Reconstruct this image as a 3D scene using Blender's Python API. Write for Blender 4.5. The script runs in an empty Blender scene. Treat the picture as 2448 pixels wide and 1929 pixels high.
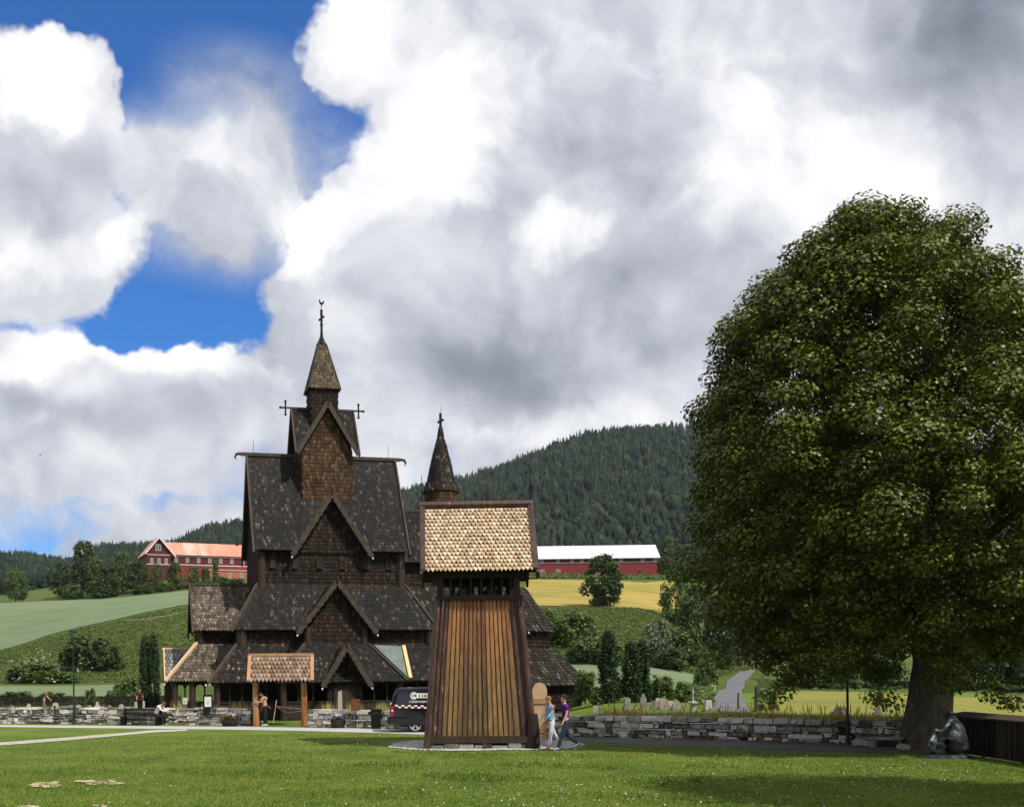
import bpy, math, random, os
import numpy as np
from mathutils import Vector, Matrix
R = math.radians
rng = random.Random(7)
scene = bpy.context.scene
COL = scene.collection

# ------------------------------------------------------------------ camera model
FPX = 2500.0; PX, PY = 900.0, 1600.0; HC = 2.75; ROLL = R(0.5)
_c, _s = math.cos(ROLL), math.sin(ROLL)
def ray(px, py):
    dx = px - PX; dy = PY - py
    return (dx*_c + dy*_s)/FPX, (-dx*_s + dy*_c)/FPX
def at(px, py, D):
    u, w = ray(px, py); return Vector((u*D, D, HC + w*D))
cam_d = bpy.data.cameras.new('camera'); cam = bpy.data.objects.new('camera', cam_d); COL.objects.link(cam)
cam_d.sensor_width = 36; cam_d.sensor_fit = 'HORIZONTAL'; cam_d.lens = 36*FPX/2448
cam_d.shift_x = (1224-PX)/2448; cam_d.shift_y = (PY-964.5)/2448
cam_d.clip_start = 0.5; cam_d.clip_end = 6000
cam.location = (0, 0, HC)
cam.rotation_euler = (Matrix.Rotation(R(90), 3, 'X') @ Matrix.Rotation(-ROLL, 3, 'Z')).to_euler()
scene.camera = cam

# ------------------------------------------------------------------ object helpers
def tag(o, label=None, cat=None, group=None, kind=None):
    if label: o['label'] = label
    if cat: o['category'] = cat
    if group: o['group'] = group
    if kind: o['kind'] = kind
    return o
def empty(name, loc=(0,0,0), rz=0):
    o = bpy.data.objects.new(name, None); COL.objects.link(o)
    o.location = loc; o.rotation_euler = (0,0,rz); o.empty_display_size = .2; return o
def link(name, me, parent=None):
    o = bpy.data.objects.new(name, me); COL.objects.link(o)
    if parent: o.parent = parent
    return o
def copy_tree(o, parent=None):
    c = o.copy(); COL.objects.link(c)
    if parent: c.parent = parent
    for ch in list(o.children): copy_tree(ch, c)
    return c
V = Vector
def basis(n):
    n = V(n).normalized()
    d = V((0,0,-1)) - n*(-n.z)
    if d.length < 1e-3: d = V((0,-1,0))
    d.normalize()
    r = d.cross(n); r.normalize()
    return r, d, n
class MB:
    def __init__(s): s.v = []; s.f = []; s.m = []
    def add(s, vs, fs, mi=0):
        b = len(s.v); s.v += [tuple(p) for p in vs]
        for f in fs: s.f.append(tuple(i+b for i in f)); s.m.append(mi)
    def box(s, x0, x1, y0, y1, z0, z1, mi=0):
        s.add([(x0,y0,z0),(x1,y0,z0),(x1,y1,z0),(x0,y1,z0),(x0,y0,z1),(x1,y0,z1),(x1,y1,z1),(x0,y1,z1)],
              [(0,3,2,1),(4,5,6,7),(0,1,5,4),(1,2,6,5),(2,3,7,6),(3,0,4,7)], mi)
    def hexa(s, b4, t4, mi=0):
        s.add(list(b4)+list(t4), [(0,3,2,1),(4,5,6,7),(0,1,5,4),(1,2,6,5),(2,3,7,6),(3,0,4,7)], mi)
    def beam(s, p, q, w, h, up=(0,0,1), mi=0):
        p, q = V(p), V(q); d = (q-p).normalized(); up = V(up)
        sd = d.cross(up)
        if sd.length < 1e-3: sd = V((1,0,0))
        sd.normalize(); u2 = sd.cross(d).normalized()
        a, b = sd*w/2, u2*h/2
        s.hexa([p-a-b, p+a-b, q+a-b, q-a-b], [p-a+b, p+a+b, q+a+b, q-a+b], mi)
    def poly(s, pts, mi=0): s.add(pts, [tuple(range(len(pts)))], mi)
    def tube(s, pts, rad, n=8, mi=0, cap=True):
        pts = [V(p) for p in pts]; b = len(s.v)
        if not hasattr(rad, '__len__'): rad = [rad]*len(pts)
        for i, p in enumerate(pts):
            d = (pts[min(i+1, len(pts)-1)] - pts[max(i-1, 0)]).normalized()
            a = d.cross(V((0,0,1)))
            if a.length < .05: a = d.cross(V((1,0,0)))
            a.normalize(); c = d.cross(a)
            for k in range(n):
                t = 2*math.pi*k/n; s.v.append(tuple(p + (a*math.cos(t)+c*math.sin(t))*rad[i]))
        for i in range(len(pts)-1):
            for k in range(n):
                s.f.append((b+i*n+k, b+i*n+(k+1)%n, b+(i+1)*n+(k+1)%n, b+(i+1)*n+k)); s.m.append(mi)
        if cap:
            s.f.append(tuple(b+k for k in range(n))[::-1]); s.m.append(mi)
            s.f.append(tuple(b+(len(pts)-1)*n+k for k in range(n))); s.m.append(mi)
    def lathe(s, prof, n=16, c=(0,0), mi=0, sx=1, sy=1):
        b = len(s.v)
        for r, z in prof:
            for k in range(n):
                t = 2*math.pi*k/n; s.v.append((c[0]+r*sx*math.cos(t), c[1]+r*sy*math.sin(t), z))
        for i in range(len(prof)-1):
            for k in range(n):
                s.f.append((b+i*n+k, b+i*n+(k+1)%n, b+(i+1)*n+(k+1)%n, b+(i+1)*n+k)); s.m.append(mi)
        s.f.append(tuple(b+k for k in range(n))[::-1]); s.m.append(mi)
        s.f.append(tuple(b+(len(prof)-1)*n+k for k in range(n))); s.m.append(mi)
    def ball(s, c, r, n=8, mi=0, sq=(1,1,1), jit=0):
        c = V(c); prof = []; b = len(s.v)
        for i in range(1, n):
            a = math.pi*i/n
            for k in range(n+2):
                t = 2*math.pi*k/(n+2); j = 1+jit*(rng.random()-.5)
                s.v.append((c.x+r*sq[0]*j*math.sin(a)*math.cos(t), c.y+r*sq[1]*j*math.sin(a)*math.sin(t), c.z-r*sq[2]*j*math.cos(a)))
        m = n+2
        for i in range(n-2):
            for k in range(m): s.f.append((b+i*m+k, b+i*m+(k+1)%m, b+(i+1)*m+(k+1)%m, b+(i+1)*m+k)); s.m.append(mi)
        s.f.append(tuple(b+k for k in range(m))[::-1]); s.m.append(mi)
        s.f.append(tuple(b+(n-2)*m+k for k in range(m))); s.m.append(mi)
    def shingle(s, p, r, d, n, w, e, t, mi):
        # one hand-cut shingle hanging from p (top centre)
        j = rng.uniform(.8, 1.25); t = t*j*1.35; hw = w*.455; tw = rng.uniform(-.006,.006)
        k = e*rng.uniform(1.38, 1.5)
        a = p - r*hw + n*.004; b_ = p + r*hw + n*.004
        c = p + r*hw + d*(e*.82) + n*(t+tw); g = p + d*k + n*t; h = p - r*hw + d*(e*.82) + n*(t-tw)
        o = n*(-.022)
        s.add([a, b_, c, g, h, c+o, g+o, h+o], [(0,4,3,2,1), (2,3,6,5), (3,4,7,6)], mi)
    def shingled(s, pts, hint=(0,0,1), w=.15, e=.24, t=.035, mi=0, back=1):
        pts = [V(p) for p in pts]
        n = (pts[1]-pts[0]).cross(pts[2]-pts[1])
        if n.dot(V(hint)) < 0: pts.reverse(); n = -n
        s.poly(pts, back)
        r, d, n = basis(n)
        o = pts[0]; q = [((p-o).dot(r), (p-o).dot(d)) for p in pts]
        a0 = min(x for x, y in q); a1 = max(x for x, y in q); b0 = min(y for x, y in q); b1 = max(y for x, y in q)
        rows = max(1, int(round((b1-b0)/e))); e = (b1-b0)/rows
        def inside(x, y):
            c = False; j = len(q)-1
            for i in range(len(q)):
                xi, yi = q[i]; xj, yj = q[j]
                if (yi > y) != (yj > y) and x < (xj-xi)*(y-yi)/(yj-yi)+xi: c = not c
                j = i
            return c
        for i in range(rows):
            y = b0+e*i; x = a0 + (w/2 if i % 2 else 0)
            while x <= a1+w*.1:
                if inside(min(max(x, a0+.01), a1-.01), y+e*.5) and (inside(x, y+e*.95) or i == rows-1) and inside(min(max(x, a0+.01), a1-.01), y+e*.06):
                    s.shingle(o + r*(x+rng.uniform(-.008,.008)) + d*y, r, d, n, w, e, t, mi)
                x += w
    def build_each(s, name, mats, parent=None):
        # one object per connected piece
        par = list(range(len(s.v)))
        def fd(i):
            while par[i] != i: par[i] = par[par[i]]; i = par[i]
            return i
        for f in s.f:
            for k in f[1:]: par[fd(k)] = fd(f[0])
        gr = {}
        for f, m in zip(s.f, s.m): gr.setdefault(fd(f[0]), []).append((f, m))
        out = []
        for g in gr.values():
            ids = sorted({i for f, _ in g for i in f}); mp = {a: b for b, a in enumerate(ids)}
            n = MB(); n.v = [s.v[i] for i in ids]; n.f = [tuple(mp[i] for i in f) for f, _ in g]; n.m = [m for _, m in g]
            out.append(n.build(name, mats, parent))
        return out
    def build(s, name, mats, parent=None, smooth=False):
        me = bpy.data.meshes.new(name); me.from_pydata(s.v, [], s.f)
        if not isinstance(mats, (list, tuple)): mats = [mats]
        for m in mats: me.materials.append(m)
        if len(mats) > 1: me.polygons.foreach_set('material_index', [min(i, len(mats)-1) for i in s.m])
        if smooth: me.polygons.foreach_set('use_smooth', [True]*len(me.polygons))
        me.update(); return link(name, me, parent)

# ------------------------------------------------------------------ materials
def hexc(c): return (c[0], c[1], c[2], 1)
class NT:
    def __init__(s, tree): s.t = tree; s.t.nodes.clear()
    def n(s, ty, **kw):
        nd = s.t.nodes.new(ty)
        for k, v in kw.items():
            if k.startswith('i_'): nd.inputs[k[2:].replace('_', ' ')].default_value = v
            elif k == 'ins':
                for a, b in v.items():
                    if isinstance(b, bpy.types.NodeSocket): s.t.links.new(b, nd.inputs[a])
                    else: nd.inputs[a].default_value = b
            else: setattr(nd, k, v)
        return nd
    def l(s, a, b): s.t.links.new(a, b)
    def math(s, op, a, b=None, clamp=False):
        ins = {0: a}
        if b is not None: ins[1] = b
        return s.n('ShaderNodeMath', operation=op, use_clamp=clamp, ins=ins).outputs[0]
    def mix(s, f, a, b, blend='MIX'):
        nd = s.n('ShaderNodeMix', data_type='RGBA', blend_type=blend)
        for k, v in ((0, f), (6, a), (7, b)):
            if isinstance(v, bpy.types.NodeSocket): s.l(v, nd.inputs[k])
            else: nd.inputs[k].default_value = v
        return nd.outputs[2]
    def ramp(s, f, stops, interp='LINEAR'):
        nd = s.n('ShaderNodeValToRGB'); cr = nd.color_ramp; cr.interpolation = interp
        while len(cr.elements) < len(stops): cr.elements.new(.5)
        for el, (p, c) in zip(cr.elements, stops): el.position = p; el.color = hexc(c) if len(c) == 3 else c
        s.l(f, nd.inputs[0]); return nd.outputs[0]
    def noise(s, vec, scale, detail=4, rough=.55, dist=0):
        nd = s.n('ShaderNodeTexNoise', ins={'Scale': scale, 'Detail': detail, 'Roughness': rough, 'Distortion': dist})
        if vec is not None: s.l(vec, nd.inputs['Vector'])
        return nd.outputs[0]
def newmat(name):
    m = bpy.data.materials.new(name); m.use_nodes = True
    t = NT(m.node_tree); out = t.n('ShaderNodeOutputMaterial'); b = t.n('ShaderNodeBsdfPrincipled')
    t.l(b.outputs[0], out.inputs[0]); return m, t, b, out
def obj_coord(t, scale=(1,1,1)):
    tc = t.n('ShaderNodeTexCoord'); mp = t.n('ShaderNodeMapping', ins={'Scale': scale})
    t.l(tc.outputs['Object'], mp.inputs[0]); return mp.outputs[0]
def simple(name, cols, scale=3, rough=.8, metal=0, bump=.2, bscale=None, stretch=(1,1,1), spec=.3, detail=6):
    m, t, b, out = newmat(name); v = obj_coord(t, stretch)
    f = t.noise(v, scale, detail, .6)
    k = len(cols)
    st = [(.3+.4*i/max(1, k-1), c) for i, c in enumerate(cols)]
    if k == 1: b.inputs['Base Color'].default_value = hexc(cols[0])
    else: t.l(t.ramp(f, st), b.inputs['Base Color'])
    b.inputs['Roughness'].default_value = rough; b.inputs['Metallic'].default_value = metal
    b.inputs['Specular IOR Level'].default_value = spec
    if bump:
        bn = t.n('ShaderNodeBump', ins={'Strength': bump, 'Distance': .02, 'Height': t.noise(v, bscale or scale*4, 5, .6)})
        t.l(bn.outputs[0], b.inputs['Normal'])
    return m
def island_mat(name, stops, nscale=.35, namp=.3, fine=25, rough=.75, bump=.3, spec=.15, stretch=(1,1,1), tint=None, fine_amp=.16):
    """colour picked per loose piece (shingle, stone, board), drifted by broad weathering"""
    m, t, b, out = newmat(name); v = obj_coord(t, stretch)
    g = t.n('ShaderNodeNewGeometry').outputs['Random Per Island']
    n1 = t.noise(v, nscale, 3, .5)
    f = t.math('ADD', g, t.math('MULTIPLY', t.math('SUBTRACT', n1, .5), namp*2))
    f = t.math('ADD', f, t.math('MULTIPLY', t.math('SUBTRACT', t.noise(v, fine, 3, .6), .5), fine_amp), True)
    c = t.ramp(f, stops)
    if tint:
        c = t.mix(t.math('MULTIPLY', t.noise(v, tint[1], 3, .5), 1, True), c, hexc(tint[0]), 'MULTIPLY')
    t.l(c, b.inputs['Base Color'])
    b.inputs['Roughness'].default_value = rough; b.inputs['Specular IOR Level'].default_value = spec
    bn = t.n('ShaderNodeBump', ins={'Strength': bump, 'Distance': .01, 'Height': t.noise(v, fine*2, 4, .6)})
    t.l(bn.outputs[0], b.inputs['Normal'])
    return m
def leaf_mat(name, c0, c1, trans=.35, rough=.5):
    m, t, b, out = newmat(name)
    g = t.n('ShaderNodeNewGeometry').outputs['Random Per Island']
    v = obj_coord(t)
    f = t.math('ADD', t.math('MULTIPLY', g, .6), t.math('MULTIPLY', t.noise(v, .5, 2, .5), .5), True)
    c = t.ramp(f, [(.15, c0), (.85, c1)])
    t.l(c, b.inputs['Base Color']); b.inputs['Roughness'].default_value = rough
    b.inputs['Specular IOR Level'].default_value = .3
    tr = t.n('ShaderNodeBsdfTranslucent'); t.l(t.mix(1, c, (.9, 1, .35, 1), 'MULTIPLY'), tr.inputs[0])
    mx = t.n('ShaderNodeMixShader', ins={0: trans}); t.l(b.outputs[0], mx.inputs[1]); t.l(tr.outputs[0], mx.inputs[2])
    t.l(mx.outputs[0], out.inputs[0]); return m

M = {}
M['shingle'] = island_mat('church_shingle', [(0,(0.0130,0.0108,0.0094)),(.6,(0.0230,0.0187,0.0151)),(.86,(0.0468,0.0374,0.0288)),(1,(0.1584,0.1260,0.0936))], .22, .05)
M['shingle_grey'] = island_mat('church_shingle_grey', [(0,(0.0130,0.0122,0.0119)),(.65,(0.0216,0.0202,0.0187)),(.90,(0.0396,0.0346,0.0295)),(1,(0.1080,0.0900,0.0698))], .25, .06)
M['shingle_wall'] = island_mat('church_wall_shingle', [(0,(0.0097,0.0064,0.0045)),(.5,(0.0195,0.0124,0.0083)),(.85,(0.0338,0.0210,0.0128)),(1,(0.0638,0.0413,0.0248))], .3, .10)
M['shingle_brown'] = island_mat('tower_shingle', [(0,(0.0301,0.0166,0.0075)),(.4,(0.0535,0.0296,0.0134)),(.8,(0.0836,0.0476,0.0218)),(1,(0.1338,0.0830,0.0418))], .3, .12)
M['shingle_warm'] = island_mat('west_shingle', [(0,(.055,.042,.031)),(.4,(.095,.073,.053)),(.75,(.15,.118,.086)),(1,(.24,.195,.145))], .3, .1)
M['shingle_tan'] = island_mat('belltower_shingle', [(0,(.34,.235,.145)),(.4,(.47,.345,.22)),(.8,(.56,.43,.29)),(1,(.66,.54,.39))], .5, .15)
M['shingle_gate'] = island_mat('gate_shingle', [(0,(0.1615,0.0978,0.0638)),(.4,(0.2295,0.1530,0.1062)),(.8,(0.2890,0.2082,0.1487)),(1,(0.3740,0.2805,0.2125))], .5, .15)
M['wood_black'] = simple('tarred_wood', [(.010,.008,.007),(.022,.016,.012)], 2, .75, bump=.3, stretch=(1,1,.3))
M['wood_dark'] = simple('dark_wood', [(.022,.014,.010),(.05,.032,.02)], 3, .7, bump=.4, stretch=(3,3,.4))
M['wood_verge'] = simple('weathered_verge', [(.03,.022,.016),(.085,.062,.044)], 4, .75, bump=.3)
M['wood_pale'] = simple('fresh_pale_wood', [(.50,.33,.19),(.62,.44,.28)], 4, .6, bump=.2, stretch=(1,1,1))
M['wood_orange'] = simple('orange_wood', [(.34,.17,.08),(.46,.26,.14)], 5, .6, bump=.2)
M['yellow_wood'] = simple('yellow_board', [(.62,.44,.17),(.70,.52,.24)], 5, .6, bump=.1)
M['copper'] = simple('green_metal_sheet', [(.09,.12,.105),(.17,.20,.17)], 2, .55, bump=.1, stretch=(1,1,.3))
M['iron'] = simple('black_iron', [(.008,.008,.009)], 3, .5, metal=.3, bump=0)
M['glass_dark'] = simple('dark_pane', [(.01,.008,.008),(.03,.02,.02)], 3, .15, bump=0, spec=.6)
M['white_wood'] = simple('white_paint', [(.62,.61,.58),(.74,.73,.70)], 6, .6, bump=.05)
# ------------------------------------------------------------------ light
SUN_H = V((.745, -.667)); EL = R(53)
sd = V((SUN_H.x*math.cos(EL), SUN_H.y*math.cos(EL), math.sin(EL)))
sun_d = bpy.data.lights.new('sun', 'SUN'); sun = bpy.data.objects.new('sun', sun_d); COL.objects.link(sun)
sun_d.energy = 4.2; sun_d.angle = R(.5); sun_d.color = (1, .95, .87)
sun.rotation_euler = sd.to_track_quat('Z', 'Y').to_euler()
world = bpy.data.worlds.new('World'); scene.world = world; world.use_nodes = True
wt = NT(world.node_tree); wo = wt.n('ShaderNodeOutputWorld')
sky = wt.n('ShaderNodeTexSky', sky_type='NISHITA', sun_disc=False, sun_elevation=EL, sun_rotation=math.atan2(SUN_H.x, SUN_H.y), altitude=100, air_density=1.0, dust_density=.3, ozone_density=3)
tc = wt.n('ShaderNodeTexCoord')
sep = wt.n('ShaderNodeSeparateXYZ', ins={0: tc.outputs['Generated']})
ym = wt.math('MAXIMUM', wt.math('ABSOLUTE', sep.outputs[1]), .02)
gu = wt.math('DIVIDE', sep.outputs[0], ym); gw = wt.math('DIVIDE', sep.outputs[2], ym)
p = wt.n('ShaderNodeCombineXYZ', ins={0: gu, 1: gw, 2: 0}).outputs[0]
def vm(op, a, b=None, out=0):
    ins = {0: a}
    if b is not None: ins[1] = b
    return wt.n('ShaderNodeVectorMath', operation=op, ins=ins).outputs[out]
def wnoise(vec, scale, detail, rough, col=False, dist=0):
    nd = wt.n('ShaderNodeTexNoise', noise_dimensions='2D', ins={'Scale': scale, 'Detail': detail, 'Roughness': rough, 'Distortion': dist, 'Vector': vec}); return nd.outputs[1 if col else 0]
def warp(vec, scale, amp, detail=3):
    n = wnoise(vec, scale, detail, .6, True); d = vm('SUBTRACT', n, (.5,.5,.5)); d = vm('MULTIPLY', d, (amp,amp,0)); return vm('ADD', vec, d)
pw = warp(p, 5.5, .11, 5)
p3 = warp(p, 3.0, .10, 2)
def blobs(vec, L, base):
    acc = None
    for (x, y, rx, ry, a) in L:
        # coordinates in 2168-px picture units
        u, w_ = ray(x*1.1292, y*1.1292); rx *= 1.1292/FPX; ry *= 1.1292/FPX
        d = wt.n('ShaderNodeVectorMath', operation='MULTIPLY_ADD', ins={0: vec, 1: (1/rx, 1/ry, 0), 2: (-u/rx, -w_/ry, 0)}).outputs[0]
        q = vm('DOT_PRODUCT', d, d, 1)
        e = wt.math('POWER', .36788, q)
        acc = wt.n('ShaderNodeMath', operation='MULTIPLY_ADD', ins={0: e, 1: a, 2: acc if acc else base}).outputs[0]
    return acc
COVER = [(400,10,330,100,-2.0),(60,20,220,60,-1.5),(700,235,150,90,-1.5),(510,110,140,100,-.7),(720,330,80,60,-1.2),(340,200,80,110,-1.4),(560,200,140,90,-.8),(280,170,40,120,-1.2),
 (400,630,150,100,-2.0),(290,690,140,50,-1.4),(520,680,90,60,-1.2),(25,335,60,40,-.9),(480,510,150,70,-1.0),(30,705,70,40,-.9),(380,380,200,110,-1.1),(640,350,90,60,-1.1),(600,500,60,60,-.8),
 (130,170,120,110,1.5),(50,260,150,80,.9),(740,60,70,110,1.6),(700,120,50,60,.9),(130,530,180,90,1.6),(60,420,120,100,.7),(80,770,220,60,1.6),(480,810,240,50,1.4),
 (870,420,200,200,1.3),(640,600,90,130,1.2),(1150,600,500,300,.9),(1000,150,250,200,1.0),(1390,170,90,120,-.45),(60,1130,220,30,-.6),(300,1080,260,20,-.5),(1700,500,500,400,.4)]
dens = blobs(pw, COVER, .78)
fb = wnoise(pw, 7, 6, .60)
dens = wt.math('ADD', dens, wt.math('MULTIPLY', wt.math('SUBTRACT', fb, .5), 1.9))
LIT = [(110,160,150,95,1.0),(40,260,120,60,.6),(880,320,120,120,1.15),(940,420,90,60,.5),(690,440,100,55,1.0),(620,520,70,50,.7),(1110,500,100,60,.75),(1250,480,80,50,.5),(200,710,170,55,1.15),(40,790,80,50,.8),(400,760,110,35,.9),(560,790,80,40,.6),(250,510,80,70,.9),(60,560,100,50,.55),(740,50,90,90,.9),
 (950,90,120,100,.45),(1250,90,160,90,.35),(1640,270,240,150,.48),(1830,420,260,130,.5),(1000,250,200,200,.30),(1400,450,200,100,.2),(930,900,240,30,.45),(1120,930,400,50,.35),(1420,630,90,60,.5),(450,350,150,40,.3),(130,900,120,25,.3)]
DARK = [(1090,780,240,75,-.36),(880,740,120,80,-.16),(1250,700,170,60,-.14),(760,620,130,60,-.10),(580,800,70,60,-.10),(140,890,260,45,-.20),(470,850,90,45,-.14),(640,940,120,50,-.05),(2120,90,200,190,-.32),(1950,50,180,110,-.16),(1350,360,130,100,-.08),(1030,420,70,50,-.14),(1400,540,160,50,-.14),(170,360,110,60,-.14),(40,450,110,60,-.10),(1600,120,160,90,-.06),(1120,260,120,120,-.08),(1650,520,220,60,-.06),(400,430,200,60,-.04)]
r0 = wnoise(pw, 4.0, 4, .52); r1 = wnoise(vm('ADD', pw, (.020,.024,0)), 4.0, 4, .52)
lit = blobs(pw, LIT, -.08)
lit = wt.n('ShaderNodeMath', operation='MULTIPLY_ADD', ins={0: wt.math('SUBTRACT', fb, .5), 1: 1.5, 2: lit}).outputs[0]
litA = wt.n('ShaderNodeMapRange', interpolation_type='SMOOTHSTEP', ins={0: lit, 1: .12, 2: .78, 3: 0, 4: .20}).outputs[0]
litB = wt.n('ShaderNodeMapRange', interpolation_type='LINEAR', ins={0: lit, 1: -.4, 2: 1.2, 3: 0, 4: .20}).outputs[0]
sh = blobs(p3, DARK, .60)
sh = wt.math('ADD', wt.math('ADD', sh, litA), litB)
sh = wt.n('ShaderNodeMath', operation='MULTIPLY_ADD', ins={0: wt.math('SUBTRACT', r0, r1), 1: 1.15, 2: sh}).outputs[0]
cc = wt.ramp(sh, [(0.05,(.15,.165,.195)),(.35,(.29,.315,.365)),(.6,(.54,.565,.63)),(.8,(.80,.81,.84)),(1,(1,1,1))])
skyc = wt.mix(1, sky.outputs[0], (.27,.80,1.42,1), 'MULTIPLY')
veil = blobs(p3, [(420,400,300,120,1.7),(250,330,90,60,.8),(470,170,120,90,.42),(580,220,70,100,.45),(450,530,220,60,.60),(330,300,200,60,.4),(1350,200,200,200,.75),(1520,690,100,80,.6),(100,1120,500,120,.8),(30,330,100,60,.3),(850,120,80,60,.3)], -.06)
veil = wt.math('MULTIPLY', veil, wt.n('ShaderNodeMath', operation='MULTIPLY_ADD', ins={0: fb, 1: 3.0, 2: -.55}).outputs[0], True)
cov = wt.n('ShaderNodeMapRange', interpolation_type='SMOOTHSTEP', ins={0: dens, 1: -.10, 2: .72, 3: 0, 4: 1}).outputs[0]
SK = .095
cov = wt.math('MAXIMUM', cov, veil)
cl = wt.n('ShaderNodeVectorMath', operation='SCALE', ins={0: cc, 'Scale': 1.0/SK}).outputs[0]
fin = wt.mix(cov, skyc, cl)
bg = wt.n('ShaderNodeBackground', ins={'Strength': SK}); wt.l(fin, bg.inputs[0]); wt.l(bg.outputs[0], wo.inputs[0])
world.cycles.sampling_method = 'MANUAL'; world.cycles.sample_map_resolution = 512
scene.view_settings.view_transform = 'Standard'; scene.view_settings.look = 'None'; scene.view_settings.exposure = .18; scene.view_settings.gamma = 1
scene.cycles.max_bounces = 6; scene.cycles.diffuse_bounces = 3; scene.cycles.glossy_bounces = 2; scene.cycles.transparent_max_bounces = 6; scene.cycles.transmission_bounces = 3
# ------------------------------------------------------------------ terrain
def _tab(pts): # native px,py list -> (u list, w list)
    a = [ray(x, y) for x, y in pts]; return np.array([p[0] for p in a]), np.array([p[1] for p in a])
ROWS = []
def zrow(D, pts):
    u, w = _tab(pts); ROWS.append((D, u, HC + w*D))
def crow(D, z): ROWS.append((D, np.array([-2., 2.]), np.array([z, z], float)))
crow(10, 0); crow(88, 0)
ROWS.append((95, np.array([-1, .3, .6]), np.array([0, .1, 0.])))
zrow(132, [(-200,1645),(200,1641),(900,1640),(1300,1618),(1500,1620),(1700,1648),(1850,1642),(2500,1655)])
zrow(150, [(-200,1632),(200,1634),(900,1630),(1300,1590),(1500,1594),(1620,1606),(1700,1625),(1850,1628),(2500,1640)])
zrow(230, [(-200,1610),(0,1553),(170,1500),(300,1470),(450,1445),(900,1440),(1300,1450),(1500,1452),(1580,1470),(1660,1540),(1750,1570),(1850,1575),(2500,1610)])
zrow(340, [(-200,1446),(0,1440),(250,1431),(450,1411),(900,1400),(1300,1383),(1600,1385),(1700,1430),(1850,1480),(2500,1540)])
zrow(400, [(-200,1436),(0,1428),(170,1405),(300,1382),(450,1378),(560,1382),(900,1378),(1270,1376),(1570,1380),(1700,1395),(2500,1480)])
zrow(560, [(-200,1435),(0,1425),(300,1375),(600,1360),(1270,1345),(1700,1350),(2500,1400)])
zrow(1250, [(-300,1355),(-100,1350),(0,1340),(60,1338),(130,1352),(180,1362),(235,1325),(350,1320),(420,1320),(480,1290),(575,1268),(700,1230),(955,1187),(1100,1160),(1200,1130),(1300,1092),(1400,1056),(1500,1040),(1640,1032),(1800,1030),(2000,1040),(2600,1120)])
zrow(1700, [(-300,1420),(2600,1300)])
RD = np.array([r[0] for r in ROWS], float)
def T(x, y):
    y = max(y, 1.0); u = x/y
    i = int(np.searchsorted(RD, y)); i = min(max(i, 1), len(ROWS)-1)
    a, b = ROWS[i-1], ROWS[i]
    za = float(np.interp(u, a[1], a[2])); zb = float(np.interp(u, b[1], b[2]))
    t = min(max((y-a[0])/(b[0]-a[0]), 0), 1)
    if a[0] >= 88: t = t*t*(3-2*t)*.35 + t*.65
    z = za + (zb-za)*t
    return z
# churchyard right of the church is held up by the stone wall
WALL = [(-160,1727),(0,1728.5),(300,1731),(620,1733.5),(745,1737),(900,1739),(1050,1745),(1369,1759),(1780,1769),(2029,1776),(2185,1784)]
def gpt(px, py, z=0):
    u, w = ray(px, py); D = (z-HC)/w; return V((u*D, D, z))
WP = [gpt(*p) for p in WALL]
WU = np.array([p.x/p.y for p in WP]); WD = np.array([p.y for p in WP])
def wallD(u): return float(np.interp(u, WU, WD))
def Z(x, y):
    z = T(x, y); u = x/max(y, 1)
    d = y - wallD(u) - .25
    if d > 0 and y < 140:
        k = min(max((u-.17)/.05, 0), 1)*min(max((.62-u)/.08, 0), 1)
        z += .72*k*min(d/.3, 1)*max(0, 1-max(0, y-70)/60)
    return z
def hit(px, py, d0=18, d1=1600):
    u, w = ray(px, py); D = d0; pd = d0
    while D < d1:
        if Z(u*D, D) >= HC + w*D:
            lo, hi = pd, D
            for _ in range(12):
                m = (lo+hi)/2
                if Z(u*m, m) >= HC + w*m: hi = m
                else: lo = m
            return V((u*hi, hi, Z(u*hi, hi)))
        pd = D; D *= 1.006
    return V((u*d1, d1, Z(u*d1, d1)))
def on(px, D):
    """ground point seen in column px at distance D"""
    u = (px-PX)/FPX
    for _ in range(4):
        w = (Z(u*D, D)-HC)/D
        # invert roll for column
        dxu = u*FPX; dyw = w*FPX
        px2 = PX + dxu*_c - dyw*_s
        u += (px-px2)/FPX
    return V((u*D, D, Z(u*D, D)))
def grid_mesh(name, P, mat, kind='structure', smooth=True):
    ny, nx = len(P), len(P[0]); vs = [tuple(p) for row in P for p in row]
    fs = [(j*nx+i, j*nx+i+1, (j+1)*nx+i+1, (j+1)*nx+i) for j in range(ny-1) for i in range(nx-1)]
    me = bpy.data.meshes.new(name); me.from_pydata(vs, [], fs); me.materials.append(mat)
    if smooth: me.polygons.foreach_set('use_smooth', [True]*len(me.polygons))
    me.update(); o = link(name, me); o['kind'] = kind; return o

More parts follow.
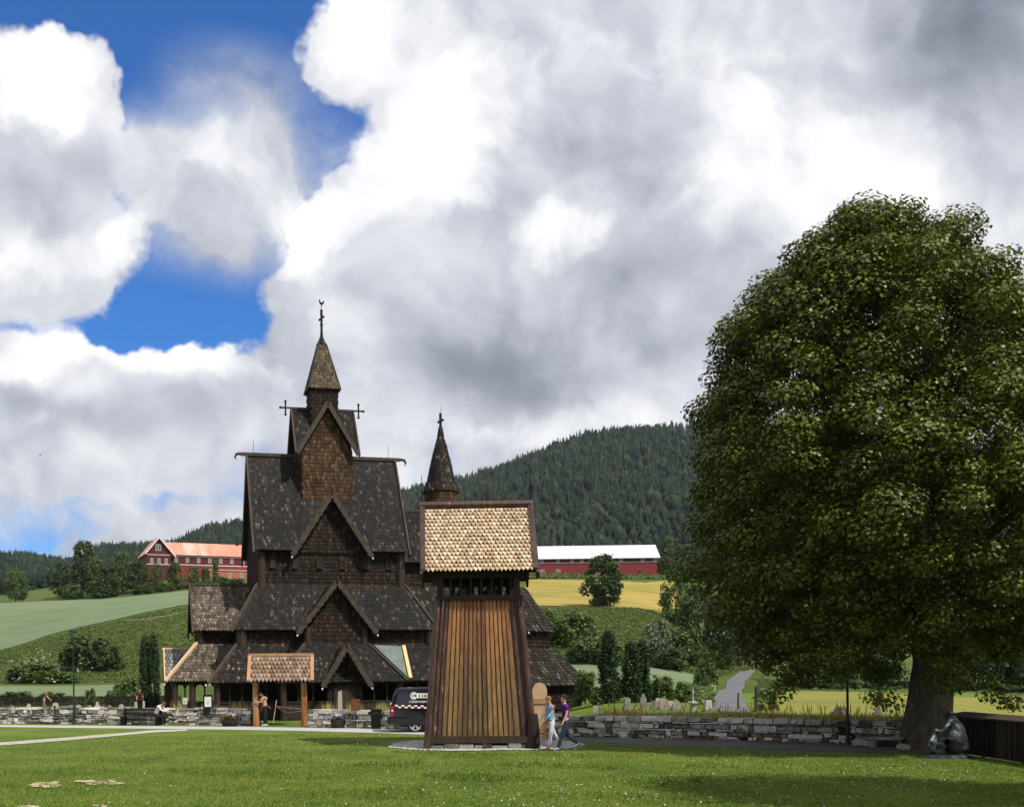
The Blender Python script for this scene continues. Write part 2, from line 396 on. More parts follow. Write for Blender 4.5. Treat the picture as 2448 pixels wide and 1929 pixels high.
def ground_mat(name, stops, scale=.6, fine=9, bump=.6, rough=.95, stripes=None, dist=.05, rows=None):
    m, t, b, out = newmat(name); v = obj_coord(t)
    f = t.math('ADD', t.math('MULTIPLY', t.noise(v, scale, 5, .6), .6), t.math('MULTIPLY', t.noise(v, fine, 4, .7), .4))
    if stripes:
        v2 = obj_coord(t, stripes); f = t.math('ADD', f, t.math('MULTIPLY', t.math('SUBTRACT', t.noise(v2, 1, 4, .6), .5), .45))
    if rows:   # wheel tracks left by the tractor
        wv = t.n('ShaderNodeTexWave', bands_direction='DIAGONAL', ins={'Vector': v, 'Scale': rows, 'Distortion': 1.5, 'Detail': 1.0, 'Detail Scale': .05}).outputs[1]
        f = t.math('SUBTRACT', f, t.math('MULTIPLY', t.math('POWER', wv, 14.0), .13))
    t.l(t.ramp(f, stops), b.inputs['Base Color']); b.inputs['Roughness'].default_value = rough
    b.inputs['Specular IOR Level'].default_value = .15
    bn = t.n('ShaderNodeBump', ins={'Strength': bump, 'Distance': dist, 'Height': t.noise(v, fine*1.5, 5, .7)})
    t.l(bn.outputs[0], b.inputs['Normal']); return m
M['lawn'] = ground_mat('lawn_turf', [(.3,(.045,.085,.010)),(.45,(.090,.14,.018)),(.6,(.15,.185,.028)),(.75,(.22,.21,.06))], .5, 11, .7)
M['meadow'] = ground_mat('meadow', [(.3,(.040,.070,.012)),(.5,(.075,.11,.018)),(.68,(.11,.14,.03)),(.8,(.16,.15,.045))], .05, 1.2, .9, dist=.5)
M['crop'] = ground_mat('green_crop', [(.3,(.115,.165,.08)),(.5,(.145,.19,.098)),(.7,(.18,.22,.12))], .03, 1.5, .5, stripes=(.02,.2,.02), dist=.3, rows=.030)
M['barley'] = ground_mat('yellow_barley', [(.3,(.16,.17,.035)),(.48,(.31,.24,.055)),(.7,(.40,.28,.07))], .05, 1.5, .5, stripes=(.012,.12,.01), dist=.3, rows=.022)
M['hay'] = ground_mat('yellow_green_meadow', [(.3,(.13,.16,.03)),(.5,(.20,.20,.04)),(.7,(.27,.235,.055))], .2, 2.5, .6, stripes=(.02,.2,.02), dist=.2)
M['forest_floor'] = ground_mat('forest_floor', [(.3,(.010,.018,.008)),(.7,(.025,.04,.016))], .02, .4, .8, dist=1)
M['asphalt'] = ground_mat('path_asphalt', [(.3,(.075,.075,.078)),(.7,(.13,.13,.13))], .8, 40, .3, dist=.01)
M['asphalt_light'] = ground_mat('path_gravelled', [(.3,(.34,.34,.33)),(.7,(.46,.45,.43))], .8, 40, .3, dist=.01)
M['slab'] = ground_mat('pale_slabs', [(.3,(.33,.31,.26)),(.7,(.48,.45,.38))], .8, 20, .3, dist=.01)
M['gravel'] = ground_mat('gravel', [(.3,(.38,.37,.35)),(.5,(.55,.53,.50)),(.7,(.68,.66,.62))], 2, 30, 1, dist=.04)
M['road'] = ground_mat('road_asphalt', [(.3,(.10,.10,.11)),(.7,(.16,.16,.17))], .2, 6, .3, dist=.02)

# lawn / churchyard near the camera: fine sheet;  hillside beyond
us = np.linspace(-.62, .92, 150)
Ds = list(np.arange(8, 34, 1.0)) + list(np.arange(34, 62, .28)) + list(np.arange(62, 88.1, 1.0))
def nz(x, y, s=1.0): return .5*math.sin(x*.31*s+1.3)*math.cos(y*.27*s) + .3*math.sin(x*.83*s+y*.6*s)
grid_mesh('lawn', [[(u*D, D, Z(u*D, D)) for u in us] for D in Ds], M['lawn'])
Ds2 = list(88*np.exp(np.linspace(0, math.log(560/88.), 90)))
us2 = np.linspace(-.7, .95, 220)
grid_mesh('hillside', [[(u*D, D, Z(u*D, D)) for u in us2] for D in Ds2], M['meadow'])
Ds3 = list(np.linspace(560, 1250, 24)) + [1400, 1700, 2500]
def Zf(u, D): return T(u*D, D) + (0 if D > 1250 else 1)*6*nz(u*D, D, .05)*min(1, (D-560)/200)
grid_mesh('forest_hill', [[(u*D, D, Zf(u, D)) for u in us2] for D in Ds3], M['forest_floor'])
# wide sheet below everything out to the horizon
me = MB(); me.poly([(-3500,-600,-1.2),(3500,-600,-1.2),(3500,4500,-1.2),(-3500,4500,-1.2)]); g = me.build('ground', M['meadow']); g['kind'] = 'structure'

def patch(name, xs, yb, yt, mat, nx=60, ny=24, off=.12, rag=0, **k):
    """ground sheet between the lines yb and yt (lists of picture points where they lie on the terrain)"""
    xb = np.linspace(xs[0], xs[1], nx); P = []
    cols = []
    for x in xb:
        b = hit(x, float(np.interp(x, *zip(*yb)))); t = hit(x, float(np.interp(x, *zip(*yt))))
        r1, r2 = rag*rng.uniform(-1, 1), rag*rng.uniform(-1, 1)
        cols.append((b + (t-b).normalized()*r1, t + (t-b).normalized()*r2))
    for j in range(ny+1):
        f = j/ny; row = []
        for b, t in cols:
            x = b.x+(t.x-b.x)*f; y = b.y+(t.y-b.y)*f
            row.append((x, y, Z(x, y)+off))
        P.append(row)
    return grid_mesh(name, P, mat, **k)
patch('crop_field', (-90, 470), [(-90,1600),(0,1555),(60,1538),(110,1520),(170,1504),(250,1487),(330,1468),(420,1450),(470,1443)], [(-90,1444),(0,1441),(250,1432),(380,1420),(470,1409)], M['crop'], rag=.6)
patch('crop_field', (-90, 420), [(-90,1668),(130,1668),(420,1664)], [(-90,1640),(130,1640),(420,1634)], M['crop'], ny=8, off=.06)
patch('crop_field', (1330, 1712), [(1330,1640),(1500,1650),(1640,1664),(1700,1668),(1712,1656)], [(1330,1590),(1400,1584),(1500,1590),(1600,1600),(1680,1615),(1700,1624),(1712,1640)], M['crop'], ny=10, off=.06, nx=70)
patch('barley_field', (1255, 1620), [(1255,1447),(1400,1450),(1500,1454),(1560,1458),(1620,1474)], [(1255,1386),(1400,1386),(1480,1389),(1540,1393),(1590,1388),(1620,1392)], M['barley'], rag=.8)
patch('hay_field', (1822, 2480), [(1822,1705),(1900,1712),(2480,1722)], [(1822,1662),(1900,1651),(2100,1655),(2250,1664),(2480,1676)], M['hay'], ny=16, off=.02, rag=.3)
def strip(name, mat, left, right, off, n=10):
    """a ribbon between two edge lines given as picture points on the ground"""
    L = [hit(*p) for p in left]; Rr = [hit(*p) for p in right]; P = []
    for k in range(len(L)-1):
        for j in range(n if k < len(L)-2 else n+1):
            f = j/n; a = L[k].lerp(L[k+1], f); b = Rr[k].lerp(Rr[k+1], f)
            P.append([(a.lerp(b, i/4).x, a.lerp(b, i/4).y, Z(a.lerp(b, i/4).x, a.lerp(b, i/4).y)+off) for i in range(5)])
    return grid_mesh(name, P, mat)
strip('country_road', M['road'], [(1728,1712),(1706,1676),(1718,1652),(1739,1627),(1777,1596),(1817,1566),(1852,1540)], [(1800,1715),(1776,1672),(1773,1650),(1781,1630),(1806,1602),(1839,1578),(1868,1552)], .08)
def flat_strip(name, mat, far, near, off, thick=0):
    P = []
    for f in (0, .5, 1):
        P.append([])
    xs = far
    for (fx, fy), (nx_, ny_) in zip(far, near):
        a = gpt(nx_, ny_, off); b = gpt(fx, fy, off)
        for j, f in enumerate((0, .5, 1)): P[j].append(tuple(a.lerp(b, f)))
    return grid_mesh(name, P, mat, smooth=False)
flat_strip('path', M['asphalt_light'], [(-150,1731),(0,1732),(300,1734.5),(600,1736.5),(745,1739),(900,1741),(1060,1747)], [(-150,1737),(0,1737),(300,1740.5),(600,1744),(745,1747),(900,1751),(1060,1757)], .012)
flat_strip('path', M['asphalt'], [(1060,1747),(1369,1761),(1780,1771),(2029,1779),(2150,1785)], [(1060,1757),(1369,1772),(1780,1788),(2029,1796),(2150,1799)], .012)
flat_strip('slab_path', M['slab'], [(-120,1783),(0,1774),(161,1762),(280,1752),(369,1744.5),(447,1742.5)], [(-120,1790),(0,1781),(161,1769),(280,1758),(369,1750),(447,1746)], .02)
# gravel apron round the bell tower with an uneven edge
P = []; nn = 60
for k in range(nn):
    a = 2*math.pi*k/nn; c, s = math.cos(a), math.sin(a)
    rx, ry = (3.7 if c > 0 else 3.0), 2.6
    e = 2.6
    x = 3.6 + rx*math.copysign(abs(c)**(2/e), c); y = 37.6 + ry*math.copysign(abs(s)**(2/e), s)
    x += (.32 if c < 0 else .12)*math.sin(5*a+.6)+rng.uniform(-.09,.09); y += .10*math.cos(9*a)+rng.uniform(-.05,.05)
    P.append((x, y, .024))
mb = MB(); mb.poly(P); o = mb.build('gravel', M['gravel']); o['kind'] = 'structure'
mb = MB()
for k in range(2600):
    a = rng.uniform(0, 6.283); rr = rng.random()**.35
    c, s = math.cos(a), math.sin(a); x = 3.6 + (3.8 if c > 0 else 3.1)*rr*math.copysign(abs(c)**.77, c); y = 37.6 + 2.7*rr*math.copysign(abs(s)**.77, s)
    r = rng.uniform(.015, .04); mb.ball((x, y, .028), r, 3, 0, (1, 1, .7), .5)
M['pebble'] = island_mat('pebbles', [(0,(.34,.33,.31)),(.5,(.58,.56,.53)),(1,(.78,.76,.72))], 1, .1)
tag(mb.build('gravel_stones', M['pebble']), 'pale gravel stones scattered round the foot of the bell tower', 'gravel', kind='stuff')
# bare sandy patches
M['soil'] = ground_mat('bare_soil', [(.3,(.26,.21,.12)),(.5,(.40,.33,.21)),(.7,(.52,.45,.31))], 2, 30, .6, dist=.01)
for i, (px, py, w, h) in enumerate([(112,1874,86,9),(238,1869,100,8),(70,1926,46,6),(235,1926,36,5)]):
    mb = MB()
    for q in range(7):
        P = []; cx_ = px+w*.42*rng.uniform(-1,1); cy_ = py+h*.45*rng.uniform(-1,1); ww, hh = w*rng.uniform(.10,.24), h*rng.uniform(.25,.5)
        for k in range(22):
            a = 2*math.pi*k/22; r = 1+.25*math.sin(2*a+i+q)+.16*math.sin(5*a+2*q)+rng.uniform(-.16,.16)
            P.append(gpt(cx_+ww*r*math.cos(a), cy_+hh*r*math.sin(a), .008+.004*q))
        mb.poly(P)
    mb.build('bare_soil', M['soil'])['kind'] = 'structure'
# ------------------------------------------------------------------ stave church
TH = R(13); CX, CY = -3.23, 65.0
church = empty('stave_church', (CX, CY, 0), TH)
tag(church, 'tall dark stave church with stacked shingled roofs, steep gables and a pointed central spire', 'church')
def C(px, py, yp):
    u, w = ray(px, py); D = (yp+CY*math.cos(TH)-CX*math.sin(TH))/(math.cos(TH)-u*math.sin(TH)); X = u*D
    return V(((X-CX)*math.cos(TH)+(D-CY)*math.sin(TH), yp, HC+w*D))
SW = dict(w=.155, e=.235, t=.036)
def knob(mb, p, mi=0): mb.ball(p, .055, 5, mi, (1,1,1.4))
# --- nave roof
ex, ez, rz_, ye = 4.68, 9.8, 15.85, 3.35
r = MB()
r.shingled([(-4.68,-ye,ez),(-2.38,-ye,ez),(-.08,-1.48,13.15),(2.22,-ye,ez),(4.62,-ye,ez),(4.58,0,rz_),(-4.76,0,rz_)], mi=0, **SW)
r.poly([(4.62,ye,ez),(-4.68,ye,ez),(-4.76,0,rz_),(4.58,0,rz_)], 1)
roof = r.build('roof', [M['shingle_grey'], M['wood_dark']], church)
v = MB()
for x in (-4.72, 4.62):
    for s in (-1, 1): v.beam((x,s*(ye+.12),ez-.28),(x,0,rz_-.02), .10, .34)
v.build_each('barge_board', M['wood_verge'], roof)
v = MB(); v.beam((-5.05,0,rz_+.12),(4.95,0,rz_+.12), .2, .2)
for s, x in ((-1,-5.05),(1,4.95)):
    v.tube([(x,0,rz_+.14),(x+s*.28,0,rz_+.12),(x+s*.38,0,rz_-.08),(x+s*.30,0,rz_-.22)], [.10,.09,.07,.04], 6)
v.build('ridge_beam', M['wood_verge'], roof)
for x in (-4.3, 4.2):
    v = MB(); v.tube([(x,0,rz_+.2),(x,0,rz_+1.0)], .012, 4); v.build('lightning_rod', M['iron'], roof)
# --- nave walls
w = MB()
w.shingled([(-4.42,-2.9,7.5),(4.4,-2.9,7.5),(4.4,-2.9,9.75),(-4.42,-2.9,9.75)], (0,-1,0), mi=0, **SW)
w.poly([(4.4,2.9,6.0),(-4.42,2.9,6.0),(-4.42,2.9,9.9),(4.4,2.9,9.9)], 1)
for x, h in ((-4.42,-1),(4.4,1)):
    w.shingled([(x,-2.9,6.0),(x,2.9,6.0),(x,2.9,9.8),(x,0,15.6),(x,-2.9,9.8)], (h,0,0), mi=0, **SW)
w.poly([(-4.42,-2.85,9.7),(-2.3,-2.85,9.7),(-2.3,-3.3,9.72),(-4.42,-3.3,9.72)], 1); w.poly([(2.2,-2.85,9.7),(4.4,-2.85,9.7),(4.4,-3.3,9.72),(2.2,-3.3,9.72)], 1)
wall = w.build('wall', [M['shingle_wall'], M['wood_black']], church)
for x in (-4.2, 4.2):
    v = MB(); v.lathe([(.26,6.0),(.26,9.75)], 10, (x,-2.86)); v.build_each('corner_post', M['wood_dark'], wall)
for px in (652, 705.5, 764, 820, 876, 929.6):
    p = C(px, 1347, -2.93); x, z = p.x, 9.05
    f = MB(); f.box(x-.17,x-.12,-3.0,-2.9,z-.24,z+.2); f.box(x+.12,x+.17,-3.0,-2.9,z-.24,z+.2); f.box(x-.17,x+.17,-3.0,-2.9,z+.2,z+.26)
    o = f.build('window', M['wood_dark'], church)
    g = MB(); g.box(x-.12,x+.12,-2.965,-2.93,z-.22,z+.2); g.build('pane', M['glass_dark'], o)
    s_ = MB(); s_.box(x-.17,x+.17,-3.05,-2.9,z-.29,z-.24); s_.build('sill', M['wood_verge'], o)
# --- a steep gable set into a roof
def gable(cx, yf, zf, hw, zp, yback, wally, wallz0, wallhw, name='gable', smat='shingle', wmat='shingle_wall', board=.27, flare=0, parent=church, finial=True):
    r = MB(); pk = V((cx, yf, zp)); bk = V((cx, yback, zp))
    for s in (-1, 1):
        ft = V((cx+s*hw, yf, zf)); fb = V((cx+s*hw, min(yf+1.2, yback) if yback > yf+2.0 else yf+.3, zf))
        r.shingled([ft, pk, bk, fb], (s*.8, 0, .6), mi=0, **SW)
    g = r.build(name, [M[smat], M['wood_dark']], parent)
    for s in (-1, 1):
        v = MB(); a = V((cx+s*(hw+.10), yf-.03, zf-.16)); m = V((cx+s*hw*.52, yf-.03, zf+(zp-zf)*.47)); b = V((cx, yf-.03, zp+.02))
        v.beam(a, m.lerp(b,.02), .09, board, (s,0,.6)); v.beam(m, b, .09, board, (s,0,.6))
        for k in range(9):
            q = a.lerp(b, (k+.5)/9.5) + V((-s*.12, .0, -.09)); v.ball(q, .075, 4, 0, (1,.5,1))
        v.build('barge_board', M['wood_verge'], g)
    if finial:
        v = MB(); v.beam((cx,yf-.05,zp-.05),(cx,yf-.12,zp+.28), .1, .12, (0,1,0)); v.build('finial', M['wood_dark'], g)
    w = MB(); k = (zp-zf)/hw; whw = wallhw
    zt = zp - k*0 - .22
    w.shingled([(cx-whw,wally,wallz0),(cx+whw,wally,wallz0),(cx+whw,wally,zp-k*whw),(cx,wally,zt),(cx-whw,wally,zp-k*whw)], (0,-1,0), mi=0, **SW)
    w.build('gable_wall', [M[wmat], M['wood_black']], g)
    v = MB()
    for s in (-1, 1): knob(v, (cx+s*(hw+.12), yf-.05, zf-.28))
    v.build_each('eave_knob', M['white_wood'], g)
    return g
gable(-.08, -3.5, 9.62, 2.3, 13.1, -1.5, -2.98, 9.7, 2.15)
# --- central tower (square stage with crossing gables)
w = MB(); a = 1.55
for (p, q, h) in (((-a,-a),(a,-a),(0,-1,0)), ((-a,a),(-a,-a),(-1,0,0)), ((a,-a),(a,a),(1,0,0)), ((a,a),(-a,a),(0,1,0))):
    z0 = 12.9 if h[1] else 12.6
    zt = 16.0; mid = V(((p[0]+q[0])/2, (p[1]+q[1])/2, 18.6))
    w.shingled([(p[0],p[1],z0),(q[0],q[1],z0),(q[0],q[1],zt),mid,(p[0],p[1],zt)], h, mi=0, w=.155, e=.24, t=.03)
tower = w.build('tower', [M['shingle_brown'], M['wood_dark']], church)
r = MB(); e = 1.78; zl, zp = 15.95, 18.85
for s in (-1, 1):
    for ax in (0, 1):
        def P3(x, y, z): return (x, y, z) if ax == 0 else (y, x, z)
        for t_ in (-1, 1):
            r.shingled([P3(s*e,t_*(1.9),zl), P3(0,t_*1.9,zp), P3(0,t_*.6,zp), P3(s*e,t_*1.4,zl)], (s*(1-ax)+0*ax, s*ax, .5), mi=0, **SW) if False else None
for ax in (0, 1):
    def P3(x, y, z): return (x, y, z) if ax == 0 else (y, x, z)
    for s in (-1, 1):       # roof running along y (ax 0) / along x (ax 1)
        for t_ in (-1, 1):
            hint = P3(s, 0, .5)
            r.shingled([P3(s*e, t_*1.92, zl), P3(0, t_*1.92, zp), P3(0, 0, zp), P3(s*e, t_*e, zl)], hint, mi=0, w=.15, e=.22, t=.03)
tr = r.build('tower_roof', [M['shingle_grey'], M['wood_dark']], tower)
v = MB()
for ax in (0, 1):
    def P3(x, y, z): return (x, y, z) if ax == 0 else (y, x, z)
    for t_ in (-1, 1):
        for s in (-1, 1): v.beam(P3(s*1.88,t_*1.95,zl-.18), P3(0,t_*1.95,zp+.02), .09, .26, P3(s,0,.6))
v.beam((-1.95,0,zp+.06),(1.95,0,zp+.06), .14, .14); v.beam((0,-1.95,zp+.04),(0,-1.0,zp+.04), .14, .14)
v.build_each('barge_board', M['wood_verge'], tower)
for x in (-2.30, 2.30):
    s = 1 if x > 0 else -1
    v = MB(); v.beam((s*1.9,0,zp+.08),(x+s*.30,0,zp+.08), .08, .09); v.beam((x,0,zp-.33),(x,0,zp+.48), .09, .09, (0,1,0))
    for q in ((x,0,zp+.48),(x,0,zp-.33),(x+s*.32,0,zp+.08)): v.ball(q, .085, 5)
    v.build('ridge_cross', M['iron'], tower)
# slim upper shaft and spire
w = MB(); a = .81
for (p, q, h) in (((-a,-a),(a,-a),(0,-1,0)), ((-a,a),(-a,-a),(-1,0,0)), ((a,-a),(a,a),(1,0,0)), ((a,a),(-a,a),(0,1,0))):
    w.shingled([(p[0],p[1],17.0),(q[0],q[1],17.0),(q[0],q[1],20.1),(p[0],p[1],20.1)], h, mi=0, w=.14, e=.21, t=.028)
shaft = w.build('shaft', [M['shingle_wall'], M['wood_dark']], church)
r = MB(); e = .98; zs = 20.02; zt = 22.95; k = .24
for (p, q, h) in (((-1,-1),(1,-1),(0,-1,.2)), ((-1,1),(-1,-1),(-1,0,.2)), ((1,-1),(1,1),(1,0,.2)), ((1,1),(-1,1),(0,1,.2))):
    r.shingled([(p[0]*e,p[1]*e,zs),(q[0]*e,q[1]*e,zs),(q[0]*k,q[1]*k,zt),(p[0]*k,p[1]*k,zt)], h, mi=0, w=.14, e=.21, t=.028)
for sx in (-1, 1):
    for sy in (-1, 1): r.beam((sx*e,sy*e,zs),(sx*k,sy*k,zt), .07, .07, (sx,sy,0), 2)
spire = r.build('spire', [island_mat('spire_shingle', [(0,(.05,.036,.024)),(.5,(.09,.066,.045)),(1,(.17,.13,.09))], .5, .1), M['wood_dark'], M['wood_verge']], church)
v = MB(); v.lathe([(.36,22.9),(.22,23.15),(.1,23.45),(.075,23.8),(.07,25.0),(.09,25.02),(.09,25.1),(.03,25.12),(.015,25.35)], 8)
v.beam((-.16,0,24.45),(.16,0,24.72), .12, .12, (0,1,0)); v.ball((0,0,24.2), .1, 6); v.ball((0,0,24.85), .1, 6)
v.build('spire_finial', M['iron'], spire)
v = MB(); t_ = .02
out = [(-.02,25.3),(.02,25.3),(.03,25.42),(.12,25.46),(.19,25.6),(.17,25.72),(.08,25.6),(0,25.56),(-.06,25.62),(-.08,25.74),(-.14,25.72),(-.19,25.69),(-.13,25.64),(-.12,25.5),(-.03,25.42)]
v.add([(x,-t_,z) for x,z in out]+[(x,t_,z) for x,z in out], [tuple(range(15)), tuple(range(29,14,-1))]+[(i,i+15,(i+1)%15+15,(i+1)%15) for i in range(15)])
v.build('weathercock', M['iron'], spire)
# --- second tier: skirt roof round the nave
zt2, ze2 = 7.8, 5.08; yo2 = 4.85; xo2 = 6.05
r = MB()
r.shingled([(-xo2,-yo2,ze2),(xo2-.2,-yo2,ze2),(4.42,-2.9,zt2),(-4.42,-2.9,zt2)], mi=0, **SW)
r.shingled([(-xo2,yo2,ze2),(-xo2,-yo2,ze2),(-4.42,-2.9,zt2),(-4.42,2.9,zt2)], (-1,0,1), mi=0, **SW)
r.poly([(xo2-.2,-yo2,ze2),(xo2-.2,yo2,ze2),(4.42,2.9,zt2),(4.42,-2.9,zt2)], 1)
r.poly([(xo2-.2,yo2,ze2),(-xo2,yo2,ze2),(-4.42,2.9,zt2),(4.42,2.9,zt2)], 1)
aisle = r.build('aisle_roof', [M['shingle_grey'], M['wood_dark']], church)
v = MB()
for s in (-1, 1): v.beam((s*(xo2+.15)-(.2 if s>0 else 0),-yo2-.15,ze2-.1),(s*4.42,-2.85,zt2+.08), .16, .14)
v.beam((-xo2-.15,yo2+.15,ze2-.1),(-4.42,2.85,zt2+.08), .16, .14)
v.build_each('hip_board', M['wood_verge'], aisle)
w = MB(); xw, yw = 5.7, 4.45
w.shingled([(-xw,-yw,3.9),(xw,-yw,3.9),(xw,-yw,5.35),(-xw,-yw,5.35)], (0,-1,0), mi=0, **SW)
for s in (-1, 1): w.shingled([(s*xw,yw,2.0),(s*xw,-yw,2.0),(s*xw,-yw,5.4),(s*xw,yw,5.4)], (s,0,0), mi=0, **SW)
w.poly([(xw,yw,2.0),(-xw,yw,2.0),(-xw,yw,5.4),(xw,yw,5.4)], 1)
w.poly([(-xw,-yw+.02,5.0),(xw,-yw+.02,5.0),(xw,-yo2+.05,5.05),(-xw,-yo2+.05,5.05)], 1)
aw = w.build('aisle_wall', [M['shingle_wall'], M['wood_black']], church)
for x in (-5.55, 5.55):
    v = MB(); v.lathe([(.3,3.9),(.3,5.2)], 10, (x,-4.5)); v.build_each('corner_post', M['wood_dark'], aw)
# portal block rising through the second tier
g2 = gable(-.25, -5.75, 4.98, 2.2, 7.75, -3.0, -5.3, 4.0, 1.75)
w = MB()
for s in (-1, 1): w.shingled([(-.25+s*1.75,-5.3,3.9),(-.25+s*1.75,-4.4,3.9),(-.25+s*1.75,-4.4,5.5),(-.25+s*1.75,-5.3,5.2)], (s,0,0), mi=0, **SW)
w.build_each('side_wall', [M['shingle_wall'], M['wood_black']], g2)
v = MB(); v.lathe([(.2,3.9),(.2,5.2)], 10, (1.4,-5.3)); v.lathe([(.2,3.9),(.2,5.2)], 10, (-1.9,-5.3)); v.build_each('corner_post', M['wood_dark'], g2)
# --- third tier: gallery roof
zt3, ze3 = 4.28, 2.12; yo3 = 6.7; yg = 4.45
r = MB(); xl, xr = 7.45, 7.1; pb0, pb1 = -2.0, 1.5; pe0, pe1 = -3.9, 3.2; pye = 7.75
r.shingled([(-xl,-yo3,ze3),(pe0+.7,-yo3,ze3),(pb0,-yg,zt3),(-5.75,-yg,zt3)], mi=0, **SW)
gl = r.build('gallery_roof', [M['shingle'], M['wood_dark']], church)
r = MB()
r.shingled([(pe1-.5,-yo3,ze3),(xr,-yo3,ze3),(5.6,-yg,zt3),(1.45,-yg,zt3)], mi=0, **SW)
r.poly([(xr,-yo3,ze3),(xr,3,ze3),(5.6,3,zt3),(5.6,-yg,zt3)], 1)
r.build('gallery_roof', [M['shingle_grey'], M['wood_dark']], church)
r = MB()
r.shingled([(-xl,yo3,ze3),(-xl,-yo3,ze3),(-5.75,-yg,zt3),(-5.75,yg,zt3)], (-1,0,1), mi=0, **SW)
r.poly([(xr,yo3,ze3),(-xl,yo3,ze3),(-5.75,yg,zt3),(5.6,yg,zt3)], 1)
r.build('gallery_side_roof', [M['shingle'], M['wood_dark']], gl)
v = MB(); v.beam((-xl-.15,-yo3-.15,ze3-.05),(-5.75,-yg+.05,zt3+.08), .18, .15); v.build_each('hip_board', M['wood_verge'], gl)
# portal part of the gallery, further forward
r = MB()
r.shingled([(pe0,-pye,ze3-.02),(pe1,-pye,ze3-.02),(pb1,-5.3,zt3),(pb0,-5.3,zt3)], mi=0, **SW)
for s, xe, xb in ((-1,pe0,pb0),(1,pe1,pb1)):
    r.shingled([(xe,-pye,ze3-.02),(xe,-yo3+.3,ze3-.02),(xb,-yg,zt3),(xb,-5.3,zt3)], (s,0,.5), mi=0, **SW)
pr = r.build('portal_roof', [M['shingle_grey'], M['wood_dark']], church)
v = MB(); v.beam((pe0-.1,-pye-.1,ze3-.02),(pb0,-5.28,zt3+.07), .15, .14); v.beam((pe1+.1,-pye-.1,ze3-.02),(pb1,-5.28,zt3+.07), .13, .12)
v.build_each('hip_board', M['wood_verge'], pr)
# green metal sheet and the yellow board beside the portal roof
v = MB(); a = C(893,1543,-4.9); b = C(962,1546,-4.9); c = C(978,1624,-6.9)
v.add([a+V((0,-.03,.05)), b+V((0,-.03,.05)), c+V((0,-.05,.06)), a+V((0,-.0,-.05)), b+V((0,-.0,-.05)), c+V((0,0,-.05))], [(0,2,1),(3,4,5),(0,1,4,3),(1,2,5,4),(2,0,3,5)])
v.build('metal_sheet', M['copper'], pr)
v = MB(); v.beam(b+V((.05,-.1,.08)), c+V((.06,-.12,.1)), .20, .08); v.build('roof_board', M['yellow_wood'], pr)
gable(-.2, -8.1, 2.0, 1.27, 4.05, -5.6, -7.45, 0.0, .95, smat='shingle_grey')
# gallery wall with open arcades
def arcade(name, x0, x1, y, posts, z_sill=1.05, z_top=2.05, back=True, parent=church, nb=None):
    v = MB()
    v.box(x0, x1, y-.04, y+.06, 0, z_sill-.1, 0)
    for k in range(int((x1-x0)/.28)): v.box(x0+.28*k+.01, x0+.28*k+.26, y-.06, y-.04, .05, z_sill-.1, 0)
    v.box(x0, x1, y-.10, y+.08, z_sill-.1, z_sill, 1); v.box(x0, x1, y-.10, y+.08, z_top, z_top+.25, 1)
    v.box(x0, x1, y-.09, y+.1, 0, .16, 1)
    n = nb or max(2, int((x1-x0)/.62))
    for i in range(n+1):
        x = x0+(x1-x0)*i/n; v.lathe([(.07,z_sill),(.045,z_sill+.1),(.045,z_top-.3),(.09,z_top-.12),(.10,z_top)], 8, (x, y), 1)
        if i < n:   # rounded arch heads
            xm = x+(x1-x0)/n/2; h = (x1-x0)/n/2
            for q in range(6):
                t0 = math.pi*q/6; t1 = math.pi*(q+1)/6; za = z_top-.28+math.sin(t0)*.22; zb = z_top-.28+math.sin(t1)*.22
                xa = xm-math.cos(t0)*h*.85; xb = xm-math.cos(t1)*h*.85
                v.hexa([(xa,y-.03,za),(xb,y-.03,zb),(xb,y+.03,zb),(xa,y+.03,za)], [(xa,y-.03,z_top),(xb,y-.03,z_top),(xb,y+.03,z_top),(xa,y+.03,z_top)], 1)
    o = v.build(name, [M['wood_dark'], M['wood_black']], parent)
    for x in posts:
        q = MB(); q.lathe([(.2,0),(.17,.3),(.17,1.9),(.2,2.15)], 10, (x, y-.08)); q.build_each('corner_post', M['wood_dark'], o)
    return o
arcade('gallery_wall', -7.1, -3.7, -6.25, (-7.1,))
arcade('gallery_wall', 3.0, 6.8, -6.25, (6.8,))
arcade('gallery_wall', -3.6, -1.15, -7.3, (-3.6,))
arcade('gallery_wall', .75, 2.95, -7.3, (2.95,))
v = MB()
v.box(-6.9, 6.6, -4.5, -4.4, 0, 4.2); v.box(-1.12, -.92, -7.4, -7.3, 0, 2.3)
v.box(-3.65,-3.55,-7.3,-6.2,0,2.2); v.box(2.9,3.0,-7.3,-6.2,0,2.2)
v.build('inner_wall', M['wood_black'], church)
v = MB(); v.box(-.72, .32, -7.52, -7.46, .1, 1.75); d = v.build('door', M['wood_dark'], church)
v = MB(); v.box(-.85,-.72,-7.56,-7.45,0,1.9); v.box(.32,.45,-7.56,-7.45,0,1.9); v.box(-.85,.45,-7.56,-7.45,1.75,1.9); v.build('door_frame', M['wood_black'], d)
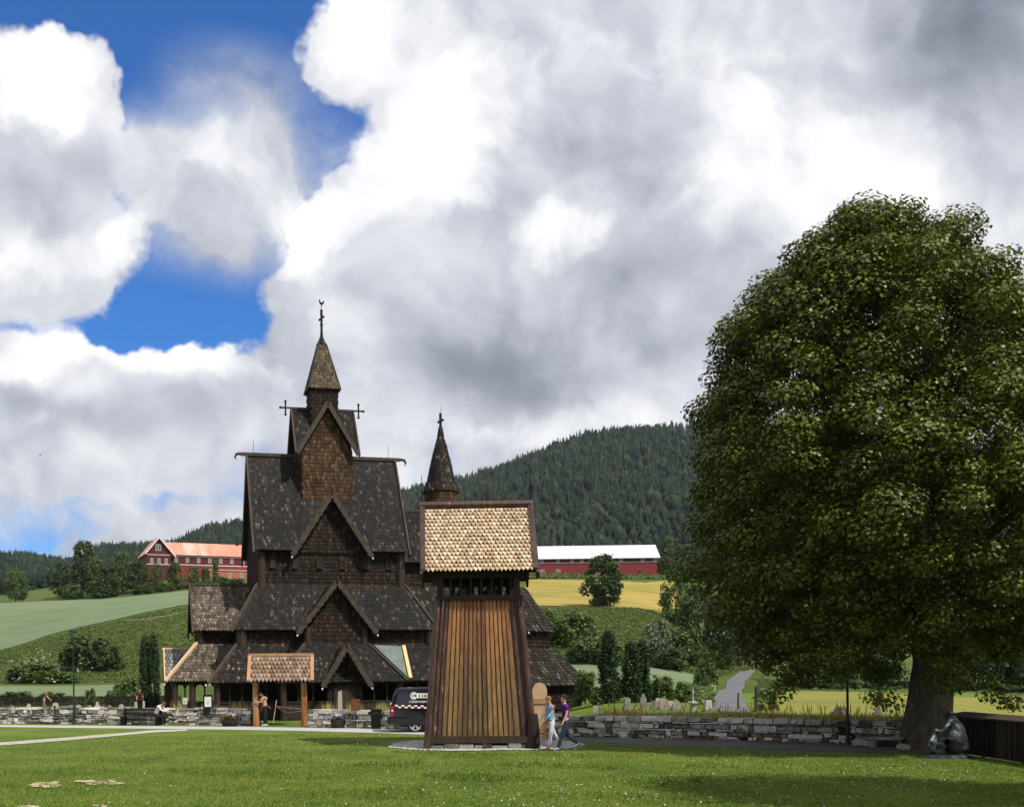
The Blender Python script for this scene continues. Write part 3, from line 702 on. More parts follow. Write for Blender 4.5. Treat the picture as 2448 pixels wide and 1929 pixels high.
# --- west arm: gabled roof, lean-to and porch
r = MB()
r.shingled([(-8.15,-2.65,5.12),(-5.7,-2.65,5.12),(-4.5,0,7.9),(-8.2,0,7.9)], mi=0, w=.17, e=.26, t=.04)
r.poly([(-5.7,2.65,5.12),(-8.15,2.65,5.12),(-8.2,0,7.9),(-4.5,0,7.9)], 1)
wr = r.build('west_roof', [M['shingle_warm'], M['wood_dark']], church)
v = MB()
for s in (-1, 1): v.beam((-8.2,s*2.75,4.9),(-8.22,0,7.92), .1, .3)
v.beam((-8.75,0,8.0),(-4.4,0,7.98), .2, .17); v.beam((-8.75,0,8.0),(-8.95,0,7.85), .12, .12)
v.build_each('barge_board', M['wood_verge'], wr)
w = MB()
w.shingled([(-7.8,-2.2,3.8),(-5.6,-2.2,3.8),(-5.6,-2.2,5.5),(-7.8,-2.2,5.5)], (0,-1,0), mi=0, **SW)
w.shingled([(-7.8,2.2,3.8),(-7.8,-2.2,3.8),(-7.8,-2.2,5.4),(-7.8,0,7.7),(-7.8,2.2,5.4)], (-1,0,0), mi=0, **SW)
w.poly([(-5.6,2.2,3.8),(-7.8,2.2,3.8),(-7.8,2.2,5.5),(-5.6,2.2,5.5)], 1)
o = w.build('west_wall', [M['shingle_wall'], M['wood_black']], church)
v = MB(); v.lathe([(.2,3.8),(.2,5.2)], 10, (-7.72,-2.2)); v.build_each('corner_post', M['wood_dark'], o)
r = MB()
r.shingled([(-9.75,-4.75,2.2),(-6.9,-4.75,2.2),(-5.75,-2.3,4.32),(-7.95,-2.3,4.32)], mi=0, w=.17, e=.26, t=.04)
r.shingled([(-9.75,4.75,2.2),(-9.75,-4.75,2.2),(-7.95,-2.3,4.32),(-7.95,2.3,4.32)], (-1,0,1), mi=0, w=.17, e=.26, t=.04)
r.poly([(-6.9,4.75,2.2),(-9.75,4.75,2.2),(-7.95,2.3,4.32),(-5.75,2.3,4.32)], 1)
wl = r.build('west_gallery_roof', [M['shingle_warm'], M['wood_dark']], church)
v = MB(); v.beam((-9.85,-4.85,2.2),(-7.95,-2.27,4.4), .17, .14); v.build_each('hip_board', M['wood_pale'], wl)
v = MB(); knob(v, (-9.9,-4.9,2.02)); knob(v, (-7.55,-6.85,2.02)); knob(v, (-7.75,-6.8,1.98)); v.build_each('eave_knob', M['white_wood'], wl)
arcade('west_gallery_wall', -9.3, -7.1, -4.35, (-9.3, -8.35), nb=4, back=False)
v = MB(); v.box(-9.33,-9.27,-4.35,4.35,0,1.0); v.box(-9.35,-9.25,-4.35,4.35,1.95,2.2)
for y in (-3.2,-2.1,-1,1,2.1,3.2): v.box(-9.36,-9.24,y-.06,y+.06,1.0,1.95)
v.build('west_end_wall', M['wood_dark'], church)
r = MB(); gm = island_mat('porch_shingle', [(0,(.10,.095,.09)),(.5,(.19,.18,.17)),(1,(.38,.36,.33))], .4, .1)
r.shingled([(-9.72,-1.85,2.25),(-8.8,-1.85,2.25),(-8.2,0,4.05),(-9.72,0,4.05)], mi=0, w=.2, e=.3, t=.04)
r.poly([(-8.8,1.85,2.25),(-9.72,1.85,2.25),(-9.72,0,4.05),(-8.2,0,4.05)], 1)
po = r.build('porch_roof', [gm, M['wood_dark']], church)
v = MB(); v.beam((-9.78,-1.95,2.1),(-9.78,0,4.1), .08, .22); v.beam((-9.78,1.95,2.1),(-9.78,0,4.1), .08, .22); v.beam((-9.9,0,4.12),(-8.3,0,4.12), .14, .1); v.build_each('barge_board', M['wood_pale'], po)
v = MB()
for x in (-9.62,):
    for y in (-1.4, 1.4): v.box(x-.12,x+.12,y-.12,y+.12,0,2.4)
v.build_each('porch_post', simple('red_wood', [(.05,.015,.01),(.09,.03,.018)], 3, .6), church)
# --- chancel and apse to the east
r = MB(); c0, c1 = 4.5, 10.6
r.shingled([(c0,-2.65,9.25),(c1,-2.65,9.25),(c1,0,12.72),(c0,0,12.72)], mi=0, **SW)
r.poly([(c1,2.65,9.25),(c0,2.65,9.25),(c0,0,12.72),(c1,0,12.72)], 1)
cr = r.build('chancel_roof', [M['shingle_grey'], M['wood_dark']], church)
v = MB(); v.beam((c0,0,12.8),(c1+.3,0,12.8), .16, .14)
for s in (-1, 1): v.beam((c1+.03,s*2.75,9.05),(c1+.03,0,12.75), .09, .28)
v.build_each('barge_board', M['wood_verge'], cr)
q = C(1217, 1208, 0); v = MB(); v.tube([(c1+.1,0,12.8),(c1+.1,0,13.6),(c1+.1,0,14.3)], [.05,.04,.02], 6); v.ball((c1+.1,0,13.5), .13, 6); v.beam((c1-.1,0,14.0),(c1+.3,0,14.1), .05, .08)
v.build('finial', M['iron'], cr)
w = MB()
w.shingled([(4.4,-2.25,7.5),(10.2,-2.25,7.5),(10.2,-2.25,9.3),(4.4,-2.25,9.3)], (0,-1,0), mi=0, **SW)
w.shingled([(10.2,-2.25,7.0),(10.2,2.25,7.0),(10.2,2.25,9.3),(10.2,0,12.5),(10.2,-2.25,9.3)], (1,0,0), mi=0, **SW)
w.poly([(10.2,2.25,6.5),(4.4,2.25,6.5),(4.4,2.25,9.4),(10.2,2.25,9.4)], 1)
w.build('chancel_wall', [M['shingle_wall'], M['wood_black']], church)
# round turret with its pointed cone
tc = C(1054.5, 1176, 0); txc = tc.x
def ring_shingles(mb, prof, c, w, e, t, mi=0):
    for (r0, z0), (r1, z1) in zip(prof, prof[1:]):      # from top down
        L = math.hypot(r1-r0, z1-z0); rows = max(1, int(round(L/e)))
        for i in range(rows):
            f = i/rows; rr = r0+(r1-r0)*f; zz = z0+(z1-z0)*f; rm = max(rr, .05)
            n = max(6, int(2*math.pi*rm/w))
            for k in range(n):
                a = 2*math.pi*(k+(.5 if i % 2 else 0))/n
                rad = V((math.cos(a), math.sin(a), 0)); d = (rad*(r1-r0)+V((0,0,z1-z0))).normalized(); tn = V((-math.sin(a), math.cos(a), 0))
                nn_ = tn.cross(d)
                if nn_.dot(rad) < 0: nn_ = -nn_
                mb.shingle(V((c[0],c[1],0))+rad*rr+V((0,0,zz)), tn, d, nn_, 2*math.pi*rm/n*1.02, L/rows, t, mi)
w = MB(); w.lathe([(1.02,12.0),(1.02,14.15)], 24, (txc,0), 1); ring_shingles(w, [(1.03,14.15),(1.03,12.0)], (txc,0), .15, .22, .03)
tu = w.build('turret', [M['shingle_brown'], M['wood_dark']], church)
w = MB(); pr_ = [(.09,18.2),(.22,17.35),(.26,17.3),(.62,15.9),(.86,14.75),(1.13,14.0)]
w.lathe([(max(a-.02,.02),b) for a,b in pr_[::-1]], 24, (txc,0), 1); ring_shingles(w, pr_, (txc,0), .14, .22, .03)
co = w.build('cone_roof', [M['shingle'], M['wood_dark']], tu)
v = MB(); v.beam((txc,0,18.1),(txc,0,19.05), .15, .12, (0,1,0)); v.beam((txc-.18,0,18.45),(txc+.2,0,18.65), .14, .15, (0,1,0)); v.tube([(txc,0,19),(txc+.05,0,19.5)], .012, 4); v.build('cross', M['iron'], co)
# apse tiers (polygonal)
def apse_ring(xs, r, z): # plan points front -> east -> back
    return [V((xs,-r,z)), V((xs+r*.62,-r*.78,z)), V((xs+r,-r*.3,z)), V((xs+r,r*.3,z)), V((xs+r*.62,r*.78,z)), V((xs,r,z))]
def apse_tier(name, x0, rt, zt, rb, zb, mat, xt, parent=church):
    r = MB(); A = apse_ring(xt, rt, zt); B = apse_ring(xt, rb, zb)
    for i in range(5):
        r.shingled([B[i], B[i+1], A[i+1], A[i]], ((A[i]+A[i+1])/2 - V((xt,0,zt)) + V((0,0,1))), mi=0, w=.16, e=.24, t=.035)
    r.shingled([V((x0,-rb,zb)), B[0], A[0], V((x0,-rt,zt))], mi=0, w=.16, e=.24, t=.035)
    o = r.build(name, [mat, M['wood_dark']], parent)
    v = MB()
    for i in range(0, 4): v.beam(B[i]+V((0,0,.02)), A[i]+V((0,0,.06)), .1, .09)
    v.build_each('hip_board', M['wood_verge'], o); return o
apse_tier('apse_roof', 4.4, 2.3, 7.75, 4.0, 5.05, M['shingle'], 10.8)
apse_tier('apse_gallery_roof', 5.7, 3.9, 3.95, 6.0, 1.72, M['shingle'], 10.85)
w = MB()
for rr, z0, z1, xt in ((2.25,6.5,7.9,10.8),(3.65,3.2,5.3,10.8),(5.55,0,1.9,10.8)):
    A = apse_ring(xt, rr, z0); B = apse_ring(xt, rr, z1)
    for i in range(5): w.shingled([A[i], A[i+1], B[i+1], B[i]], (A[i]+A[i+1])/2-V((xt,0,z0)), mi=0, **SW)
    w.shingled([V((4.4,-rr,z0)), A[0], B[0], V((4.4,-rr,z1))], (0,-1,0), mi=0, **SW)
w.build('apse_wall', [M['shingle_wall'], M['wood_black']], church)
v = MB(); v.lathe([(.35,7.75),(.2,8.6),(.08,9.6),(.03,10.8)], 8, (11.3,0)); v.poly([(10.2,-2.2,7.75),(13.1,-.7,7.75),(13.1,.7,7.75),(10.2,2.2,7.75)])
v.build('apse_cap', M['wood_dark'], church)
v = MB(); knob(v, (11.9,-4.1,4.9)); v.build_each('eave_knob', M['white_wood'], church)
# ------------------------------------------------------------------ bell tower
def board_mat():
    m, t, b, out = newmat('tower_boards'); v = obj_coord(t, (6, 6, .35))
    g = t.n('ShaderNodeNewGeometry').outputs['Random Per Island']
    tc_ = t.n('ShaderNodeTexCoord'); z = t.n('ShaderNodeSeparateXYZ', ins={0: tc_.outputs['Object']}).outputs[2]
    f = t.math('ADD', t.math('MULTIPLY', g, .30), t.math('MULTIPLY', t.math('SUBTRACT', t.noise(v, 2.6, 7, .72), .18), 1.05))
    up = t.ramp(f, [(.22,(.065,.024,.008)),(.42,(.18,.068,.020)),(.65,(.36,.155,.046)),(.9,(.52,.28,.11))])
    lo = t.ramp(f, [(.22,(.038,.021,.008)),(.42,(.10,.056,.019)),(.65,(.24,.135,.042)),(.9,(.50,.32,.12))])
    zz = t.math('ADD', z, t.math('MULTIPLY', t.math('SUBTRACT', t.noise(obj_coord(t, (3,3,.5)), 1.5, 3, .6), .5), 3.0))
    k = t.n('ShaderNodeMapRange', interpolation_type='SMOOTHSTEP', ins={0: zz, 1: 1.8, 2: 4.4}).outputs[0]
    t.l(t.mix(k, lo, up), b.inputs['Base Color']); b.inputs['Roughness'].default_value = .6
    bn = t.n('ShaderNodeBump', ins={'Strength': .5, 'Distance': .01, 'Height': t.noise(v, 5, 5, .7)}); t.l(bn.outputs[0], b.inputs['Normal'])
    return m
def post_mat():
    m, t, b, out = newmat('worn_red_post'); v = obj_coord(t, (4, 4, .8))
    c = t.ramp(t.noise(v, 2.2, 7, .7), [(.35,(.020,.009,.006)),(.5,(.055,.022,.013)),(.61,(.085,.036,.020)),(.68,(.30,.15,.09)),(.74,(.55,.42,.31))])
    t.l(c, b.inputs['Base Color']); b.inputs['Roughness'].default_value = .55
    bn = t.n('ShaderNodeBump', ins={'Strength': .4, 'Distance': .01, 'Height': t.noise(v, 7, 5, .7)}); t.l(bn.outputs[0], b.inputs['Normal'])
    return m
M['boards'] = board_mat(); M['post'] = post_mat()
M['stone'] = island_mat('stone', [(0,(.075,.066,.052)),(.25,(.19,.172,.14)),(.5,(.34,.315,.27)),(.72,(.51,.48,.425)),(1,(.72,.69,.63))], 1.5, .12, 7, .9, 1.0, fine_amp=1.1)
M['mortar'] = simple('wall_core', [(.012,.011,.009),(.03,.028,.02)], 3, .95, bump=0)
bell = empty('bell_tower', (3.62, 37.45, 0), R(-3.0))
tag(bell, 'wooden bell tower with slanting orange-brown board walls and a pale tan shingled roof', 'bell tower')
hb, ht, zb, zt = 1.73, 1.31, .22, 5.12
def face(mb_, nrm, n, lo_, hi_, mi=0, x_a=-1, x_b=1, rel=.0):
    """tapering boards on one battered face; nrm 0..3 = front, right, back, left"""
    rot = Matrix.Rotation(nrm*math.pi/2, 3, 'Z')
    def Pt(fx, z, o): 
        k = (z-zb)/(zt-zb); h = hb+(ht-hb)*k
        return rot @ V((fx*h, -(h+o), z))
    for i in range(n):
        f0 = x_a+(x_b-x_a)*i/n; f1 = x_a+(x_b-x_a)*(i+1)/n; g = (f1-f0)*.03
        o = (.055 if i % 2 else .0)+rng.uniform(0, .02)+rel
        if i % 2: f0 -= .012; f1 += .012
        z0, z1 = lo_+rng.uniform(-.02,.02), hi_
        b4 = [Pt(f0+g,z0,o), Pt(f1-g,z0,o), Pt(f1-g,z0,o-.06), Pt(f0+g,z0,o-.06)]
        t4 = [Pt(f0+g,z1,o), Pt(f1-g,z1,o), Pt(f1-g,z1,o-.06), Pt(f0+g,z1,o-.06)]
        mb_.hexa(b4, t4, mi)
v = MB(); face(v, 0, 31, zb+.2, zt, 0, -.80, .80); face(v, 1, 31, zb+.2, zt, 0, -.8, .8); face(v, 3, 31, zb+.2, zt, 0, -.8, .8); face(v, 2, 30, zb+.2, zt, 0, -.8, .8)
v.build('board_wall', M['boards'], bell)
v = MB()
for nrm in range(4): 
    face(v, nrm, 4, zb+.1, zt, 0, -1.0, -.80, .02); face(v, nrm, 4, zb+.1, zt, 0, .80, 1.0, .02)
v.build('side_board', M['post'], bell)
for sx in (-1, 1):
    for sy in (-1, 1):
        v = MB(); a = V((sx*(hb+.09), sy*(hb+.09), .06)); b = V((sx*(ht+.09), sy*(ht+.09), zt+.02)); v.tube([a, a.lerp(b,.5), b], [.13,.115,.10], 8)
        v.build('corner_post', M['post'], bell)
v = MB(); v.lathe([(.25,0),(.25,.5),(.21,.95),(.17,1.2)], 8, (hb+.04,-hb-.0)); v.build('post_foot', simple('foot_wood', [(.012,.007,.005),(.026,.014,.010)], 4, .6, stretch=(1,1,.4)), bell)
v = MB()
for nrm in range(4):
    rot = Matrix.Rotation(nrm*math.pi/2, 3, 'Z')
    v.beam(rot@V((-hb-.05,-hb-.06,.34)), rot@V((hb+.05,-hb-.06,.34)), .2, .24)
v.build('sill_beam', M['wood_dark'], bell)
v = MB()
for nrm in range(4):
    rot = Matrix.Rotation(nrm*math.pi/2, 3, 'Z'); v.beam(rot@V((-ht-.12,-ht-.08,zt+.08)), rot@V((ht+.12,-ht-.08,zt+.08)), .2, .16)
    v.beam(rot@V((-ht-.3,-ht-.08,5.98)), rot@V((ht+.3,-ht-.08,5.98)), .2, .2)
v.box(-1.3,1.3,-1.3,1.3,zt-.05,zt)
for sx in (-1, 1):
    for sy in (-1, 1): v.beam((sx*ht,sy*ht,zt),(sx*ht,sy*ht,6.0), .2, .2, (0,1,0))
v.build('belfry_frame', M['wood_dark'], bell)
v = MB()
for x in (-.95,-.6,-.25,.1,.45,.8,1.1):
    v.beam((x,-ht+.05,zt+.1),(x+rng.uniform(-.02,.02),-ht+.05,5.95), .06, .05, (0,1,0)); v.beam((x+.1,ht-.05,zt+.1),(x+.1,ht-.05,5.95), .2, .05, (0,1,0))
v.beam((-1.2,0,5.75),(1.2,0,5.75), .16, .16)
for x in (-.45,.5): v.beam((x-.45,-.4,zt),(x,0,5.75), .09, .09); v.beam((x+.45,-.4,zt),(x,0,5.75), .09, .09)
v.build_each('belfry_bar', M['wood_dark'], bell)
M['bronze'] = simple('old_bronze', [(.10,.09,.07),(.22,.20,.16)], 6, .45, metal=.7, bump=.1)
for x in (-.45,.5):
    v = MB(); v.lathe([(.30,5.22),(.27,5.26),(.21,5.4),(.17,5.55),(.12,5.64),(.03,5.68)], 14, (x,-.15)); v.build('bell', M['bronze'], bell)
# roof
r = MB(); xr_, yr_, ze, zr = 1.92, 1.98, 6.08, 8.5
r.shingled([(-xr_,-yr_,ze),(xr_,-yr_,ze),(xr_,0,zr),(-xr_,0,zr)], mi=0, w=.146, e=.185, t=.045)
r.shingled([(xr_,yr_,ze),(-xr_,yr_,ze),(-xr_,0,zr),(xr_,0,zr)], mi=0, w=.146, e=.185, t=.045)
r.poly([(-xr_,-yr_+.1,ze-.08),(-xr_,0,zr-.12),(xr_,0,zr-.12),(xr_,-yr_+.1,ze-.08)], 1); r.poly([(-xr_,yr_-.1,ze-.08),(xr_,yr_-.1,ze-.08),(xr_,0,zr-.12),(-xr_,0,zr-.12)], 1)
br = r.build('roof', [M['shingle_tan'], M['wood_dark']], bell)
for x in (-xr_-.04, xr_+.05):
    v = MB()
    for s in (-1, 1): v.beam((x,s*(yr_+.08),ze-.2),(x,0,zr+.02), .09, .30); v.beam((x+(.05 if x<0 else -.05),s*(yr_+.1),ze+.04),(x+(.05 if x<0 else -.05),0,zr+.16), .16, .05)
    v.build_each('barge_board', simple('red_barge', [(.035,.017,.013),(.075,.036,.027)], 4, .55, stretch=(1,1,1)), br)
v = MB(); v.tube([(-xr_-.1,0,zr+.12),(xr_+.1,0,zr+.12)], .13, 10); v.build('ridge_log', M['post'], br)
v = MB(); v.add([(-1.5,-1.45,6.1),(-1.5,1.45,6.1),(-1.5,0,8.2),(1.5,-1.45,6.1),(1.5,1.45,6.1),(1.5,0,8.2)],[(0,1,2),(3,5,4)]); v.build('gable_wall', M['wood_black'], bell)
for x in (-xr_-.02, xr_+.02):
    v = MB(); v.tube([(x,0,zr+.15),(x,0,zr+.7)], [.035,.02], 6); v.tube([(x,0,zr+.7),(x,0,zr+1.2)], .012, 5)
    if x > 0: v.add([(x-.09,0,zr+.62),(x+.02,0,zr+.60),(x+.09,0,zr+.74),(x+.02,0,zr+.86),(x-.05,0,zr+.80)]+[(x-.09,.02,zr+.62),(x+.02,.02,zr+.60),(x+.09,.02,zr+.74),(x+.02,.02,zr+.86),(x-.05,.02,zr+.80)], [(0,1,2,3,4),(9,8,7,6,5),(0,5,6,1),(1,6,7,2),(2,7,8,3),(3,8,9,4),(4,9,5,0)])
    v.build('vane', M['iron'], br)
# arched plank door standing open at the right-hand side
d_ = MB(); pts = []
X0, X1 = 1.92, 2.36
for k in range(9):
    a = math.pi*k/8; pts.append(((X0+X1)/2+math.cos(a)*.26, 1.95+math.sin(a)*.30))
prof = [(X0,.18),(X1,.18)]+pts
n_ = len(prof); d_.add([(x,-.6,z) for x,z in prof]+[(x,-.53,z) for x,z in prof], [tuple(range(n_)), tuple(range(2*n_-1,n_-1,-1))]+[(i,i+n_,(i+1)%n_+n_,(i+1)%n_) for i in range(n_)])
dr = d_.build('door', M['wood_pale'], bell)
v = MB(); v.box(X0,X1+.03,-.63,-.6,1.50,1.68); v.build('hinge_board', M['wood_orange'], dr)
v = MB(); v.box(X0,X1+.03,-.63,-.6,.48,.62); v.build('hinge_board', M['wood_orange'], dr)
# foundation stones
v = MB()
for nrm in range(4):
    rot = Matrix.Rotation(nrm*math.pi/2, 3, 'Z'); x = -hb
    while x < hb-.1:
        L = rng.uniform(.25, .8); y0 = -hb-.02+rng.uniform(-.05,.02); h = rng.uniform(.12,.2)
        q = [rot@V((x,y0,.0)), rot@V((x+L-.03,y0+rng.uniform(-.03,.03),.0)), rot@V((x+L-.03,-hb+.35,.0)), rot@V((x,-hb+.35,.0))]
        v.hexa(q, [p+V((rng.uniform(-.02,.02),rng.uniform(-.02,.02),h)) for p in q]); x += L
v.build('foundation_stones', M['stone'], bell)

# ------------------------------------------------------------------ dry stone wall
def stone_wall(name, u0, u1, h, label):
    o = None; v = MB()
    P = []; n = int((u1-u0)/.002)
    for i in range(n+1):
        u = u0+(u1-u0)*i/n; D = wallD(u); P.append(V((u*D, D, 0)))
    cum = [0]
    for a, b in zip(P, P[1:]): cum.append(cum[-1]+(b-a).length)
    L = cum[-1]; xs = [p.x for p in P]; ys = [p.y for p in P]
    def W(s, t, z): # along, outward(toward viewer), up
        s = min(max(s, 0), L); x = float(np.interp(s, cum, xs)); y = float(np.interp(s, cum, ys))
        s2 = min(s+.3, L); s1 = max(s-.3, 0)
        d = V((float(np.interp(s2, cum, xs))-float(np.interp(s1, cum, xs)), float(np.interp(s2, cum, ys))-float(np.interp(s1, cum, ys)), 0)).normalized()
        nn = V((d.y, -d.x, 0)); return V((x, y, z)) + nn*t
    # core
    q = 0
    while q < L:
        e = min(q+1, L); v.hexa([W(q,.22,-.05),W(e,.22,-.05),W(e,-.2,-.05),W(q,-.2,-.05)],[W(q,.17,h-.07),W(e,.17,h-.07),W(e,-.18,h-.07),W(q,-.18,h-.07)], 1); q = e
    z = -.03; row = 0
    while z < h-.02:
        rh = rng.choice([rng.uniform(.05,.09), rng.uniform(.08,.13), rng.uniform(.12,.19)])*(1.2 if z < .2 else 1)
        if z+rh > h-.06: rh = h-z
        s = rng.uniform(-.3, 0); top = z+rh >= h-.001
        while s < L:
            ln = rng.choice([rng.uniform(.12,.3), rng.uniform(.25,.65), rng.uniform(.4,.9)])
            s0, s1 = max(s+.018, 0), min(s+ln-.018, L)
            if s1-s0 > .06:
                t = .28-.06*z/h+rng.uniform(-.055,.055); dz = rng.uniform(-.015,.015); j = lambda a=.022: rng.uniform(-a, a)
                if rng.random() < .12 and not top: z2 = z+rh+rng.uniform(.03,.07)
                else: z2 = z+rh-.020+(rng.uniform(-.02,.05) if top else 0)
                ins = .03
                b4 = [W(s0+j(),t+j(),z+j()),W(s1+j(),t+j(),z+j()),W(s1,-.1 if not top else -.25,z),W(s0,-.1 if not top else -.25,z)]
                t4 = [W(s0+j(.03),t-.01+j(),z2+j()),W(s1+j(.03),t-.01+j(),z2+j()),W(s1,-.1 if not top else -.25,z2),W(s0,-.1 if not top else -.25,z2)]
                v.hexa(b4, t4, 0)
            s += ln
        z += rh; row += 1
    o = v.build(name, [M['stone'], M['mortar']]); tag(o, label, 'wall'); return o, W, L
uu = lambda px: ray(px, 1735)[0]
w1 = stone_wall('stone_wall', uu(-150), uu(604), .86, 'grey dry stone wall left of the roofed gate, behind the black bench')
w2 = stone_wall('stone_wall', uu(742), uu(2186), .84, 'long grey dry stone wall from the roofed gate to the big lime tree')

# ------------------------------------------------------------------ roofed gate
gc = gpt(672, 1734.5); gate = empty('gate_shelter', (gc.x, gc.y, 0), R(3))
tag(gate, 'small shingled roof on two round timber posts over the churchyard gate', 'gate shelter')
def Gl(px, py, y=0): 
    D = gc.y+y; p_ = at(px, py, D); return p_.x-gc.x, p_.z
for px in (612, 727):
    x, _ = Gl(px, 1700); v = MB()
    v.tube([(x,0,-.02),(x+.01,0,.3),(x,0,1.1),(x-.01,0,1.9),(x,0,2.35)], [.175,.165,.155,.14,.14], 12)
    v.build('post', simple('log_post', [(.16,.055,.015),(.36,.15,.05),(.42,.28,.17)], 2.2, .55, stretch=(2,2,.5)), gate)
    for yy in (1.5,):
        v = MB(); v.tube([(x,yy,-.02),(x,yy,2.35)], [.15,.13], 10); v.build('post', M['wood_dark'], gate)
xa, xb = Gl(592, 1600)[0], Gl(750, 1600)[0]
zr2 = Gl(670, 1568)[1]; ze2_ = Gl(670, 1627, -.55)[1]; ym_, yb2 = .75, 2.0
r = MB(); r.shingled([(xa+.12,-.5,ze2_),(xb-.12,-.5,ze2_),(xb-.12,ym_,zr2),(xa+.12,ym_,zr2)], mi=0, w=.19, e=.27, t=.05)
r.poly([(xb-.12,yb2,ze2_),(xa+.12,yb2,ze2_),(xa+.12,ym_,zr2),(xb-.12,ym_,zr2)], 1); r.poly([(xa+.12,-.4,ze2_-.06),(xa+.12,ym_,zr2-.1),(xb-.12,ym_,zr2-.1),(xb-.12,-.4,ze2_-.06)], 1)
gr = r.build('roof', [M['shingle_gate'], M['wood_dark']], gate)
for x in (xa+.08, xb-.08):
    v = MB(); v.beam((x,-.56,ze2_-.0),(x,ym_,zr2+.05), .17, .12); v.beam((x,yb2,ze2_),(x,ym_,zr2+.03), .17, .12); v.build_each('verge_board', M['wood_orange'], gr)
v = MB(); v.beam((xa,ym_,zr2+.08),(xb,ym_,zr2+.08), .14, .15); v.build('ridge_board', M['wood_orange'], gr)
v = MB()
for y in (0, 1.5): v.beam((xa+.3,y,2.32),(xb-.3,y,2.32), .16, .18)
v.build('beam', M['wood_dark'], gate)
# barrier tape and stick
v = MB(); p0 = V(gpt(653,1727)); p0.z = 0; p1 = at(661, 1673, p0.y); v.tube([p0, p1], .018, 6)
tag(v.build('stick', M['white_wood']), 'thin pale stick leaning in the gate opening, holding red and white tape', 'stick')
M['tape'] = None
m, t, b, out = newmat('barrier_tape'); cc_ = obj_coord(t); wv = t.n('ShaderNodeTexWave', bands_direction='X', ins={'Vector': cc_, 'Scale': 2.2}).outputs[1]
t.l(t.ramp(wv, [(.45,(.55,.05,.03)),(.55,(.75,.72,.70))]), b.inputs['Base Color']); M['tape'] = m
v = MB(); a = at(659, 1688, p0.y); b_ = at(720, 1694, gc.y+.1); v.beam(a, b_, .01, .06); v.beam(a, a.lerp(b_, .45)-V((0,0,.28)), .01, .035); v.beam(a.lerp(b_, .45)-V((0,0,.28)), b_-V((0,0,.1)), .01, .03)
tag(v.build('barrier_tape', M['tape']), 'red and white barrier tape strung across the right half of the gate opening', 'barrier tape')

# ------------------------------------------------------------------ red barns
M['barn_red'] = simple('barn_red_paint', [(.16,.018,.017),(.23,.028,.025)], 1.5, .7, bump=.15, stretch=(6,6,.3))
M['barn_dark'] = simple('barn_dark_red', [(.07,.009,.010),(.11,.014,.015)], 1.5, .7, bump=.15, stretch=(6,6,.3))
M['roof_tile'] = None
m, t, b, out = newmat('orange_barn_roof'); vv = obj_coord(t); sx_ = t.n('ShaderNodeSeparateXYZ', ins={0: vv}).outputs[0]
f = t.math('ADD', t.math('MULTIPLY', t.noise(obj_coord(t, (.25,.05,.05)), 1, 3, .6), .8), t.math('MULTIPLY', t.noise(vv, 1.5, 3, .6), .2))
t.l(t.ramp(f, [(.3,(.60,.18,.11)),(.5,(.68,.26,.17)),(.65,(.74,.42,.31))]), b.inputs['Base Color']); b.inputs['Roughness'].default_value = .6; M['roof_tile'] = m
M['roof_white'] = simple('white_metal_roof', [(.66,.68,.70),(.76,.78,.80)], .3, .4, bump=.05, stretch=(1,.1,.1))
M['roof_red'] = simple('red_tile_roof', [(.42,.06,.045),(.52,.10,.07)], 1, .6)
M['brick'] = simple('orange_brick', [(.30,.09,.05),(.42,.15,.09)], 1.2, .8)
M['plinth'] = simple('plinth', [(.40,.33,.26),(.55,.48,.40)], 1, .9)
def barn(label, name, p_left, p_right, depth, zwall, zridge, dark, roofm, wins, over=.8):
    """long barn: front wall from p_left to p_right (world points on the ground)"""
    d = (p_right-p_left); L = math.hypot(d.x, d.y); rz = math.atan2(d.y, d.x)
    z0 = min(p_left.z, p_right.z)-.5
    root = empty(name, (p_left.x, p_left.y, z0), rz); tag(root, label, 'barn')
    v = MB(); v.box(0, L, 0, depth, 0, zwall)
    v.add([(0,0,zwall),(0,depth,zwall),(0,depth/2,zridge-.15),(L,0,zwall),(L,depth,zwall),(L,depth/2,zridge-.15)], [(0,2,1),(3,4,5)])
    v.build('wall', M['barn_red'], root)
    k = (zridge-zwall)/(depth/2)
    ez_ = zwall-k*over
    r = MB()
    for s in (0, 1):
        y0 = -over if s == 0 else depth+over
        r.hexa([(-over,y0,ez_),(L+over,y0,ez_),(L+over,depth/2,zridge),(-over,depth/2,zridge)], [(-over,y0,ez_+.25),(L+over,y0,ez_+.25),(L+over,depth/2,zridge+.25),(-over,depth/2,zridge+.25)])
        # standing seams
        for q in range(int(L/1.2)):
            x = q*1.2; r.beam((x,y0,ez_+.28),(x,depth/2,zridge+.28), .06, .07)
    rf = r.build('roof', roofm, root)
    f = MB()
    for x in (-over-.02, L+over+.02):
        f.beam((x,-over-.1,ez_+.05),(x,depth/2,zridge+.18), .12, .4); f.beam((x,depth+over+.1,ez_+.05),(x,depth/2,zridge+.18), .12, .4)
    f.build('barge_board', M['white_wood'], rf)
    return root, L, ez_, rf
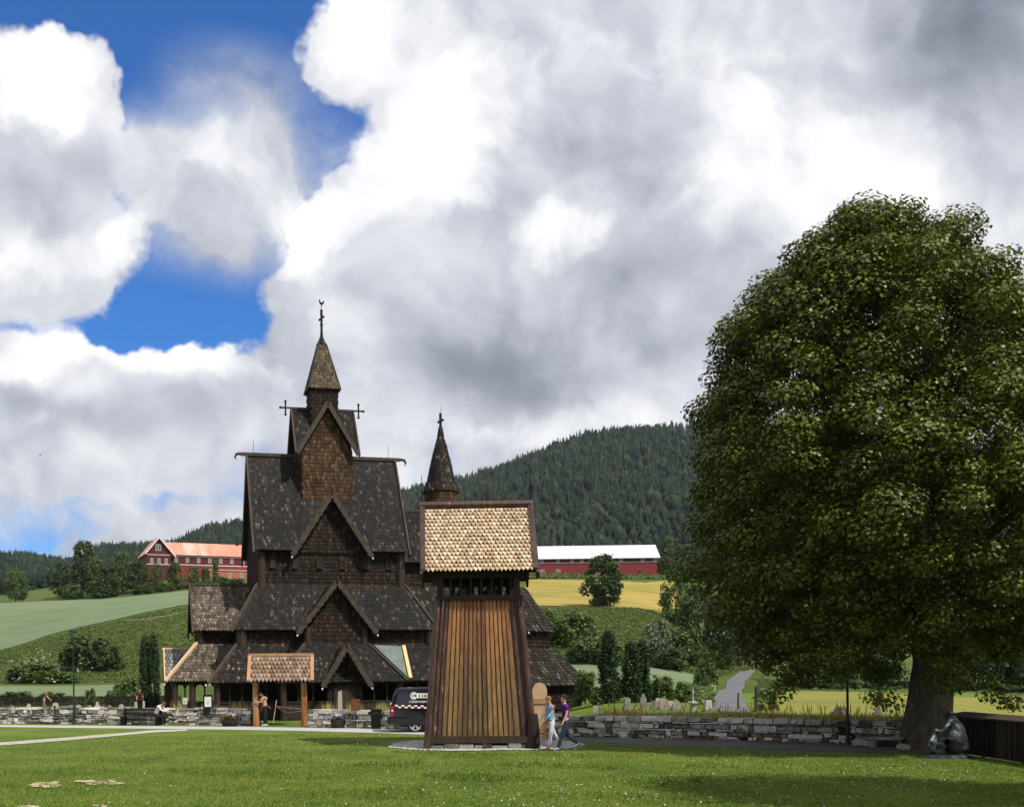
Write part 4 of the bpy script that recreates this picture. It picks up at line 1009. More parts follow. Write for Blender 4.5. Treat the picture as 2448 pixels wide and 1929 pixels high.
def win(root, x, z, w, h, y=0, side=False, name='window', pane=True, n=2):
    f = MB(); t_ = .12
    def B(x0, x1, z0, z1, d0, d1):
        if side: f.box(d0, d1, x0, x1, z0, z1)
        else: f.box(x0, x1, d0, d1, z0, z1)
    o0, o1 = y-.10, y+.02
    B(x-w/2,x-w/2+t_,z-h/2,z+h/2,o0,o1); B(x+w/2-t_,x+w/2,z-h/2,z+h/2,o0,o1)
    B(x-w/2+t_,x+w/2-t_,z+h/2-t_,z+h/2,o0,o1); B(x-w/2+t_,x+w/2-t_,z-h/2,z-h/2+t_,o0,o1)
    for k in range(1, n): B(x-w/2+w*k/n-.04,x-w/2+w*k/n+.04,z-h/2+t_,z+h/2-t_,o0+.01,o1)
    o = f.build(name, M['white_wood'], root)
    g = MB()
    if side: g.box(y-.04,y+.01,x-w/2+t_,x+w/2-t_,z-h/2+t_,z+h/2-t_)
    else: g.box(x-w/2+t_,x+w/2-t_,y-.04,y+.01,z-h/2+t_,z+h/2-t_)
    g.build('pane', M['glass_pale'] , o); return o
M['glass_pale'] = simple('barn_pane', [(.05,.05,.055),(.12,.12,.13)], 2, .2, bump=0, spec=.6)
# left barn: gable end faces left, long side runs to the right behind the church
DL = 385.
pl = at(405, 1375, DL); pr_ = at(640, 1374, DL+14)
pl.z = Z(pl.x, pl.y); zb0 = pl.z
b1, L1, ez1, rf1 = barn('large red barn with orange roof and gabled wing on the hill left of the church', 'barn', V((pl.x,pl.y,zb0)), V((pr_.x,pr_.y,zb0)), 17, 10, 15, True, M['roof_tile'], [])
# the gable wall turned towards the viewer: a cross wing at the left end
zw = at(345, 1316, DL)
wx0 = at(343, 1330, DL-2).x - pl.x; wx1 = .2
hW = at(371, 1287, DL-2).z - (zb0-.5); eW = at(343, 1322, DL-2).z - (zb0-.5); wd = wx1-wx0
v = MB(); v.box(wx0+.6, wx1, -2.0, 16, 0, eW-.1); v.add([(wx0+.6,-2,eW-.1),(wx1,-2,eW-.1),((wx0+wx1)/2+.3,-2,hW-.5)], [(0,1,2)]); v.build('wing_wall', M['barn_dark'], b1)
v = MB(); xm = (wx0+wx1)/2+.3
v.hexa([(wx0,-2.8,eW-.7),(xm,-2.8,hW),(xm,16,hW),(wx0,16,eW-.7)], [(wx0,-2.8,eW-.4),(xm,-2.8,hW+.3),(xm,16,hW+.3),(wx0,16,eW-.4)])
v.hexa([(xm,-2.8,hW),(wx1+1.6,-2.8,eW-1.5),(wx1+1.6,16,eW-1.5),(xm,16,hW)], [(xm,-2.8,hW+.3),(wx1+1.6,-2.8,eW-1.2),(wx1+1.6,16,eW-1.2),(xm,16,hW+.3)])
wrf = v.build('wing_roof', M['roof_tile'], b1)
v = MB(); v.beam((wx0-.1,-2.85,eW-.6),(xm,-2.85,hW+.15), .15, .45); v.beam((wx1+1.7,-2.85,eW-1.4),(xm,-2.85,hW+.15), .15, .45); v.build_each('barge_board', M['white_wood'], wrf)
win(b1, xm-.2, (eW+hW)/2-.8, 1.9, 2.2, -2.0)
for k in (.2,.5,.8): win(b1, wx0+.6+(wd-.6)*k, eW-3.0, 1.0, 1.7, -2.0)
v = MB(); v.box(wx0+.5,wx1,-2.12,-2.0,eW-.9,eW-.7); v.box(wx0+.5,wx1,-2.12,-2.0,eW-4.4,eW-4.15); v.box(0.2,L1,-.12,0,6.0,6.25); v.box(0.2,L1,-.12,0,9.0,9.25); v.build_each('trim_board', M['white_wood'], b1)
v = MB(); v.box(0.2,L1,-.08,0,6.25,9.0); v.build('upper_wall', M['barn_dark'], b1)
for k in range(7): win(b1, 2.5+k*4.2, 7.9, 1.1, 1.8, -.08)
v = MB(); v.box(14, L1+1, -2.6, -.02, 0, 4.1); an = v.build('brick_annex', M['brick'], b1)
v = MB(); v.box(13.8, L1+1, -2.9, -.1, 4.1, 4.3); v.build('annex_roof', M['white_wood'], an)
v = MB(); v.box(16, L1+1, -2.75, -2.6, 0, 1.1); v.build('plinth', M['plinth'], an)
for x in (22.0, 26.5, 31.5): win(b1, x, 2.4, 1.1, 1.6, -2.6)
win(b1, 8.5, 3.4, 2.0, 1.8, -.02, n=3)
v = MB(); v.box(27.2,28.1,7.5,8.4,13,16.6); v.build('chimney', M['mortar'], rf1)
# right barn, white roof
pl = at(1240, 1376, 402); pr_ = at(1571, 1378, 400); zz0 = Z(pr_.x, pr_.y)
b2, L2, ez2, rf2 = barn('long red barn with a bright white roof on the hill right of the tower', 'barn', V((pl.x,pl.y,zz0)), V((pr_.x,pr_.y,zz0)), 15, 8.6, 13.6, False, M['roof_white'], [], 1.0)
v = MB(); v.box(0,L2+.01,-.1,0,6.6,8.2); v.build('upper_wall', M['barn_dark'], b2)
v = MB(); v.box(0,L2,-.14,0,6.35,6.6); v.build_each('trim_board', M['white_wood'], b2)
def bx(px): return (at(px,1350,401).x-pl.x)
for px in (1296,1334,1368,1391,1460,1484,1535,1564): win(b2, bx(px), 7.4, 1.2, 1.5, -.1, n=2)
for px in (1297,1335): win(b2, bx(px), 3.0, 1.5, 2.0, 0)
v = MB(); x = bx(1527); v.box(x-.6,x+.6,-.06,0,2.2,3.4); v.build('hatch', M['glass_dark'], b2)
v = MB(); v.box(bx(1278),bx(1348),-.2,0,0,.7); v.build('plinth', M['plinth'], b2)
v = MB(); x = bx(1542); v.box(x-2,x+2,-.07,0,0,.8); v.build('foundation_opening', M['glass_dark'], b2)

# ------------------------------------------------------------------ fire-service van
vp = gpt(985, 1751); VX0 = at(931, 1700, vp.y).x
van = empty('van', (VX0, vp.y, 0), R(0)); tag(van, 'black fire-service van parked on the path, half hidden behind the bell tower', 'van')
M['van_paint'] = simple('black_car_paint', [(.006,.007,.010),(.008,.009,.013)], 2, .18, bump=0, spec=.6)
M['van_glass'] = simple('van_glass', [(.006,.008,.014),(.010,.013,.02)], 2, .05, bump=0, spec=.8)
M['rubber'] = simple('rubber', [(.012,.012,.012),(.02,.02,.02)], 10, .8)
M['plastic'] = simple('grey_plastic', [(.016,.016,.017),(.022,.022,.023)], 10, .6, bump=0)
M['alloy'] = simple('alloy', [(.62,.63,.65),(.70,.71,.72)], 5, .3, metal=.5, bump=0)
LV = 4.9
side = [(.06,.42),(.02,.75),(.05,1.05),(.16,1.55),(.28,1.86),(.42,1.93),(2.2,1.98),(3.35,1.93),(3.62,1.85),(4.15,1.22),(4.72,1.02),(4.87,.78),(4.88,.40),(4.2,.32),(.5,.32)]
def body_section(inset): return side
v = MB(); n_ = len(side); W2 = .95
# rounded cross-section: side plates narrow toward the roof
def wy(z): return W2 - max(0, (z-1.05))*.16 - (.05 if z > 1.9 else 0)
ring = [(x, -wy(z), z) for x, z in side]; ring2 = [(x, wy(z), z) for x, z in side]
v.add([(x,y+1,z) for x,y,z in ring]+[(x,y+1,z) for x,y,z in ring2], [tuple(range(n_)), tuple(range(2*n_-1, n_-1, -1))]+[((i+1)%n_, i, i+n_, (i+1)%n_+n_) for i in range(n_)])
bd = v.build('body', M['van_paint'], van)
bv = bd.modifiers.new('bevel', 'BEVEL'); bv.width = .05; bv.segments = 2; bv.limit_method = 'ANGLE'
def sp(x, z, o=.0): # point on the near side of the body
    return V((x, 1-wy(z)-.006-o, z))
def panel(name, pts, mat, o=.0, th=.008, parent=van):
    v = MB(); a = [sp(x, z, o) for x, z in pts]; b = [p+V((0,th,0)) for p in a]; n = len(a)
    v.add(a+b, [tuple(range(n)), tuple(range(2*n-1,n-1,-1))]+[(i,i+n,(i+1)%n+n,(i+1)%n) for i in range(n)]); return v.build(name, mat, parent)
for (x0, x1, x2) in ((.30,1.42,1.42),(1.55,2.6,2.6),(2.72,3.45,3.72)):
    g = panel('side_window', [(x0,1.12),(x2,1.12),(x1,1.72),(x0+.08,1.72)], M['van_glass'], .004)
panel('rear_light', [(.035,.72),(.17,.72),(.20,.98),(.20,1.16),(.09,1.16)], simple('red_lens', [(.30,.012,.012),(.45,.03,.03)], 8, .2, bump=0), .014)
panel('rear_light', [(.075,.93),(.17,.93),(.17,1.0),(.085,1.0)], M['white_wood'], .018)
v = MB(); v.box(-.06,.72,.02,.10,.36,.62); v.box(-.08,.05,.05,1.95,.36,.62); v.build('bumper', M['plastic'], van)
v = MB(); v.box(4.2,4.95,.03,1.97,.34,.6); v.build('bumper', M['plastic'], van)
panel('arch_trim', [(.66+.0,.34),(.70,.62),(.86,.82),(1.12,.90),(1.38,.82),(1.54,.62),(1.58,.34)], M['rubber'], .004)
panel('arch_trim', [(3.62,.34),(3.66,.62),(3.82,.82),(4.08,.90),(4.34,.82),(4.50,.62),(4.54,.34)], M['rubber'], .004)
for x in (1.12, 4.08):
    for y in (.10, 1.72):
        wv_ = MB(); prof = [(.26,-.11),(.335,-.11),(.355,-.06),(.355,.06),(.335,.11),(.26,.11)]
        b0 = len(wv_.v); n = 24
        for r_, yy in prof:
            for k in range(n): a = 2*math.pi*k/n; wv_.v.append((x+r_*math.cos(a), y+.11+yy, .355+r_*math.sin(a)))
        for i in range(len(prof)-1):
            for k in range(n): wv_.f.append((b0+i*n+k, b0+(i+1)*n+k, b0+(i+1)*n+(k+1)%n, b0+i*n+(k+1)%n)); wv_.m.append(0)
        wh = wv_.build('wheel', M['rubber'], van)
        rm = MB(); f_ = y-.0 if y < 1 else y+.22
        s = -1 if y < 1 else 1
        for k in range(24):
            a0 = 2*math.pi*k/24; a1 = 2*math.pi*(k+1)/24
            q = [V((x+r_*math.cos(a), f_+s*.012, .355+r_*math.sin(a))) for r_, a in ((.225,a0),(.262,a0),(.262,a1),(.225,a1))]
            rm.hexa(q, [p-V((0,s*.08,0)) for p in q])
        for k in range(5):
            a = math.pi/2+2*math.pi*k/5; ct, st = math.cos(a), math.sin(a)
            q = [V((x+ct*r_-st*w_, f_+s*.012, .355+st*r_+ct*w_)) for r_, w_ in ((.03,-.035),(.235,-.055),(.235,.055),(.03,.035))]
            rm.hexa(q, [p-V((0,s*.05,0)) for p in q])
        rm.tube([(x,f_+s*.02,.355),(x,f_-s*.06,.355)], .055, 10)
        rm.build('rim', M['alloy'], wh)
        hb_ = MB(); hb_.tube([(x,f_-s*.09,.355),(x,f_-s*.1,.355)], .25, 20); hb_.build('brake_disc', M['mortar'], wh)
# livery: checker band, phone sign with 110, lettering
m, t, b, out = newmat('checker_band'); vv = obj_coord(t)
ck = t.n('ShaderNodeTexChecker', ins={'Vector': vv, 'Scale': 7.2, 'Color1': (.78,.62,.58,1), 'Color2': (.10,.008,.008,1)}); t.l(ck.outputs[0], b.inputs['Base Color']); M['check'] = m
v = MB(); a, b_, c, d = sp(.22,1.20,.01), sp(.22,1.06,.01), sp(3.4,.98,.01), sp(3.4,1.12,.01)
pw_ = .139
for k in range(23):
    for j in range(2):
        if (k+j) % 2: continue
        x0 = .24+k*pw_; z_ = 1.15-.0*k-.0-j*.069-(x0-.24)*.028; x1 = x0+pw_
        q = [sp(x0,z_,.012), sp(x1,z_-.002,.012), sp(x1,z_+.067,.012), sp(x0,z_+.069,.012)]; v.hexa(q, [p+V((0,.008,0)) for p in q])
v.build('checker_stripe', simple('pale_pink_reflective', [(.75,.58,.55),(.80,.64,.60)], 9, .4, bump=0), van)
panel('stripe_backing', [(.2,1.05),(3.45,.96),(3.45,1.15),(.2,1.24)], simple('dark_red_band', [(.03,.004,.004),(.05,.006,.006)], 5, .3, bump=0), .004)
def text(name, s, size, loc, mat, parent, ex=.004, rot=(R(90),0,0), sx=1, font=None, align='LEFT', sp_=1):
    c = bpy.data.curves.new(name, 'FONT'); c.body = s; c.size = size; c.extrude = ex; c.align_x = align; c.space_character = sp_
    c.offset = size*.02; c.resolution_u = 3
    o = bpy.data.objects.new(name, c); COL.objects.link(o)
    bpy.context.view_layer.update()
    me = bpy.data.meshes.new_from_object(o.evaluated_get(bpy.context.evaluated_depsgraph_get())); bpy.data.objects.remove(o)
    me.materials.clear(); me.materials.append(mat); o = link(name, me, parent); o.location = loc; o.rotation_euler = rot; o.scale = (sx,1,1); return o
tilt = math.atan(.16)
panel('number_plate_sign', [(1.18,1.50),(1.84,1.49),(1.84,1.70),(1.18,1.71)], M['white_wood'], .012)
text('number_text', '110', .19, sp(1.27,1.535,.022), M['mortar'], van, rot=(R(90)-tilt*.0,0,0), sx=1.15, sp_=1.15)
text('lettering', 'FOREBYGGENDE', .125, sp(.86,1.30,.014), M['white_wood'], van, sx=.98)
v = MB(); cx_, cz_ = 1.07, 1.60   # round telephone emblem: ring broken by the handset
for k in range(20):
    a0, a1 = R(40)+R(290)*k/20, R(40)+R(290)*(k+1)/20
    w_ = .022+.030*math.sin(math.pi*k/20)
    q = [sp(cx_+(.16-w_*(1 if i in (0,3) else 0))*math.cos(a), cz_+(.16-w_*(1 if i in (0,3) else 0))*math.sin(a), .016) for i, a in ((0,a0),(1,a0),(2,a1),(3,a1))]
    v.hexa(q, [p+V((0,.008,0)) for p in q])
for zc, s in ((1.67,1),(1.53,-1)):
    q = [sp(cx_-.02,zc-.035,.018), sp(cx_+.09,zc-.035+.01*s,.018), sp(cx_+.09,zc+.035,.018), sp(cx_-.02,zc+.035,.018)]; v.hexa(q, [p+V((0,.008,0)) for p in q])
q = [sp(cx_-.06,1.50,.018), sp(cx_-.005,1.50,.018), sp(cx_-.005,1.70,.018), sp(cx_-.06,1.70,.018)]; v.hexa(q, [p+V((0,.008,0)) for p in q])
v.build('phone_emblem', M['white_wood'], van)
v = MB(); v.beam((.05,-.02+1-wy(1.3),1.24),(.09,1-wy(1.3)-.02,1.31), .02, .05); v.build('fuel_flap_mark', M['white_wood'], van)
v = MB(); v.box(3.6,3.8,-.12,.06,1.15,1.4); v.build('mirror', M['plastic'], van)
v = MB(); v.box(4.75,4.9,.12,.5,.74,.9); v.build('headlight', M['alloy'], van)
v = MB(); v.box(-.03,.0,.7,1.3,.66,.78); v.build('number_plate', M['white_wood'], van)
# ------------------------------------------------------------------ foliage
nrg = np.random.default_rng(11)
def leaf_mesh(name, C_, Nn, S, mat, aspect=1.0, fold=.25):
    """one folded diamond leaf per centre"""
    n = len(C_); Nn = Nn/np.maximum(np.linalg.norm(Nn, axis=1, keepdims=True), 1e-6)
    a = nrg.normal(size=(n,3)); t1 = np.cross(Nn, a); t1 /= np.maximum(np.linalg.norm(t1, axis=1, keepdims=True), 1e-6); t2 = np.cross(Nn, t1)
    S = S[:,None]
    p0 = C_-t1*S*.5; p2 = C_+t1*S*.5; p1 = C_+t2*S*.5*aspect+Nn*S*fold*.3; p3 = C_-t2*S*.5*aspect+Nn*S*fold*.3
    vs = np.stack([p0,p1,p2,p3], 1).reshape(-1,3).astype(np.float32)
    me = bpy.data.meshes.new(name); me.vertices.add(4*n); me.vertices.foreach_set('co', vs.ravel())
    me.loops.add(4*n); me.polygons.add(n)
    me.loops.foreach_set('vertex_index', np.arange(4*n, dtype=np.int32)); me.polygons.foreach_set('loop_start', np.arange(0,4*n,4,dtype=np.int32))
    me.update(calc_edges=True); me.materials.append(mat); return me
def cluster_leaves(cl, per, size, droop=.3, shell=.45, up=.5, jit=.45):
    """cl: list of (centre, radius vec, weight)"""
    Cs, Ns, Ss = [], [], []
    for c, rad, wgt in cl:
        n = max(3, int(per*wgt)); d = nrg.normal(size=(n,3)); d /= np.linalg.norm(d, axis=1, keepdims=True)
        rr = nrg.random(n)[:,None]**shell; p = np.array(c)+d*rr*np.array(rad)
        nn = d*.8+np.array([0,0,up])+nrg.normal(size=(n,3))*jit
        Cs.append(p); Ns.append(nn); Ss.append(size*(.6+.8*nrg.random(n)))
    return np.concatenate(Cs), np.concatenate(Ns), np.concatenate(Ss)
M['leaf_lime'] = leaf_mat('lime_leaf', (.026,.042,.005), (.160,.182,.018), .15, .45)
M['leaf_dark'] = leaf_mat('dark_leaf', (.026,.050,.010), (.065,.10,.020), .25)
M['leaf_mid'] = leaf_mat('mid_leaf', (.045,.080,.013), (.105,.15,.030), .25)
M['leaf_light'] = leaf_mat('light_leaf', (.055,.10,.018), (.12,.17,.04), .3)
M['leaf_silver'] = leaf_mat('silver_leaf', (.09,.12,.07), (.19,.23,.14), .25)
M['leaf_grass'] = leaf_mat('bank_grass', (.075,.105,.018), (.16,.18,.045), .3)
M['leaf_thuja'] = leaf_mat('thuja_leaf', (.012,.032,.007), (.03,.062,.012), .1)
M['bark'] = simple('bark', [(.035,.026,.018),(.09,.072,.055),(.15,.125,.10)], 3, .9, bump=.9, bscale=7, stretch=(2,2,.7))

# big lime tree
tb = gpt(2226, 1786); TXc = at(2140, 1200, tb.y).x
lime = empty('lime_tree', (tb.x, tb.y, 0)); tag(lime, 'huge round-crowned lime tree with a thick knotty trunk filling the right side', 'tree')
prof = [(2.4,2.8),(3.2,4.0),(4.3,5.0),(5.8,5.95),(7.3,6.25),(9.5,6.2),(11.5,5.7),(12.8,5.2),(14.0,4.55),(15.2,3.75),(16.4,2.7),(17.1,1.7),(17.5,.5)]
lean = lambda z: -.85*max(0, min(1, (z-9)/8))
pz = [a for a, b in prof]; prr = [b for a, b in prof]
def crown_r(z, a): 
    r = float(np.interp(z, pz, prr))
    return r*(1+.03*math.sin(3*a+.9*z)+.04*math.sin(5*a-1.1*z)+.03*math.sin(9*a+2.1*z))
cl = []; k = 0
GA = math.pi*(3-math.sqrt(5)); NC = 620
for i in range(NC):
    # even spacing over the crown surface
    z = 0
    z = float(np.interp((i+.5)/NC, np.cumsum([0]+[ (prr[j]+prr[j+1])/2*math.hypot(pz[j+1]-pz[j], prr[j+1]-prr[j]) for j in range(len(prr)-1)])/sum((prr[j]+prr[j+1])/2*math.hypot(pz[j+1]-pz[j], prr[j+1]-prr[j]) for j in range(len(prr)-1)), pz))
    a = i*GA+rng.uniform(-.1,.1); r = crown_r(z, a)-rng.choice([.0,.15,.35,.8])
    hole = math.sin(2.3*a+.55*z)*math.sin(.95*z+1.7*math.cos(a*2))
    if hole > .5 and rng.random() < .75: continue
    if z < 3.4 and (rng.random() < .5 or abs(math.sin(a*2+1)) < .3): continue
    s = rng.uniform(.6,1.02)
    cl.append(((TXc-tb.x+lean(z)+r*math.cos(a), r*math.sin(a), z+rng.uniform(-.25,.25)), (s,s,s*.62), s*s*1.7))
for i in range(420):
    z = rng.uniform(3.6, 16.5); a = rng.uniform(0, 6.28); r = crown_r(z, a)*rng.uniform(.25,.8)
    cl.append(((TXc-tb.x+lean(z)+r*math.cos(a), r*math.sin(a), z), (.8,.8,.6), .6))
# hanging sprays at the lower left and beside the trunk
for (px, py, dd) in [(1725,1575,-1),(1800,1570,1),(1860,1600,0),(1875,1635,0),(1700,1560,0),(1830,1590,1),(2100,1665,-2),(2125,1675,-2),(2060,1600,0),(2100,1610,1),(1990,1590,.5),(2380,1660,-1),(2420,1680,-1),(2360,1620,0),(1860,1655,-.5),(2300,1540,-3),(2280,1500,-3.4),(2260,1580,-3),(2330,1480,-4),(2240,1530,-3.2)]:
    D = tb.y+dd*1.2; q = at(px, py, D); s = rng.uniform(.4,.62); cl.append(((q.x-tb.x, q.y-tb.y, q.z), (s*1.2,s,s*.6), .35))
Cc, Nn, Ss = cluster_leaves(cl, 470, .108, up=.75, shell=.35, jit=.38)
link('crown', leaf_mesh('lime_crown', Cc, Nn, Ss, M['leaf_lime']), lime)
v = MB(); n = 22
secs = [(0,1.15,0),(.12,.98,0),(.45,.80,-.02),(1.1,.68,-.05),(1.8,.63,-.04),(2.3,.60,-.02),(2.9,.56,.0),(3.5,.62,.02),(4.1,.62,.0),(5,.45,-.1)]
for z, r, ox in secs:
    for k in range(n):
        a = 2*math.pi*k/n; rr = r*(1+.10*math.sin(3*a+z)+.07*math.sin(7*a+2*z)+rng.uniform(-.035,.035)+(.22 if z < .3 else 0)*max(0, math.sin(4*a)))
        if 1.0 < z < 2.6: rr *= 1+.16*max(0, math.cos(a-R(-40)+z*.4))*max(0, math.sin(3.3*z))
        v.v.append((ox+rr*math.cos(a), rr*math.sin(a), z))
for i in range(len(secs)-1):
    for k in range(n): v.f.append((i*n+k, i*n+(k+1)%n, (i+1)*n+(k+1)%n, (i+1)*n+k)); v.m.append(0)
v.f.append(tuple((len(secs)-1)*n+k for k in range(n))); v.m.append(0)
v.build('trunk', M['bark'], lime, smooth=True)
for i in range(16):
    v = MB(); a = i*2.4; r1_ = rng.uniform(3.0,5.6); z1 = rng.uniform(6,15) if i % 3 else rng.uniform(4.5,7)
    p0 = V((.35*math.cos(a), .35*math.sin(a), rng.uniform(3.2,4.6))); p3_ = V((TXc-tb.x+r1_*math.cos(a)*(.6 if z1 > 11 else 1), r1_*math.sin(a)*(.6 if z1 > 11 else 1), z1))
    pm = p0.lerp(p3_, .4)+V((0,0,.9)); v.tube([p0, p0.lerp(pm,.5), pm, pm.lerp(p3_,.5), p3_], [.34,.28,.2,.12,.04], 8)
    v.build('limb', M['bark'], lime, smooth=True)

# stock crowns, reused at other sizes
def crown_mesh(name, kind, mat, seed, ncl=70, per=34, leaf=.05):
    global rng
    st = rng; rng = random.Random(seed); cl = []
    for i in range(ncl):
        t = rng.random(); a = rng.uniform(0, 6.283)
        if kind == 'round': z = .10+.87*t; r = .36*math.sin(math.pi*min(1,(z+.02)/1.04))**.55; rc = .11
        elif kind == 'oval': z = .05+.92*t; r = .24*math.sin(math.pi*min(1,(z+.06)/1.08))**.5; rc = .085
        elif kind == 'column': z = .02+.95*t; r = .10*(1-z**3)**.5*(1 if z > .06 else .8)+.008; rc = .045
        elif kind == 'bush': z = .12+.7*t; r = .55*math.cos(math.pi/2*min(1,z*.95))**.6; rc = .17
        elif kind == 'cone': z = .06+.92*t; r = .20*(1-z)+.012; rc = .05+.03*(1-z)
        k = rng.uniform(.55,1.05)*(1+.15*math.sin(3*a+seed)); s = rc*rng.uniform(.7,1.3)
        cl.append(((r*k*math.cos(a), r*k*math.sin(a), z), (s,s,s*.8 if kind != 'column' else s*2), 1))
    Cc, Nn, Ss = cluster_leaves(cl, per, leaf); me = leaf_mesh(name, Cc, Nn, Ss, mat); rng = st; return me
def trunk_mesh(name, h=.4, r=.018, branches=5):
    v = MB(); v.tube([(0,0,-.03),(0,0,h*.5),(.01,0,h),(.0,.01,h*1.6)], [r*1.3,r,r*.8,r*.3], 7)
    for i in range(branches):
        a = i*2.2; z0 = h*(.5+.12*i); v.tube([(0,0,z0),(.07*math.cos(a),.07*math.sin(a),z0+.1),(.17*math.cos(a),.17*math.sin(a),z0+.24)], [r*.5,r*.35,r*.1], 5)
    me = bpy.data.meshes.new(name); me.from_pydata(v.v, [], v.f); me.materials.append(M['bark']); me.update(); return me
TRK = trunk_mesh('tree_trunk'); TRK_S = trunk_mesh('shrub_stem', .15, .012, 4)
CR = {}
def get_cr(kind, mat, i):
    k = (kind, mat, i)
    if k not in CR:
        if kind == 'column': CR[k] = crown_mesh('crown_'+kind, kind, M[mat], 31+i, 170, 80, .020)
        elif kind == 'bush': CR[k] = crown_mesh('crown_'+kind, kind, M[mat], 71+i, 60, 46, .075)
        elif kind == 'cone': CR[k] = crown_mesh('crown_'+kind, kind, M[mat], 91+i, 110, 30, .035)
        else: CR[k] = crown_mesh('crown_'+kind, kind, M[mat], 11+i, 100, 40, .042)
    return CR[k]
NAMES = {'round':'leafy_tree','oval':'leafy_tree','column':'columnar_conifer','bush':'bush','cone':'conifer'}
def plant(kind, mat, px, ytop, ybase, D, wpx, label, group=None, cat=None, i=None, name=None):
    g = on(px, D); 
    _, wt_ = ray(px, ytop); h = HC+wt_*D - g.z
    if h < .3: h = .3
    root = empty(name or NAMES[kind], g, rng.uniform(0, 6.28)); wid = wpx/FPX*D
    base_w = {'round':.86,'oval':.62,'column':.235,'bush':1.3,'cone':.46}[kind]
    sx = wid/base_w
    tag(root, label, cat or ('bush' if kind == 'bush' else 'tree'), group)
    c = link('foliage' if kind == 'bush' else 'crown', get_cr(kind, mat, (i if i is not None else rng.randrange(3))), root); c.scale = (sx, sx, h/(1.0 if kind != 'bush' else .95))
    t = link('stem' if kind == 'bush' else 'trunk', TRK_S if kind == 'bush' or kind == 'column' else TRK, root); t.scale = (min(sx,h), min(sx,h), h)
    return root
# trees on the hill, left
plant('round','leaf_light',37,1363,1440,343,62,'lone round pale green tree at the far left edge of the green field')
HG = 'trees along the top of the green field'
for (k,m_,px,yt,D,w,l) in [('round','leaf_dark',150,1345,352,62,'leftmost dark tree of the wood above the green field'),
 ('oval','leaf_dark',202,1292,356,66,'tallest dark tree of the wood left of the orange-roofed barn'),
 ('round','leaf_mid',232,1335,350,56,'bright tree just right of the tallest tree in the hill wood'),
 ('round','leaf_dark',262,1352,348,60,'low dark tree in the middle of the hill wood'),
 ('round','leaf_mid',292,1322,352,72,'broad mid-green tree between the tallest tree and the barn'),
 ('round','leaf_dark',330,1342,352,64,'dark tree reaching the left corner of the orange-roofed barn'),
 ('round','leaf_mid',374,1348,348,40,'first tree in front of the barn gable'),
 ('round','leaf_mid',420,1344,352,50,'second tree in front of the barn gable'),
 ('round','leaf_mid',464,1354,352,36,'round tree in front of the barn beside the brick annex'),
 ('oval','leaf_mid',492,1356,354,28,'small tree at the left end of the brick annex'),
 ('oval','leaf_light',516,1338,356,20,'thin sapling standing before the brick annex wall'),
 ('bush','leaf_mid',176,1395,346,70,'wide bush at the foot of the hill wood, left part'),
 ('bush','leaf_dark',250,1400,345,80,'wide dark bush at the foot of the hill wood, middle part'),
 ('bush','leaf_mid',345,1396,347,70,'wide bush at the foot of the hill wood, right part'),
 ('bush','leaf_mid',400,1392,347,50,'low bush right of the hill wood in front of the gable'),
 ('bush','leaf_light',530,1378,362,60,'low pale hedge bush below the brick annex'),
 ('bush','leaf_mid',566,1380,362,50,'low bush touching the church nave at the left')]:
    plant(k, m_, px, yt, 0, D, w, l, HG if k != 'bush' else 'bushes below the left barn')
for px, w in ((440,50),(480,50),(505,40)): plant('bush','leaf_mid',px,1388,0,350,w,'low bush in the hedge under the left barn', 'hedge bushes under the left barn')
# right hillside
plant('oval','leaf_dark',1440,1326,1455,234,112,'dense oval tree standing in front of the white-roofed barn', i=1)
for (k,m_,px,yt,D,w,l) in [('round','leaf_dark',1600,1285,420,70,'dark tree right behind the end of the white-roofed barn'),
 ('round','leaf_mid',1590,1330,415,60,'green tree at the right corner of the white-roofed barn'),
 ('round','leaf_dark',1645,1300,400,80,'tall dark tree between the barn and the lime tree'),
 ('round','leaf_dark',1700,1270,390,90,'tall dark tree right of the barn, partly behind the lime crown'),
 ('round','leaf_mid',1615,1368,228,80,'broad tree at the right end of the yellow barley field'),
 ('round','leaf_dark',1670,1400,205,100,'large dark tree on the bank above the road, left one'),
 ('oval','leaf_dark',1720,1420,175,90,'large dark tree on the bank above the road, middle one'),
 ('round','leaf_dark',1765,1410,190,110,'large dark tree on the bank above the road, right one'),
 ('round','leaf_dark',1830,1400,230,130,'dark tree seen under the lime crown behind the road'),
 ('round','leaf_mid',1930,1480,150,120,'mid-green tree seen under the lime crown behind the lamp post'),
 ('round','leaf_silver',2012,1470,95,95,'pale silvery tree seen through the gap under the lime crown'),
 ('round','leaf_dark',2110,1460,140,140,'dark tree behind the hay field left of the lime trunk'),
 ('round','leaf_mid',2225,1500,120,60,'mid-green tree hidden mostly behind the lime trunk'),
 ('round','leaf_dark',2330,1400,118,170,'dark tree behind the hay field right of the lime trunk'),
 ('round','leaf_dark',2440,1330,112,170,'tall dark tree at the right edge behind the board fence'),
 ('round','leaf_dark',2530,1300,100,170,'dark tree at the far right edge of the picture')]:
    plant(k, m_, px, yt, 0, D, w, l)
